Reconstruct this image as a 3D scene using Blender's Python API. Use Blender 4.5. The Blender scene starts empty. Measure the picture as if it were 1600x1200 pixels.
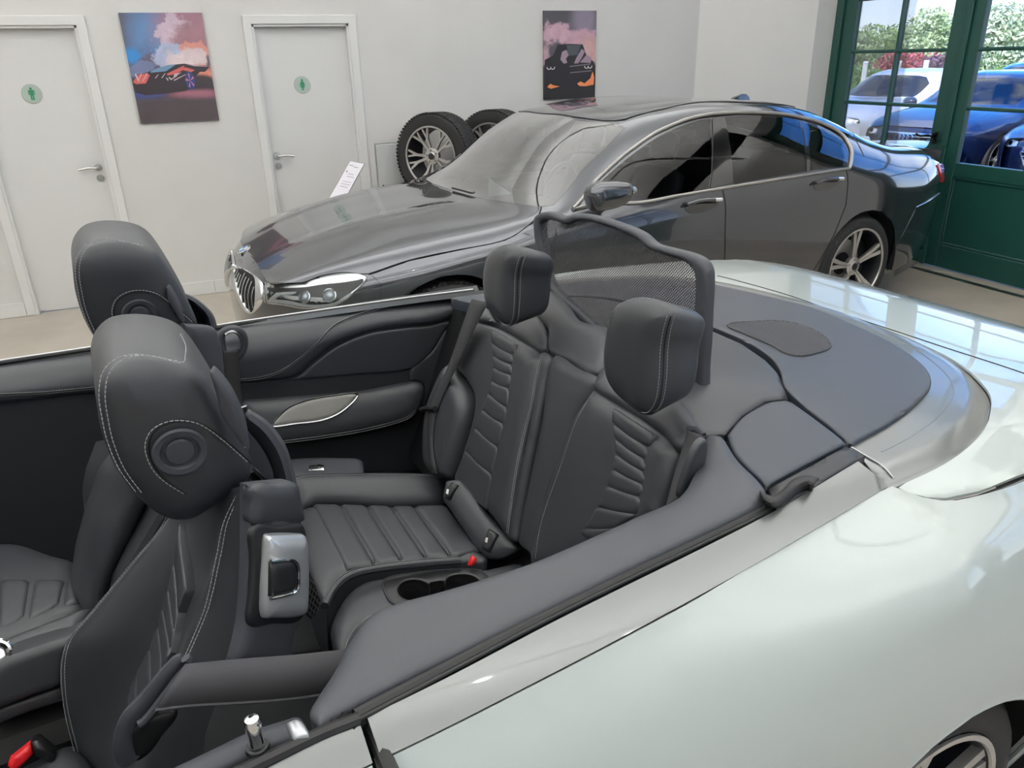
import bpy, math, random
import numpy as np
from mathutils import Vector, Matrix
from mathutils.geometry import delaunay_2d_cdt

random.seed(7)
rng = np.random.default_rng(7)
SC = bpy.context.scene
COL = SC.collection
PI = math.pi

# ------------------------------------------------------------------ camera, sky, lights, exposure
FPX, PITCH, YAW, ROLL, HCAM = 1185.9, .4045, .3864, -.0238, 1.7294      # solved from the photograph (1600x1200)
def _cam_axes():
    cy, sy = math.cos(YAW), math.sin(YAW)
    f = np.array([sy*math.cos(PITCH), cy*math.cos(PITCH), -math.sin(PITCH)])
    r = np.array([cy, -sy, 0.]); u = np.cross(r, f)
    c, s = math.cos(ROLL), math.sin(ROLL)
    return c*r+s*u, -s*r+c*u, f
CR, CU, CF = _cam_axes()
CO = np.array([0, 0, HCAM])
cam = bpy.data.cameras.new('camera')
cam.sensor_fit = 'HORIZONTAL'; cam.sensor_width = 36; cam.lens = FPX/1600*36
cam.clip_start = .02; cam.clip_end = 500
co = bpy.data.objects.new('camera', cam); COL.objects.link(co)
m4 = Matrix.Identity(4)
for i in range(3):
    m4[i][0], m4[i][1], m4[i][2], m4[i][3] = CR[i], CU[i], -CF[i], CO[i]
co.matrix_world = m4
SC.camera = co

SC.view_settings.view_transform = 'Standard'
SC.view_settings.look = 'None'
SC.view_settings.gamma = 1
SC.view_settings.use_curve_mapping = False
SC.view_settings.exposure = 0.1
SC.cycles.use_denoising = True
SC.cycles.max_bounces = 8
SC.cycles.diffuse_bounces = 4
SC.cycles.glossy_bounces = 4
SC.cycles.transparent_max_bounces = 12
SC.cycles.sample_clamp_indirect = 6
SC.cycles.caustics_reflective = False
SC.cycles.caustics_refractive = False

W = bpy.data.worlds.new('sky'); SC.world = W; W.use_nodes = True
nt = W.node_tree; nt.nodes.clear()
out = nt.nodes.new('ShaderNodeOutputWorld'); bg = nt.nodes.new('ShaderNodeBackground')
tc = nt.nodes.new('ShaderNodeTexCoord'); sep = nt.nodes.new('ShaderNodeSeparateXYZ')
ramp = nt.nodes.new('ShaderNodeValToRGB'); noise = nt.nodes.new('ShaderNodeTexNoise')
mixc = nt.nodes.new('ShaderNodeMix'); mixc.data_type = 'RGBA'
nr = nt.nodes.new('ShaderNodeValToRGB')
ramp.color_ramp.elements[0].position = 0.0; ramp.color_ramp.elements[0].color = (.78, .88, 1, 1)
ramp.color_ramp.elements[1].position = .7; ramp.color_ramp.elements[1].color = (.03, .20, .85, 1)
e = ramp.color_ramp.elements.new(.22); e.color = (.10, .40, 1, 1)
noise.inputs['Scale'].default_value = 2.2; noise.inputs['Detail'].default_value = 6
nr.color_ramp.elements[0].position = .48; nr.color_ramp.elements[1].position = .72
L = nt.links
L.new(tc.outputs['Generated'], sep.inputs[0]); L.new(sep.outputs['Z'], ramp.inputs['Fac'])
L.new(tc.outputs['Generated'], noise.inputs['Vector']); L.new(noise.outputs['Fac'], nr.inputs['Fac'])
L.new(nr.outputs['Color'], mixc.inputs['Factor']); L.new(ramp.outputs['Color'], mixc.inputs['A'])
mixc.inputs['B'].default_value = (.95, .97, 1, 1)
L.new(mixc.outputs['Result'], bg.inputs['Color']); bg.inputs['Strength'].default_value = 2.9
L.new(bg.outputs[0], out.inputs[0])

sun = bpy.data.lights.new('sun', 'SUN'); sun.energy = 8.0; sun.angle = .01; sun.color = (1, .95, .88)
so = bpy.data.objects.new('sun', sun); COL.objects.link(so)
so.rotation_euler = (math.radians(48), 0, math.radians(-65))      # from over the building the building, lights the car park and the trees

def area(name, loc, rot, sx, sy, power, color=(1, 1, 1)):
    l = bpy.data.lights.new(name, 'AREA'); l.shape = 'RECTANGLE'; l.size = sx; l.size_y = sy
    l.energy = power; l.color = color
    o = bpy.data.objects.new(name, l); COL.objects.link(o); o.location = loc; o.rotation_euler = rot
    return o
# daylight comes through the glazing; portals only guide the sampling of the sky
for nm, lc, rt, sx, sy in (('portal_doors', (5.9, 4.6, 1.75), (0, math.radians(90), 0), 3.1, 2.9), ('portal_doors_near', (5.9, -.95, 1.75), (0, math.radians(90), 0), 3.1, 3.0),
                           ('portal_front', (1.2, -5.15, 1.85), (math.radians(90), 0, 0), 2.4, 1.7)):
    area(nm, lc, rt, sx, sy, 1).data.cycles.is_portal = True
for iy in (-1.7, .5, 2.7, 4.9):                                     # added fill lights, no known source, that brighten the white ceiling
    area('fill_uplight', (0.0, iy, 2.93), (PI, 0, 0), 10.5, .035, 250, (.985, 1, 1))
for k, (sx_, sy_) in enumerate(((1.3, .3), (2.1, .3), (2.9, .3), (1.3, 1.9), (2.1, 1.9), (2.9, 1.9))):
    l = bpy.data.lights.new('downlight', 'SPOT'); l.energy = 6; l.spot_size = 1.3; l.spot_blend = .6; l.shadow_soft_size = .035; l.color = (1, .96, .9)
    o = bpy.data.objects.new('downlight', l); COL.objects.link(o); o.location = (sx_, sy_, 3.70)

# ------------------------------------------------------------------ frames: local <-> world <-> photograph
class Frame:
    def __init__(s, ox, oy, a):
        c, n = math.cos(a), math.sin(a)
        s.o = np.array([ox, oy, 0.]); s.M = np.array([[c, -n, 0], [n, c, 0], [0, 0, 1.]]); s.a = a
        s.cam = s.M.T @ (CO-s.o)
    def ray(s, x, y):
        return s.M.T @ (CF+CR*(x-800)/FPX-CU*(y-600)/FPX)
    def proj(s, P):
        d = np.asarray(P, float) @ s.M.T + s.o - CO
        w = d @ CF
        return np.stack([800+FPX*(d @ CR)/w, 600-FPX*(d @ CU)/w], -1)
    def ax(s, p, k, v):
        d = s.ray(p[0], p[1]); return s.cam+d*(v-s.cam[k])/d[k]
    def X(s, pts, v): return [s.ax(p, 0, v) for p in pts]
    def Y(s, pts, v): return [s.ax(p, 1, v) for p in pts]
    def Z(s, pts, v): return [s.ax(p, 2, v) for p in pts]
    def on(s, pts, A, n):
        A = np.asarray(A, float); n = np.asarray(n, float); r = []
        for p in pts:
            d = s.ray(p[0], p[1]); r.append(s.cam+d*((A-s.cam) @ n)/(d @ n))
        return r
ROOM = Frame(0, 0, 0)

# ------------------------------------------------------------------ curves
def crv(pts, closed=False, n=8):
    """Catmull-Rom through points; a point given as (x, y, 1) (2-D use) is a sharp corner."""
    P = [np.array(p[:2], float) for p in pts]; S = [len(p) > 2 and p[2] == 1 for p in pts]
    N = len(P); out = []
    rngN = N if closed else N-1
    for i in range(rngN):
        p1, p2 = P[i], P[(i+1) % N]
        p0 = P[i-1] if (closed or i > 0) and not S[i] else 2*p1-p2
        p3 = P[(i+2) % N] if (closed or i+2 < N) and not S[(i+1) % N] else 2*p2-p1
        k = 1 if (S[i] and S[(i+1) % N]) else n
        # centripetal-ish tangents limited by chord
        d = np.linalg.norm(p2-p1)
        t1 = (p2-p0); t1 = t1/(np.linalg.norm(t1)+1e-9)*d; t2 = (p3-p1); t2 = t2/(np.linalg.norm(t2)+1e-9)*d
        for j in range(k):
            t = j/k; h = t*t*(3-2*t)
            out.append((2*t**3-3*t*t+1)*p1+(t**3-2*t*t+t)*t1+h*p2+(t**3-t*t)*t2)
    if not closed: out.append(P[-1])
    return np.array(out)
def crv3(pts, closed=False, n=8):
    P = np.array(pts, float); N = len(P); out = []
    for i in range(N if closed else N-1):
        p1, p2 = P[i], P[(i+1) % N]
        p0 = P[i-1] if closed or i > 0 else 2*p1-p2
        p3 = P[(i+2) % N] if closed or i+2 < N else 2*p2-p1
        d = np.linalg.norm(p2-p1)
        t1 = (p2-p0); t1 = t1/(np.linalg.norm(t1)+1e-9)*d; t2 = (p3-p1); t2 = t2/(np.linalg.norm(t2)+1e-9)*d
        for j in range(n):
            t = j/n
            out.append((2*t**3-3*t*t+1)*p1+(t**3-2*t*t+t)*t1+(3*t*t-2*t**3)*p2+(t**3-t*t)*t2)
    if not closed: out.append(P[-1])
    return np.array(out)
def resample(P, n):
    P = np.asarray(P, float); s = np.r_[0, np.cumsum(np.linalg.norm(np.diff(P, axis=0), axis=1))]
    t = np.linspace(0, s[-1], n)
    return np.stack([np.interp(t, s, P[:, k]) for k in range(P.shape[1])], -1)
def pchip(xk, yk, x):
    xk = np.asarray(xk, float); yk = np.asarray(yk, float); x = np.clip(x, xk[0], xk[-1])
    h = np.diff(xk); d = np.diff(yk)/h; m = np.zeros(len(xk))
    m[0], m[-1] = d[0], d[-1]
    for i in range(1, len(xk)-1):
        if d[i-1]*d[i] > 0:
            w1, w2 = 2*h[i]+h[i-1], h[i]+2*h[i-1]; m[i] = (w1+w2)/(w1/d[i-1]+w2/d[i])
    i = np.clip(np.searchsorted(xk, x)-1, 0, len(h)-1); t = (x-xk[i])/h[i]
    return ((2*t**3-3*t*t+1)*yk[i]+(t**3-2*t*t+t)*h[i]*m[i]+(3*t*t-2*t**3)*yk[i+1]+(t**3-t*t)*h[i]*m[i+1])

# ------------------------------------------------------------------ objects
def link(name, me, mat, parent=None, label=None, kind=None):
    o = bpy.data.objects.new(name, me); COL.objects.link(o)
    if mat is not None:
        for m in (mat if isinstance(mat, (list, tuple)) else [mat]): me.materials.append(m)
    if parent is not None: o.parent = parent
    if label: o['label'] = label
    if kind: o['kind'] = kind
    return o
def thing(name, label, cat, loc=(0, 0, 0), rz=0, group=None):
    o = bpy.data.objects.new(name, None); COL.objects.link(o)
    o.location = loc; o.rotation_euler = (0, 0, rz); o.empty_display_size = .1
    o['label'] = label; o['category'] = cat
    if group: o['group'] = group
    return o
def tag(o, label, cat, group=None):
    o['label'] = label; o['category'] = cat
    if group: o['group'] = group
    return o
class MB:
    """collects simple shapes; build() links them as one mesh"""
    def __init__(s): s.v = []; s.f = []; s.mi = []; s.cur = 0
    def add(s, V, Fc):
        b = len(s.v); s.v.extend([tuple(map(float, p)) for p in V])
        for f in Fc: s.f.append(tuple(i+b for i in f)); s.mi.append(s.cur)
        return s
    def box(s, x0, x1, y0, y1, z0, z1, M=None, bev=0):
        b = min(bev, (x1-x0)/2.01, (y1-y0)/2.01, (z1-z0)/2.01)
        if b <= 0:
            V = [(x, y, z) for z in (z0, z1) for y in (y0, y1) for x in (x0, x1)]
            Fc = [(0, 2, 3, 1), (4, 5, 7, 6), (0, 1, 5, 4), (2, 6, 7, 3), (0, 4, 6, 2), (1, 3, 7, 5)]
        else:                                                    # box with chamfered edges: 24 vertices
            V = []; idx = {}
            for sx in (0, 1):
                for sy in (0, 1):
                    for sz in (0, 1):
                        c = ((x0, x1)[sx], (y0, y1)[sy], (z0, z1)[sz]); d = (1-2*sx, 1-2*sy, 1-2*sz)
                        for k in range(3):
                            p = [c[j]+(0 if j == k else d[j]*b) for j in range(3)]
                            idx[sx, sy, sz, k] = len(V); V.append(p)
            Fc = []
            for k in range(3):
                a, c = (k+1) % 3, (k+2) % 3
                for e_ in (0, 1):
                    q = []
                    for (p, r) in ((0, 0), (1, 0), (1, 1), (0, 1)):
                        t = [0]*3; t[k] = e_; t[a] = p; t[c] = r; q.append(idx[tuple(t)+(k,)])
                    Fc.append(tuple(q if e_ else q[::-1]))
                for (p, r) in ((0, 0), (0, 1), (1, 0), (1, 1)):   # edge along axis k
                    t0 = [0]*3; t1 = [0]*3; t0[k] = 0; t1[k] = 1; t0[a] = t1[a] = p; t0[c] = t1[c] = r
                    q = [idx[tuple(t0)+(a,)], idx[tuple(t1)+(a,)], idx[tuple(t1)+(c,)], idx[tuple(t0)+(c,)]]
                    Fc.append(tuple(q))
            for sx in (0, 1):
                for sy in (0, 1):
                    for sz in (0, 1): Fc.append(tuple(idx[sx, sy, sz, k] for k in range(3)))
        if M is not None: V = [tuple(M @ Vector(p)) for p in V]
        return s.add(V, Fc)
    def tube(s, P, r, n=8, closed=False, cap=True, flat=None, up=None):
        P = np.asarray(P, float); N = len(P)
        if np.isscalar(r): r = np.full(N, r)
        T = np.gradient(P, axis=0) if not closed else (np.roll(P, -1, 0)-np.roll(P, 1, 0))
        T /= np.linalg.norm(T, axis=1)[:, None]+1e-12
        a = np.array([0, 0, 1.]) if up is None else np.asarray(up, float)
        if up is None and abs(T[0] @ a) > .9: a = np.array([1., 0, 0])
        V = []; U = None
        for i in range(N):
            if U is None or up is not None: U = a-T[i]*(a @ T[i])
            else: U = U-T[i]*(U @ T[i])
            U = U/(np.linalg.norm(U)+1e-12); B = np.cross(T[i], U)
            for k in range(n):
                t = 2*PI*k/n; q = (math.cos(t)*B*(1 if flat is None else flat)+math.sin(t)*U)*r[i]
                V.append(P[i]+q)
        Fc = []
        for i in range(N if closed else N-1):
            j = (i+1) % N
            for k in range(n):
                l = (k+1) % n; Fc.append((i*n+k, i*n+l, j*n+l, j*n+k))
        if cap and not closed:
            Fc.append(tuple(range(n))[::-1]); Fc.append(tuple((N-1)*n+k for k in range(n)))
        return s.add(V, Fc)
    def lathe(s, prof, n=24, M=None, a0=0, a1=2*PI, close=True):
        """prof: (r, z) pairs about local Z"""
        V = []; full = abs(a1-a0-2*PI) < 1e-6; m = n if full else n+1; k = len(prof)
        for i in range(m):
            t = a0+(a1-a0)*i/n
            for (r, z) in prof:
                p = (r*math.cos(t), r*math.sin(t), z); V.append(tuple(M @ Vector(p)) if M is not None else p)
        Fc = []
        for i in range(n):
            j = (i+1) % m
            for q in range(k-1): Fc.append((i*k+q, j*k+q, j*k+q+1, i*k+q+1))
        return s.add(V, Fc)
    def prism(s, poly, z0, z1, M=None):
        n = len(poly); V = [(p[0], p[1], z0) for p in poly]+[(p[0], p[1], z1) for p in poly]
        if M is not None: V = [tuple(M @ Vector(p)) for p in V]
        Fc = [tuple(range(n))[::-1], tuple(range(n, 2*n))]+[(i, (i+1) % n, n+(i+1) % n, n+i) for i in range(n)]
        return s.add(V, Fc)
    def build(s, name, mat, parent=None, label=None, smooth=35, kind=None, fix=True):
        me = bpy.data.meshes.new(name); me.from_pydata(s.v, [], s.f); me.update()
        if len(set(s.mi)) > 1: me.polygons.foreach_set('material_index', s.mi)
        if fix: fixn(me)
        if smooth:
            me.polygons.foreach_set('use_smooth', [True]*len(me.polygons)); me.set_sharp_from_angle(angle=math.radians(smooth))
        return link(name, me, mat, parent, label, kind)
import bmesh
def fixn(me):
    bm = bmesh.new(); bm.from_mesh(me); bmesh.ops.recalc_face_normals(bm, faces=bm.faces); bm.to_mesh(me); bm.free()
def sub(o, lv=2, simple=False):
    m = o.modifiers.new('sub', 'SUBSURF'); m.levels = m.render_levels = lv
    return o

# ------------------------------------------------------------------ parametric surfaces and the panels cut out of them
class Surf:
    def __init__(s, f, fr, u, v, flip=1):
        s.f, s.fr, s.ur, s.vr, s.flip = f, fr, u, v, flip
    def P(s, uv):
        uv = np.atleast_2d(np.asarray(uv, float)); return s.f(uv[:, 0], uv[:, 1])
    def N(s, uv, e=2e-3):
        uv = np.atleast_2d(np.asarray(uv, float))
        a = s.f(uv[:, 0]+e, uv[:, 1])-s.f(uv[:, 0]-e, uv[:, 1]); b = s.f(uv[:, 0], uv[:, 1]+e)-s.f(uv[:, 0], uv[:, 1]-e)
        n = np.cross(a, b)*s.flip; return n/(np.linalg.norm(n, axis=1)[:, None]+1e-12)
    def uv(s, pts):
        """photo points -> surface parameters"""
        if not hasattr(s, 'g'):
            U, V = np.meshgrid(np.linspace(*s.ur, 60), np.linspace(*s.vr, 60)); s.g = np.stack([U.ravel(), V.ravel()], -1)
            Pg = s.P(s.g); s.gp = s.fr.proj(Pg); s.gb = np.where(((s.fr.cam-Pg)*s.N(s.g)).sum(1) > 0, 0, 1e5)
        out = []
        for p in pts:
            q = np.array(p[:2], float); d = ((s.gp-q)**2).sum(1)+s.gb; x = s.g[np.argmin(d)].copy()
            for _ in range(12):
                e = 1e-4; r0 = s.fr.proj(s.P(x))[0]
                J = np.stack([(s.fr.proj(s.P(x+[e, 0]))[0]-r0)/e, (s.fr.proj(s.P(x+[0, e]))[0]-r0)/e], -1)
                try: st = np.linalg.solve(J, q-r0)
                except Exception: break
                ln = np.linalg.norm(st)
                if ln > .15: st *= .15/ln
                x += st
                if ln < 1e-6: break
            out.append((x[0], x[1])+tuple(p[2:3]))
        return out
    def p3(s, pts, lift=0, n=8, closed=False):
        """photo polyline -> smooth 3-D polyline lying on the surface"""
        uv = crv(s.uv(pts), closed, n); return s.P(uv)+s.N(uv)*lift
def plane(fr, A, U, V, rng_=2.):
    """plane through A; U, V are made orthonormal; parameters are metres"""
    A = np.asarray(A, float); U = np.asarray(U, float); U = U/np.linalg.norm(U)
    V = np.asarray(V, float); V = V-U*(U @ V); V = V/np.linalg.norm(V)
    f = lambda u, v: A+np.multiply.outer(u, U)+np.multiply.outer(v, V)
    n = np.cross(U, V); flip = 1 if n @ (fr.cam-A) > 0 else -1
    return Surf(f, fr, (-rng_, rng_), (-rng_, rng_), flip)
def zsurf(fr, z, x0, x1, y0, y1):
    return Surf(lambda x, y: np.stack([x, y, z(x, y)], -1), fr, (x0, x1), (y0, y1), 1)
def seg_dist(Q, O):
    A = O; B = np.roll(O, -1, 0); d = B-A; L2 = (d**2).sum(1)+1e-15
    best = np.full(len(Q), 1e9)
    for i in range(0, len(Q), 4000):
        q = Q[i:i+4000, None]; t = np.clip(((q-A)*d).sum(2)/L2, 0, 1)
        best[i:i+4000] = np.sqrt(((A+d*t[..., None]-q)**2).sum(2)).min(1)
    return best
def inside(Q, O):
    x, y = Q[:, 0][:, None], Q[:, 1][:, None]; x1, y1 = O[:, 0], O[:, 1]; x2, y2 = np.roll(x1, -1), np.roll(y1, -1)
    c = ((y1 > y) != (y2 > y)) & (x < (x2-x1)*(y-y1)/(y2-y1+1e-15)+x1)
    return c.sum(1) % 2 == 1
def pad(name, S, outline, mat, parent=None, t=0., r=.01, lift=0., depth=.01, sp=.03, holes=(), crown=0., both=False,
        extra=None, label=None, n=6, raw=False, kind=None, smooth=None):
    """a piece of surface S inside an outline (surface parameters): edges rounded over r to height t, skirt of given depth"""
    O = crv(outline, True, n) if not raw else np.asarray(outline, float)
    a = ((O[:, 0]*np.roll(O[:, 1], -1))-(np.roll(O[:, 0], -1)*O[:, 1])).sum()
    if a < 0: O = O[::-1]
    # drop near-duplicates, then make the outline evenly fine
    def even(O):
        L = np.linalg.norm(np.roll(O, -1, 0)-O, axis=1); res = []
        for i in range(len(O)):
            k = max(1, int(math.ceil(L[i]/(sp*1.2))))
            if L[i] < 1e-5: continue
            for j in range(k): res.append(O[i]+(O[(i+1) % len(O)]-O[i])*j/k)
        return np.array(res)
    O = even(O); H = [even(np.asarray(h, float)) for h in holes]
    lo, hi = O.min(0), O.max(0)
    gx, gy = np.meshgrid(np.arange(lo[0], hi[0]+sp, sp), np.arange(lo[1], hi[1]+sp, sp))
    gx = gx+(np.arange(gx.shape[0]) % 2)[:, None]*sp*.5
    G = np.stack([gx.ravel(), gy.ravel()], -1)
    def dist(Q):
        d = seg_dist(Q, O)
        for h in H: d = np.minimum(d, seg_dist(Q, h))
        return d
    def ins(Q):
        m = inside(Q, O)
        for h in H: m &= ~inside(Q, h)
        return m
    cand = [G[ins(G)]]
    g = cand[0]; dg = dist(g) if len(g) else np.zeros(0)
    fr_ = (.06, .2, .42, .7, 1.) if t > 0 else (1.,)
    cand[0] = g[dg > max(r*1.2, sp*.3)] if len(g) else g
    for q in fr_:
        for C_, sgn in [(O, 1)]+[(h, None) for h in H]:
            T = np.roll(C_, -1, 0)-np.roll(C_, 1, 0); T /= np.linalg.norm(T, axis=1)[:, None]+1e-12
            nn = np.stack([-T[:, 1], T[:, 0]], -1)
            ar = ((C_[:, 0]*np.roll(C_[:, 1], -1))-(np.roll(C_[:, 0], -1)*C_[:, 1])).sum()
            if (sgn is None) == (ar > 0): nn = -nn
            R_ = C_+nn*(r*q); ok = ins(R_); R_ = R_[ok]
            if len(R_): cand.append(R_[dist(R_) > r*q*.93])
    I = np.concatenate(cand)
    allv = [O]+H+[I]; V2 = np.concatenate(allv)
    loops = []; b = 0
    for C_ in [O]+H: loops.append(list(range(b, b+len(C_)))); b += len(C_)
    edges = [(l[i], l[(i+1) % len(l)]) for l in loops for i in range(len(l))]
    vs, es, fs, ov, oe, of = delaunay_2d_cdt([Vector(p) for p in V2], edges, [], 0, 1e-6)
    V2 = np.array([tuple(p) for p in vs])
    F_ = np.array([f for f in fs if len(f) == 3])
    cen = V2[F_].mean(1); F_ = F_[ins(cen)]
    def off(Q):
        o = np.full(len(Q), lift)
        if t or crown or extra:
            d = dist(Q)
            if t: o = o+t*np.sqrt(np.clip(1-(1-np.clip(d/r, 0, 1))**2, 0, 1))
            if crown:
                dm = max(d.max(), 1e-6) if len(Q) > 3 else 1; o = o+crown*np.clip(d/pad.dm, 0, 1)*(2-np.clip(d/pad.dm, 0, 1))
            if extra: o = o+extra(Q, d)
        return o
    pad.dm = max(dist(V2).max(), 1e-6)
    N_ = S.N(V2); P0 = S.P(V2); P_ = P0+N_*off(V2)[:, None]
    if S.flip < 0: F_ = F_[:, ::-1]
    V = list(map(tuple, P_)); Fc = [tuple(int(i) for i in f) for f in F_]; nv = len(V)
    # boundary edges -> skirt
    from collections import Counter
    cnt = Counter(); 
    for f in Fc:
        for i in range(3): cnt[f[i], f[(i+1) % 3]] += 1
    bed = [(a_, b_) for (a_, b_) in cnt if (b_, a_) not in cnt]
    if both:
        Pb = P0+N_*(lift-(off(V2)-lift))[:, None]-N_*depth
        onb = {}
        base = len(V); V += list(map(tuple, Pb)); Fc += [(f[2]+base, f[1]+base, f[0]+base) for f in Fc[:]]
        if depth > 1e-6: Fc += [(b_, a_, a_+base, b_+base) for a_, b_ in bed]
    elif depth > 0:
        mp = {}
        for a_, b_ in bed:
            for i in (a_, b_):
                if i not in mp:
                    mp[i] = len(V); V.append(tuple(P_[i])); V.append(tuple(P_[i]-N_[i]*depth))
        Fc += [(b_, a_, mp[a_]+1, mp[b_]+1) if t > 0 else (mp[b_], mp[a_], mp[a_]+1, mp[b_]+1) for a_, b_ in bed]
    me = bpy.data.meshes.new(name); me.from_pydata(V, [], Fc); me.update()
    me.polygons.foreach_set('use_smooth', [True]*len(me.polygons))
    if both and depth <= 1e-6:
        bm = bmesh.new(); bm.from_mesh(me); bmesh.ops.remove_doubles(bm, verts=bm.verts, dist=1e-5); bm.to_mesh(me); bm.free()
    elif t == 0 and not both:
        # analytic normals keep the reflections of painted panels and glass clean
        e = 1.5e-3
        def D(Q): return S.P(Q)+S.N(Q)*(off(Q)[:, None] if extra else lift)
        Q = V2
        if extra:
            a_ = D(Q+[e, 0])-D(Q-[e, 0]); b_ = D(Q+[0, e])-D(Q-[0, e]); nn = np.cross(a_, b_)*S.flip
            nn /= np.linalg.norm(nn, axis=1)[:, None]+1e-12
        else: nn = N_
        full = np.zeros((len(V), 3)); full[:nv] = nn
        me.calc_loop_triangles()
        if len(V) > nv:
            sk = np.array([v.normal for v in me.vertices])[nv:]; full[nv:] = sk
        me.normals_split_custom_set_from_vertices([tuple(x) for x in full])
    else:
        me.set_sharp_from_angle(angle=math.radians(50))
    return link(name, me, mat, parent, label, kind)
def skin(name, curves, mat, parent=None, n=24, m=4, label=None, thick=0., closed=False, smooth=40, kind=None):
    """a smooth skin over a row of 3-D curves"""
    R_ = [resample(c, n) for c in curves]
    cols = np.array([crv3([c[i] for c in R_], closed, m) for i in range(n)])        # n x k x 3
    k = cols.shape[1]; V = cols.reshape(-1, 3); Fc = []
    for i in range(n-1):
        for j in range(k if closed else k-1):
            j2 = (j+1) % k; Fc.append((i*k+j, i*k+j2, (i+1)*k+j2, (i+1)*k+j))
    if closed: Fc.append(tuple(range(k))); Fc.append(tuple((n-1)*k+j for j in range(k))[::-1])
    me = bpy.data.meshes.new(name); me.from_pydata([tuple(p) for p in V], [], Fc); me.update(); fixn(me)
    me.polygons.foreach_set('use_smooth', [True]*len(me.polygons)); me.set_sharp_from_angle(angle=math.radians(smooth))
    o = link(name, me, mat, parent, label, kind)
    if thick:
        md = o.modifiers.new('solid', 'SOLIDIFY'); md.thickness = thick; md.offset = 0
    return o
def tube(name, P, r, mat, parent=None, n=8, closed=False, label=None, flat=None, up=None):
    return MB().tube(P, r, n, closed, True, flat, up).build(name, mat, parent, label)
def stitch(name, paths, mat, parent, step=.0062, ln=.0044, r=.00062, label=None):
    """thread stitches along 3-D paths, one part"""
    b = MB()
    for P in paths:
        P = np.asarray(P, float); s = np.r_[0, np.cumsum(np.linalg.norm(np.diff(P, axis=0), axis=1))]
        k = int(s[-1]/step)
        for i in range(k):
            a, c = i*step, i*step+ln
            A = np.array([np.interp(a, s, P[:, j]) for j in range(3)]); C_ = np.array([np.interp(c, s, P[:, j]) for j in range(3)])
            b.tube([A, C_], r, 4)
    o = b.build(name, mat, parent, label, smooth=60, fix=False); o['kind'] = 'stuff'
    return o

# ------------------------------------------------------------------ materials
def sr(c):
    """sRGB 0-255 -> linear"""
    return tuple(((x/255/12.92) if x/255 <= .04045 else ((x/255+.055)/1.055)**2.4) for x in c)+(1,)
def mat(name, col, rough=.5, metal=0., spec=.5, coat=0., coat_r=.03, bump=None, vary=None, trans=0., emis=None):
    m = bpy.data.materials.new(name); m.use_nodes = True; t = m.node_tree; b = t.nodes['Principled BSDF']
    b.inputs['Base Color'].default_value = col if len(col) == 4 else sr(col)
    b.inputs['Roughness'].default_value = rough; b.inputs['Metallic'].default_value = metal
    b.inputs['Specular IOR Level'].default_value = spec
    b.inputs['Coat Weight'].default_value = coat; b.inputs['Coat Roughness'].default_value = coat_r
    if trans: b.inputs['Transmission Weight'].default_value = trans
    if emis: b.inputs['Emission Color'].default_value = sr(emis[0]); b.inputs['Emission Strength'].default_value = emis[1]
    tc = t.nodes.new('ShaderNodeTexCoord')
    if bump:                                              # (kind, scale, strength, distance)
        kd, scl, st, ds = bump
        if kd == 'voronoi':
            x = t.nodes.new('ShaderNodeTexVoronoi'); x.feature = 'DISTANCE_TO_EDGE'; x.inputs['Scale'].default_value = scl; o = x.outputs['Distance']
        elif kd == 'noise':
            x = t.nodes.new('ShaderNodeTexNoise'); x.inputs['Scale'].default_value = scl; x.inputs['Detail'].default_value = 4; o = x.outputs['Fac']
        else:
            x = t.nodes.new('ShaderNodeTexChecker'); x.inputs['Scale'].default_value = scl; o = x.outputs['Fac']
        t.links.new(tc.outputs['Object'], x.inputs['Vector'])
        bm_ = t.nodes.new('ShaderNodeBump'); bm_.inputs['Strength'].default_value = st; bm_.inputs['Distance'].default_value = ds
        t.links.new(o, bm_.inputs['Height']); t.links.new(bm_.outputs[0], b.inputs['Normal'])
    if vary:                                              # (second colour, noise scale, lo, hi)
        c2, scl, lo, hi = vary
        x = t.nodes.new('ShaderNodeTexNoise'); x.inputs['Scale'].default_value = scl; x.inputs['Detail'].default_value = 5
        rp = t.nodes.new('ShaderNodeValToRGB'); rp.color_ramp.elements[0].position = lo; rp.color_ramp.elements[1].position = hi
        rp.color_ramp.elements[0].color = b.inputs['Base Color'].default_value; rp.color_ramp.elements[1].color = sr(c2)
        t.links.new(tc.outputs['Object'], x.inputs['Vector']); t.links.new(x.outputs['Fac'], rp.inputs['Fac'])
        t.links.new(rp.outputs[0], b.inputs['Base Color'])
    return m
def glassmat(name, tint, refl=1.0, ior=1.5, rough=0.0):
    """thin glazing: see-through with a fresnel reflection"""
    m = bpy.data.materials.new(name); m.use_nodes = True; t = m.node_tree; t.nodes.clear()
    o = t.nodes.new('ShaderNodeOutputMaterial'); mx = t.nodes.new('ShaderNodeMixShader')
    tr = t.nodes.new('ShaderNodeBsdfTransparent'); gl = t.nodes.new('ShaderNodeBsdfGlossy'); fr = t.nodes.new('ShaderNodeFresnel')
    tr.inputs['Color'].default_value = tint; gl.inputs['Roughness'].default_value = rough; fr.inputs['IOR'].default_value = ior
    mu = t.nodes.new('ShaderNodeMath'); mu.operation = 'MULTIPLY'; mu.inputs[1].default_value = refl; mu.use_clamp = True
    t.links.new(fr.outputs[0], mu.inputs[0]); t.links.new(mu.outputs[0], mx.inputs[0])
    t.links.new(tr.outputs[0], mx.inputs[1]); t.links.new(gl.outputs[0], mx.inputs[2]); t.links.new(mx.outputs[0], o.inputs[0])
    return m
M = {}
M['wall'] = mat('wall_paint', (214, 213, 211), .9, bump=('noise', 9, .12, .01), vary=((205, 204, 202), 1.3, .35, .75))
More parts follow.
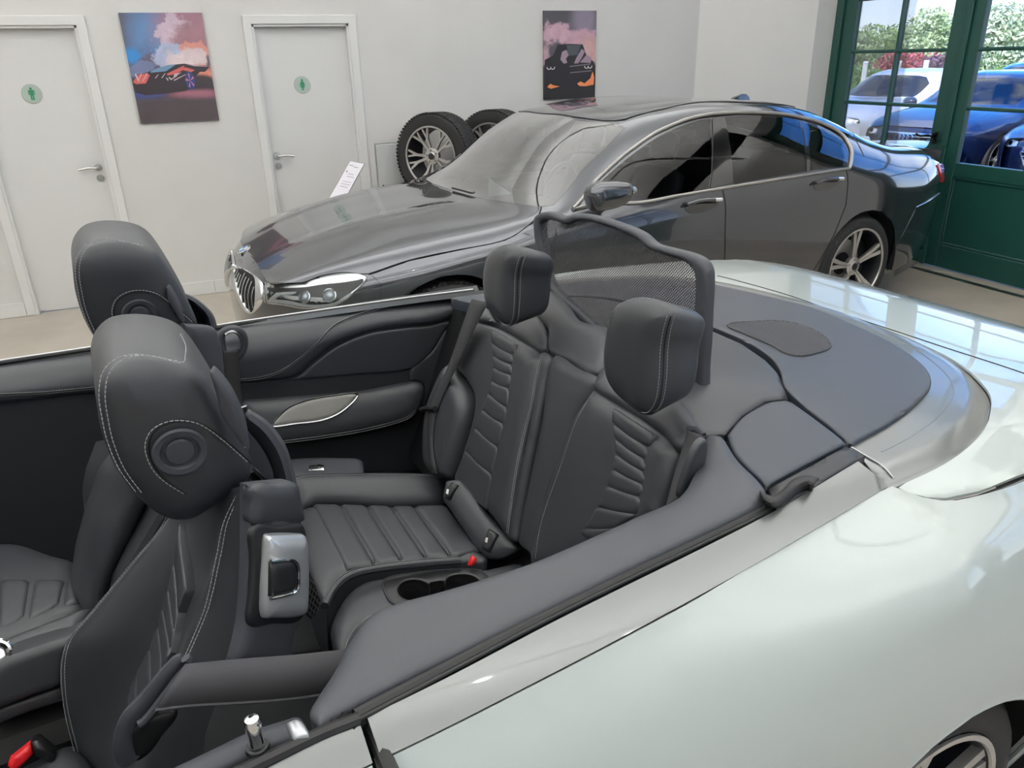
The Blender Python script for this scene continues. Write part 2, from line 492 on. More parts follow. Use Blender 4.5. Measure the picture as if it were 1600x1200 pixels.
M['wall_brightened'] = mat('wall_paint_brightened', (236, 235, 233), .9, bump=('noise', 9, .12, .01))  # wall paint made paler; the angled section's brighter light is in the colour
M['white_paint'] = mat('white_gloss_paint', (222, 222, 221), .45)
M['door_white'] = mat('door_white', (216, 216, 215), .55, vary=((209, 209, 208), .8, .3, .8))
M['floor'] = mat('floor_screed', (150, 143, 132), .42, vary=((176, 168, 155), 2.1, .3, .75), bump=('noise', 40, .03, .01))
M['ceiling'] = mat('ceiling_paint', (215, 213, 210), .9)
M['green'] = mat('green_paint', (25, 70, 63), .38, spec=.5, bump=('noise', 30, .05, .01))
M['iron'] = mat('black_iron', (20, 20, 21), .45, metal=.6)
M['steel'] = mat('satin_steel', (190, 190, 188), .28, metal=1)
M['chrome'] = mat('chrome', (225, 226, 228), .07, metal=1)
M['satin_chrome'] = mat('satin_chrome', (200, 202, 204), .22, metal=1)
M['alu_trim'] = mat('satin_waistline_trim', (112, 115, 114), .32, metal=.55, coat=.6, coat_r=.05)
M['win_chrome'] = mat('dull_window_chrome', (158, 155, 152), .3, metal=.8)
M['white_car'] = mat('mineral_white_paint', (171, 179, 176), .35, coat=1, coat_r=.02, spec=.4)
M['grey_car'] = mat('dark_graphite_paint', (77, 79, 84), .14, metal=.8, coat=1, coat_r=.01)
M['rail_leather'] = mat('grained_rail_leather', (60, 62, 67), .5, spec=.5, bump=('voronoi', 420, .25, .0012))
M['leather'] = mat('black_leather', (48, 50, 54), .42, spec=.5, bump=('voronoi', 420, .18, .0012))
M['leather_fine'] = mat('black_leather_fine', (50, 52, 56), .43, spec=.5, bump=('voronoi', 700, .10, .0008))
M['soft_plastic'] = mat('soft_touch_plastic', (54, 56, 62), .55, spec=.45, bump=('voronoi', 600, .2, .0008))
M['tonneau'] = mat('tonneau_vinyl', (47, 52, 61), .42, spec=.5, bump=('voronoi', 520, .25, .0008))
M['shade_plastic'] = mat('shaded_plastic', (38, 40, 43), .5)  # darkened plastic: the shade on the far door trim is painted in
M['plastic'] = mat('black_plastic', (26, 27, 29), .42)
M['dark'] = mat('deep_black', (8, 8, 9), .8)
M['rubber'] = mat('rubber_seal', (28, 28, 29), .6)
M['tyre'] = mat('tyre_rubber', (30, 30, 31), .7, bump=('noise', 60, .1, .004))
M['thread'] = mat('grey_thread', (150, 151, 152), .8)
M['carpet'] = mat('black_carpet', (40, 42, 44), 1, bump=('noise', 900, .8, .003), vary=((54, 56, 58), 600, .4, .6))
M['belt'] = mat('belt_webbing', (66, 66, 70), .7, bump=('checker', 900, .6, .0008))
M['lever_silver'] = mat('satin_silver_plastic', (180, 183, 186), .30, metal=.65)
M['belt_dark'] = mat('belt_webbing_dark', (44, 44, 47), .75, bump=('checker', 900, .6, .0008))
M['black_trim'] = mat('black_trim', (16, 16, 17), .3)
M['red'] = mat('red_plastic', (205, 28, 34), .4)
M['grille_metal'] = mat('speaker_grille_metal', (140, 139, 135), .45, metal=.5, bump=('noise', 700, .5, .001))
M['window'] = glassmat('window_glass', (.97, .985, .98, 1), .8)
M['ws_glass'] = glassmat('windscreen_glass', (.55, .58, .58, 1), 3.6, 1.55)
M['side_glass'] = glassmat('tinted_side_glass', (.42, .45, .46, 1), 1.6, 1.5)
M['rear_glass'] = glassmat('dark_rear_glass', (.16, .17, .18, 1), 1.0, 1.5)
# ================================================================== the room
D = 6.58                                                       # back wall
def structure(name, mb, m, parent=None, smooth=0, **k):
    o = mb.build(name, m, parent, smooth=smooth, **k); o['kind'] = 'structure'; return o
# floor and ceiling
structure('floor', MB().box(-7, 5.98, -5.2, 7.0, -.15, 0), M['floor'])
structure('ceiling', MB().box(-7, 6.1, -5.2, 7.0, 3.8, 3.95), M['ceiling'])
# back wall with two door openings: (x0, x1) of the openings
DOORS = [(-1.32, -.483, 'r'), (.566, 1.42, 'l')]
DT = 2.074; FW = .062
wb = MB(); xs = [-7]+[q for d in DOORS for q in (d[0]+.03, d[1]-.03)]+[4.65]
for i in range(0, len(xs), 2): wb.box(xs[i], xs[i+1], D, D+.22, 0, 3.8)
for d in DOORS: wb.box(d[0]+.03, d[1]-.03, D, D+.22, DT-.03, 3.8)
structure('wall_back', wb, M['wall'])
structure('wall_corner', MB().prism([(4.65, D), (5.56, 6.04), (5.82, 6.04), (5.82, 6.9), (4.65, D+.22)], 0, 3.8), M['wall_brightened'])
structure('wall_left', MB().box(-7.2, -7, -5.2, 6.9, 0, 3.8), M['wall'])
# wall behind the camera: a long glazed front
structure('wall_front', MB().box(-7, 0, -5.2, -5, 0, 3.8).box(2.4, 6, -5.2, -5, 0, 3.8).box(0, 2.4, -5.2, -5, 0, 1.0).box(0, 2.4, -5.2, -5, 2.7, 3.8), M['wall'])
wf = MB()
for x in (.04, 1.2, 2.36): wf.box(x-.04, x+.04, -5.12, -5.04, 1.0, 2.7)
for z in (1.04, 1.85, 2.66): wf.box(0, 2.4, -5.11, -5.05, z-.035, z+.035)
wo = structure('window_1', wf, M['green'])
# right wall: two openings with double doors, X inner 5.56
structure('wall_right', MB().box(5.56, 5.86, .55, 3.13, 0, 3.8).box(5.56, 5.86, .55, 6.04, 3.3, 3.8).box(5.56, 5.86, -3.3, .55, 3.3, 3.8)
          .box(5.56, 5.86, -2.45, .55, 0, .0005).box(5.56, 5.86, -5.2, -2.45, 0, 3.3).box(5.56, 5.86, -5.2, -3.3, 3.3, 3.8), M['wall'])
# baseboard along the back wall (tiles with joints)
for x0, x1 in ((-7, -1.32), (-.483, .566), (1.42, 4.64)):
    n = max(1, round((x1-x0)/.42)); w = (x1-x0)/n
    b0 = structure('baseboard_back', MB().box(x0, x1, D-.010, D, 0, .105), M['white_paint'])
    for i in range(n):
        MB().box(x0+i*w+.002, x0+(i+1)*w-.002, D-.016, D-.010, .002, .11, bev=.002).build('tile', M['white_paint'], b0, smooth=0)

def pictogram(parent, x, z, y, lady):
    """round grey-green sign with a green figure"""
    d = MB().lathe([(0, 0), (.062, 0), (.064, .002), (.064, .004), (.062, .006), (0, .006)], 36, Matrix.Translation((x, y, z)) @ Matrix.Rotation(PI/2, 4, 'X')).build('sign_disc', M['sign_grey'], parent, label='round grey sign disc with a green figure')
    f = MB(); Mx = Matrix.Translation((x, y-.0065, z)) @ Matrix.Rotation(PI/2, 4, 'X')
    f.prism([(.0085*math.cos(t*PI/8), .034+.0085*math.sin(t*PI/8)) for t in range(16)], 0, .0015, Mx)
    if lady:
        f.prism([(-.011, .024), (.011, .024), (.022, -.006), (.017, -.008), (.010, .008), (.017, -.020), (.008, -.020), (.008, -.042), (.0012, -.042), (.0012, -.020), (-.0012, -.020), (-.0012, -.042), (-.008, -.042), (-.008, -.020), (-.017, -.020), (-.010, .008), (-.017, -.008), (-.022, -.006)], 0, .0015, Mx)
    else:
        f.prism([(-.018, .024), (.018, .024), (.020, .020), (.020, -.008), (.0145, -.008), (.0145, .012), (.0115, .012), (.0115, -.042), (.0015, -.042), (.0015, -.010), (-.0015, -.010), (-.0015, -.042), (-.0115, -.042), (-.0115, .012), (-.0145, .012), (-.0145, -.008), (-.020, -.008), (-.020, .020)], 0, .0015, Mx)
    f.build('figure', M['sign_green'], d)
M['sign_grey'] = mat('sign_grey', (168, 180, 172), .35, metal=.3)
M['sign_green'] = mat('sign_green', (36, 128, 88), .5)
def lever(parent, x, y, z, side):
    """lever handle with round rose and key rose; the lever points to side (+1 right, -1 left)"""
    R_ = Matrix.Rotation(PI/2, 4, 'X')
    h = MB().lathe([(0, 0), (.026, 0), (.026, .006), (.023, .009), (0, .009)], 28, Matrix.Translation((x, y, z)) @ R_)
    P = crv3([(x, y, z), (x, y-.035, z), (x+side*.012, y-.05, z), (x+side*.06, y-.052, z+.004), (x+side*.128, y-.05, z-.006)], n=6)
    h.tube(P, np.linspace(.0095, .0085, len(P)), 10)
    h.build('door_handle', M['steel'], parent, label='brushed steel lever handle on a round rose')
    k = MB().lathe([(0, 0), (.026, 0), (.026, .006), (.023, .009), (0, .009)], 28, Matrix.Translation((x, y, z-.078)) @ R_)
    k.build('key_rose', M['steel'], parent)
for i, (x0, x1, hs) in enumerate(DOORS):
    fr = MB()
    for a, b in ((x0, x0+FW), (x1-FW, x1)): fr.box(a, b, D-.018, D, 0, DT, bev=.004)
    fr.box(x0, x1, D-.0181, D, DT-FW, DT+.0005, bev=.004)
    for a, b in ((x0+FW-.012, x0+FW+.016), (x1-FW-.016, x1-FW+.012)): fr.box(a, b, D-.006, D+.16, 0, DT-FW+.012)
    fr.box(x0+FW, x1-FW, D-.006, D+.16, DT-FW-.016, DT-FW+.012)
    fr = structure('trim_%d' % (i+1), fr, M['white_paint'])
    yl = D+.045
    leaf = structure('door_%d' % (i+1), MB().box(x0+FW+.012, x1-FW-.012, yl, yl+.04, .006, DT-FW-.012, bev=.002), M['door_white'])
    lx = x1-FW-.07 if hs == 'r' else x0+FW+.062
    lever(leaf, lx, yl, 1.05, -1 if hs == 'r' else 1)
    pictogram(leaf, (-.925, .957)[i], 1.577, yl, i == 1)
# access panel low on the wall between door and wheels
ph = thing('access_panel', 'light grey access hatch on wall between right door and leaning wheels', 'hatch', (1.6, D, .88))
MB().box(-.112, .112, -.012, 0, -.17, .215, bev=.003).build('hatch_door', mat('hatch_grey', (196, 198, 197), .5), ph)
hb = MB()
for a in ((-.118, .118, -.006, 0, .215, .222), (-.118, .118, -.006, 0, -.177, -.17), (-.118, -.112, -.006, 0, -.17, .215), (.112, .118, -.006, 0, -.17, .215)): hb.box(*a)
hb.build('hatch_frame', M['steel'], ph)
for sx in (-.075, .085): MB().lathe([(0, 0), (.008, 0), (.008, .004), (0, .004)], 14, Matrix.Translation((sx, -.012, -.125)) @ Matrix.Rotation(PI/2, 4, 'X')).build('lock', M['plastic'], ph)

# ------------------------------------------------------------------ posters (flat prints on thin boards)
def poster(x0, x1, z0, z1, label, kind):
    w, h = x1-x0, z1-z0
    p = thing('poster', label, 'poster', ((x0+x1)/2, D, (z0+z1)/2))
    MB().box(-w/2, w/2, -.02, 0, -h/2, h/2).build('board', M['print%d' % kind], p, smooth=0)
    return p, w, h
def print_mat(name, stops):
    """smoky print: sum of soft coloured blobs broken up by noise; stops: (colour, cx, cz, rx, rz, noise, edge)"""
    m = bpy.data.materials.new(name); m.use_nodes = True; t = m.node_tree; b = t.nodes['Principled BSDF']; b.inputs['Roughness'].default_value = .35
    tc = t.nodes.new('ShaderNodeTexCoord')
    ns = t.nodes.new('ShaderNodeTexNoise'); ns.inputs['Scale'].default_value = 11; ns.inputs['Detail'].default_value = 7; ns.inputs['Roughness'].default_value = .6
    t.links.new(tc.outputs['Object'], ns.inputs['Vector'])
    cur = None
    for (c, cx, cz, rx, rz, na, ed) in stops:
        nq = na; na = na*2.4 if na > .6 else na*1.3
        if cur is None:
            r = t.nodes.new('ShaderNodeRGB'); r.outputs[0].default_value = sr(c); cur = r.outputs[0]; continue
        mp = t.nodes.new('ShaderNodeMapping'); mp.inputs['Location'].default_value = (-cx/rx, 0, -cz/rz); mp.inputs['Scale'].default_value = (1/rx, 0, 1/rz)
        t.links.new(tc.outputs['Object'], mp.inputs['Vector'])
        ln = t.nodes.new('ShaderNodeVectorMath'); ln.operation = 'LENGTH'; t.links.new(mp.outputs[0], ln.inputs[0])
        a = t.nodes.new('ShaderNodeMath'); a.operation = 'MULTIPLY_ADD'; t.links.new(ns.outputs['Fac'], a.inputs[0]); a.inputs[1].default_value = na; t.links.new(ln.outputs['Value'], a.inputs[2])
        mr = t.nodes.new('ShaderNodeMapRange'); mr.inputs['From Min'].default_value = 1+na*.5+ed; mr.inputs['From Max'].default_value = 1+na*.5-ed; mr.interpolation_type = 'SMOOTHSTEP'
        t.links.new(a.outputs[0], mr.inputs['Value'])
        mx = t.nodes.new('ShaderNodeMix'); mx.data_type = 'RGBA'; t.links.new(mr.outputs[0], mx.inputs['Factor']); t.links.new(cur, mx.inputs['A'])
        cc = t.nodes.new('ShaderNodeMix'); cc.data_type = 'RGBA'; cc.blend_type = 'MULTIPLY'; cc.inputs['Factor'].default_value = .5 if nq > .6 else .2
        n2 = t.nodes.new('ShaderNodeMath'); n2.operation = 'MULTIPLY_ADD'; n2.inputs[1].default_value = 1.5; n2.inputs[2].default_value = .25; t.links.new(ns.outputs['Fac'], n2.inputs[0])
        cc.inputs['A'].default_value = sr(c); t.links.new(n2.outputs[0], cc.inputs['B'])
        t.links.new(cc.outputs['Result'], mx.inputs['B']); cur = mx.outputs['Result']
    t.links.new(cur, b.inputs['Base Color']); return m
M['print1'] = print_mat('smoke_print_blue_red', [((86, 80, 92),)+(0,)*6,
    ((92, 128, 172), -.07, .17, .17, .28, .5, .5), ((84, 106, 146), -.13, .0, .12, .16, .5, .4), ((50, 130, 196), -.25, .09, .06, .05, .3, .6),
    ((150, 110, 125), .16, .26, .22, .2, .6, .5), ((190, 170, 186), .07, .23, .13, .12, 1.1, .12), ((150, 112, 122), .17, .18, .14, .12, .8, .3),
    ((92, 84, 104), -.1, .03, .13, .09, 1.1, .12), ((165, 172, 200), .0, .1, .12, .075, 1.1, .12), ((108, 116, 150), -.2, .0, .09, .06, 1.1, .12),
    ((206, 140, 128), .19, .12, .1, .06, 1.2, .12), ((214, 196, 200), .13, .05, .14, .07, 1.1, .2), ((206, 130, 112), .2, -.06, .14, .08, .8, .4),
    ((60, 52, 58), .0, -.12, .36, .085, .3, .15), ((66, 74, 128), -.19, -.17, .13, .035, .5, .4), ((150, 96, 112), .14, -.185, .17, .035, .5, .5), ((76, 66, 70), 0, -.30, .5, .1, .2, .3)])
M['print2'] = print_mat('smoke_print_pink', [((74, 72, 80),)+(0,)*6,
    ((128, 118, 136), .14, .28, .12, .2, .5, .6), ((186, 152, 166), -.12, .16, .15, .11, .9, .2), ((186, 150, 164), .12, .1, .17, .12, .9, .2), ((196, 158, 158), .2, .0, .13, .12, .9, .2), ((170, 140, 150), -.24, .0, .08, .1, .9, .3),
    ((80, 76, 86), -.13, .04, .09, .09, 1., .3), ((44, 40, 46), .0, -.2, .4, .16, .15, .1), ((40, 38, 42), 0, -.33, .5, .1, .1, .1)])
def flat(parent, name, polys, m, y=-.0206):
    for q in polys: MB().prism([(p[0], p[1]) for p in q], 0, .0006, Matrix.Translation((0, y, 0)) @ Matrix.Rotation(PI/2, 4, 'X')).build(name, m, parent, smooth=0)
def pm(n, c): 
    if n not in M: M[n] = mat(n, c, .35)
    return M[n]
p1, w, h = poster(-.262, .291, 1.348, 2.090, 'poster of a low sports car before blue and pink smoke, between the white doors', 1)
S1 = lambda pts: [((x-(27+ (y-50)*.203) -412)/412*.2765*(1.0), (600-y)/545*.371) for x, y in pts]   # pixels of the photograph's crop -> metres
body = S1([(170, 720), (215, 650), (300, 634), (390, 600), (520, 565), (690, 553), (800, 570), (935, 580), (945, 600), (905, 640), (850, 640), (800, 690), (790, 800), (700, 830), (480, 850), (300, 860), (200, 830)])
flat(p1, 'print_car', [body], pm('print_dark', (52, 44, 50)))
flat(p1, 'print_glass', [S1([(345, 622), (420, 590), (520, 566), (600, 562), (500, 625), (350, 635)])], pm('print_blue', (104, 136, 166)), -.0212)
flat(p1, 'print_glow', [S1(q) for q in ([(510, 650), (600, 610), (690, 570), (670, 620), (600, 655), (520, 668)], [(650, 610), (760, 640), (800, 620), (700, 590)], [(170, 722), (220, 655), (300, 640), (340, 660), (300, 740), (200, 745)])], pm('print_coral', (196, 96, 92)), -.0212)
flat(p1, 'print_line', [S1(q) for q in ([(585, 655), (660, 640), (580, 690)], [(500, 690), (520, 720), (530, 715), (512, 690)], [(525, 688), (555, 715), (620, 672), (610, 668), (560, 700), (536, 684)], [(580, 715), (700, 660), (705, 664), (590, 722)], [(390, 690), (420, 655), (428, 655), (400, 692)], [(455, 690), (490, 645), (498, 645), (465, 690)], [(200, 640), (235, 720), (228, 722), (188, 650)], [(260, 640), (230, 700), (224, 700), (250, 640)], [(320, 640), (270, 720), (262, 720), (310, 640)], [(690, 555), (800, 572), (930, 585), (930, 589), (790, 580)])], pm('print_pale', (196, 176, 186)), -.0215)
tw = [(.047*math.cos(a*PI/10), .047*1.35*math.sin(a*PI/10)) for a in range(20)]
cx, cz = S1([(752, 725)])[0]
flat(p1, 'print_wheel', [[(cx+x*.72, cz+z) for x, z in tw]], pm('print_navy', (48, 66, 120)), -.0213)
flat(p1, 'print_wheel_spoke', [[(cx+.03*math.cos(a), cz+.05*math.sin(a)), (cx+.03*math.cos(a+.35), cz+.05*math.sin(a+.35)), (cx, cz)] for a in (.3, 1.5, 2.8, 4.1, 5.3)], pm('print_rose', (190, 120, 140)), -.0218)
p2, w, h = poster(3.043, 3.556, 1.390, 2.104, 'poster of a dark car front in pink smoke, above the sedan roof', 2)
S2 = lambda pts: [((x-445)/305*.2565, (605-y)/510*.357) for x, y in pts]
flat(p2, 'print_car', [S2([(150, 650), (245, 600), (300, 480), (420, 470), (590, 480), (640, 610), (730, 690), (745, 860), (735, 960), (150, 960)])], pm('print_black', (38, 36, 42)))
flat(p2, 'print_glass', [S2([(400, 480), (570, 485), (530, 600), (420, 610)])], pm('print_slate', (74, 78, 84)), -.0212)
flat(p2, 'print_smoke', [S2(q) for q in ([(330, 650), (350, 560), (400, 540), (430, 600), (395, 640), (410, 690), (370, 700)], [(490, 700), (520, 630), (580, 530), (620, 560), (580, 640), (540, 700)], [(560, 690), (640, 600), (700, 640), (690, 700)])], pm('print_mauve', (150, 130, 146)), -.0212)
def arc(cx, cy, r, a0, a1, w): 
    k = 10; return [(cx+r*math.cos(a0+(a1-a0)*i/k), cy+r*math.sin(a0+(a1-a0)*i/k)) for i in range(k+1)]+[(cx+(r-w)*math.cos(a1+(a0-a1)*i/k), cy+(r-w)*math.sin(a1+(a0-a1)*i/k)) for i in range(k+1)]
flat(p2, 'print_headlamp', [S2(arc(x, 738, 27, -.25, PI+.25, 9)) for x in (197, 240, 640, 682)], pm('print_white', (226, 220, 222)), -.0213)
flat(p2, 'print_line', [S2([(440, 730), (690, 708), (690, 714), (440, 737)]), S2([(445, 804), (700, 788), (700, 795), (445, 811)])], pm('print_ash', (150, 148, 156)), -.0213)
flat(p2, 'print_flame', [S2(q) for q in ([(175, 965), (215, 930), (250, 950), (325, 965), (260, 980), (220, 990)], [(530, 940), (570, 915), (620, 940), (690, 880), (715, 800), (735, 870), (730, 960), (640, 975), (560, 970)])], pm('print_orange', (232, 138, 88)), -.0213)

# ------------------------------------------------------------------ green glazed double doors
def green_leaf(n, y0, y1, yp0, yp1, sign):
    """one leaf in the plane X=5.80, from y0 down to y1; glass between yp0 and yp1"""
    xf, xb = 5.80, 5.855
    H = 3.28; zb = .87; rows = [.87, 1.29, 1.72, 2.15, 2.58]; zt = 2.58
    f = MB()
    f.box(xf, xb, yp0, y0, .01, H, bev=.004); f.box(xf, xb, y1, yp1, .01, H, bev=.004)
    f.box(xf, xb, yp1, yp0, .01, .20, bev=.004); f.box(xf, xb, yp1, yp0, .76, zb, bev=.004); f.box(xf, xb, yp1, yp0, zt, zt+.12, bev=.004); f.box(xf, xb, yp1, yp0, H-.1, H, bev=.004)
    d = structure('door_%d' % n, f, M['green'])
    p = MB().box(xf+.018, xb-.01, yp1-.005, yp0+.005, .19, .77).build('lower_panel', M['green'], d, smooth=0)
    fr_ = MB()
    for a in ((yp1, yp0, .2, .222), (yp1, yp0, .738, .76), (yp1, yp1+.022, .222, .738), (yp0-.022, yp0, .222, .738)): fr_.box(xf+.004, xf+.02, a[0], a[1], a[2], a[3], bev=.006)
    fr_.build('panel_moulding', M['green'], d, smooth=0)
    ym = (yp0+yp1)/2
    allr = rows+[zt+.12, H-.1]
    for z in rows[1:-1]: MB().box(xf-.002, xb, yp1, yp0, z-.014, z+.014, bev=.007).build('muntin', M['green'], d, smooth=0)
    MB().box(xf-.0022, xb, ym-.014, ym+.014, zb, zt, bev=.007).build('muntin', M['green'], d, smooth=0)
    MB().box(xf-.0022, xb, ym-.014, ym+.014, zt+.12, H-.1, bev=.007).build('muntin', M['green'], d, smooth=0)
    for k in range(4):
        for a, b in ((yp1, ym-.014), (ym+.014, yp0)):
            o = MB().box(xf+.025, xf+.029, a-.004, b+.004, rows[k]-.004+(.014 if k else 0), rows[k+1]+.004-(.014 if k < 3 else 0)).build('pane', M['window'], d, smooth=0)
    for a, b in ((yp1, ym-.014), (ym+.014, yp0)):
        MB().box(xf+.025, xf+.029, a-.004, b+.004, zt+.116, H-.096).build('pane', M['window'], d, smooth=0)
    return d
def green_frame(n, ya, yb):
    f = MB(); f.box(5.775, 5.87, ya, ya+.09, 0, 3.3, bev=.004); f.box(5.775, 5.87, yb-.09, yb, 0, 3.3, bev=.004)
    return structure('trim_%d' % n, f, M['green'])
green_frame(3, 6.045-.09-.0, 3.13+.09) if False else None
f = MB(); f.box(5.775, 5.87, 5.955, 6.04, 0, 3.3, bev=.004); f.box(5.775, 5.87, 3.13, 3.20, 0, 3.3, bev=.004); structure('trim_3', f, M['green'])
d3 = green_leaf(3, 5.95, 4.655, 5.81, 4.81, 1)
d4 = green_leaf(4, 4.645, 3.205, 4.53, 3.36, 1)
structure('trim_4', MB().box(5.775, 5.80, 4.625, 4.675, .01, 3.28, bev=.006), M['green'])
f = MB(); f.box(5.775, 5.87, .46, .55, 0, 3.3, bev=.004); f.box(5.775, 5.87, -2.45, -2.36, 0, 3.3, bev=.004); structure('trim_5', f, M['green'])
green_leaf(5, .45, -.92, .31, -.78, 1); green_leaf(6, -.93, -2.35, -1.07, -2.2, 1)
# espagnolette bolt on the meeting stile
lh = MB(); Ml = Matrix.Translation((5.775, 4.73, 1.03))
lh.box(-.012, 0, -.02, .02, -.10, .07, Ml, bev=.005)
lh.tube(crv3([Vector((-.02, 0, .02))+Ml.translation, Vector((-.055, 0, .035))+Ml.translation, Vector((-.06, .03, .045))+Ml.translation, Vector((-.055, .11, .03))+Ml.translation, Vector((-.05, .16, .045))+Ml.translation], n=5), .008, 8)
for dz in (.05, -.02, -.085): lh.lathe([(0, 0), (.016, 0), (.018, .02), (.011, .034), (0, .036)], 14, Ml @ Matrix.Translation((-.01, 0, dz)) @ Matrix.Rotation(-PI/2, 4, 'Y'))
lh.build('door_bolt', M['iron'], d3, label='black iron bolt handle')
# drain grating slot in the floor along the doors
structure('trim_6', MB().box(5.60, 5.66, 2.6, 5.6, .0005, .004), M['steel'])

# ------------------------------------------------------------------ out of view: added bars as bodies for the fill lights, and small ceiling downlights
for iy, w_ in ((-1.7, 'nearest the front wall'), (.5, 'over the convertible'), (2.7, 'between the two cars'), (4.9, 'over the dark sedan')):
    t = thing('fill_light_bar', 'added fill light bar, out of view, hanging '+w_, 'lamp', (0, iy, 2.90), 0, 'added fill light bars')
    MB().box(-5.3, 5.3, -.02, .02, -.012, .018, bev=.005).build('housing', M['white_paint'], t, smooth=0)
    for x in (-4, 0, 4): MB().tube([(x, 0, .018), (x, 0, .90)], .002, 6).build('hanger', M['steel'], t)
k_ = 0
for (sx_, sy_) in ((1.3, .3), (2.1, .3), (2.9, .3), (1.3, 1.9), (2.1, 1.9), (2.9, 1.9)):
    o = MB().lathe([(.05, 0), (.06, 0), (.06, .07), (.05, .07), (.05, 0)], 20, Matrix.Translation((sx_, sy_, 3.73))).build('downlight', M['white_paint']); tag(o, 'round ceiling downlight, %s of the %s row, out of frame' % (('first', 'second', 'third')[k_ % 3], 'near' if k_ < 3 else 'far'), 'lamp', 'ceiling downlights'); k_ += 1
# ================================================================== the white convertible (local frame: x to the rear, y away from the camera, z up)
C = Frame(-.697, 1.387, .101)
car = thing('convertible_car', 'white open-top convertible with black leather seats filling the foreground', 'car', (-.697, 1.387, 0), .101)
# ---- near body side: a loft across nodes (sill .. bulge .. shoulder crease .. seal edge), u = x
def table(rows):
    """rows: per node a list of (x, y, z)"""
    xs = [np.array([r[0] for r in R_]) for R_ in rows]; ys = [np.array([r[1] for r in R_]) for R_ in rows]; zs = [np.array([r[2] for r in R_]) for R_ in rows]
    return xs, ys, zs
VS = .22                                                       # metres per node step, keeps parameters roughly metric
def loft(rows, mirror=1):
    xs, ys, zs = table(rows); K = len(rows)
    def f(u, v):
        t = np.clip(v/VS, 0, K-1-1e-9); i = np.floor(t).astype(int); q = t-i
        Yk = np.stack([pchip(xs[k], ys[k], u) for k in range(K)], -1); Zk = np.stack([pchip(xs[k], zs[k], u) for k in range(K)], -1)
        r = np.arange(len(u)); o = []
        for A in (Yk, Zk):
            p0 = A[r, np.maximum(i-1, 0)]; p1 = A[r, i]; p2 = A[r, np.minimum(i+1, K-1)]; p3 = A[r, np.minimum(i+2, K-1)]
            p0 = np.where(i == 0, 2*p1-p2, p0); p3 = np.where(i+2 > K-1, 2*p2-p1, p3)
            o.append(.5*(2*p1+(p2-p0)*q+(2*p0-5*p1+4*p2-p3)*q*q+(3*p1-p0-3*p2+p3)*q**3))
        return np.stack([u, o[0]*mirror, o[1]], -1)
    return f
SIDE = [
    [(.2, -.89, .2), (1.2, -.90, .2), (2.2, -.88, .24), (2.75, -.78, .3), (3.0, -.55, .35)],
    [(.2, -.935, .45), (1.2, -.945, .45), (1.7, -.955, .45), (2.3, -.94, .47), (2.75, -.83, .5), (3.02, -.58, .52)],
    [(.2, -.945, .62), (1.2, -.955, .63), (1.7, -.968, .64), (2.3, -.95, .66), (2.75, -.85, .68), (3.03, -.6, .69)],
    [(.2, -.93, .79), (1.2, -.938, .80), (1.7, -.945, .81), (2.3, -.935, .81), (2.75, -.83, .80), (3.02, -.6, .79)],
    [(.2, -.888, .93), (1.2, -.885, .93), (1.7, -.895, .94), (2.3, -.89, .93), (2.75, -.79, .90), (3.0, -.58, .88)],
    [(.2, -.842, 1.005), (.731, -.833, 1.014), (.932, -.822, 1.017), (1.141, -.806, 1.02), (1.683, -.742, 1.024), (1.71, -.795, 1.016), (1.76, -.820, 1.013), (1.92, -.838, 1.012), (2.3, -.832, .998), (2.7, -.73, .962), (2.98, -.54, .93)],
]
FEN = Surf(loft(SIDE), C, (.2, 2.95), (0, VS*5), 1)
def fen(pts): return FEN.uv(pts)
# strip between the shoulder crease and the seal (its own facet)
STRIP = [SIDE[5][:5], [(.2, -.80, 1.034), (.707, -.791, 1.040), (.99, -.762, 1.042), (1.40, -.722, 1.044), (1.69, -.672, 1.044)]]
xs_, ys_, zs_ = table(STRIP)
def strip_f(u, v):
    q = v/.06; y0, z0 = pchip(xs_[0], ys_[0], u), pchip(xs_[0], zs_[0], u); y1, z1 = pchip(xs_[1], ys_[1], u), pchip(xs_[1], zs_[1], u)
    return np.stack([u, y0+(y1-y0)*q, z0+(z1-z0)*q+.006*q*(1-q)], -1)
STR = Surf(strip_f, C, (.2, 1.70), (0, .06), 1)
V5 = VS*5
# wheel arch: circle about the rear axle on the side surface
AX, AZ, AR = 1.68, .325, .36
arc_ = []
for k in range(41):
    t = PI+.32-(PI+.64)*k/40
    x = AX+AR*math.cos(t); z = AZ+AR*math.sin(t)
    # find v with that height
    vs = np.linspace(0, V5, 300); zz = FEN.P(np.stack([np.full(300, x), vs], -1))[:, 2]
    arc_.append((x, float(vs[np.argmin(abs(zz-z))])))
gap = .70                                                       # shut line behind the door
ub = 2.93
quarter = [(gap, V5-.002, 1), (gap, VS*2.5), (gap-.03, 0, 1)]+[(arc_[0][0]-.0, 0, 1)]+[(a[0], a[1]) for a in arc_[2:-2]]+[(arc_[-1][0], 0, 1), (ub, 0, 1), (ub, V5*.98, 1)]
top_edge = [(x, V5-.003) for x in np.linspace(ub-.1, gap+.02, 46)]
qo = pad('quarter_panel', FEN, np.array([q[:2] for q in quarter]+top_edge), M['white_car'], car, depth=.02, sp=.03, raw=True)
wl = MB()                                                       # wheel house liner
wl.lathe([(AR+.005, -.93), (AR+.005, -.60), (.05, -.60)], 40, Matrix.Translation((AX, 0, AZ)) @ Matrix.Rotation(PI/2, 4, 'X') @ Matrix.Scale(-1, 4, (0, 0, 1)), a0=-.12, a1=PI+.12)
wl.build('wheel_house', M['dark'], car)
lip = FEN.P(np.array(arc_)); tube('arch_lip', lip+np.array([0, .006, 0]), .007, M['white_car'], car, 8)
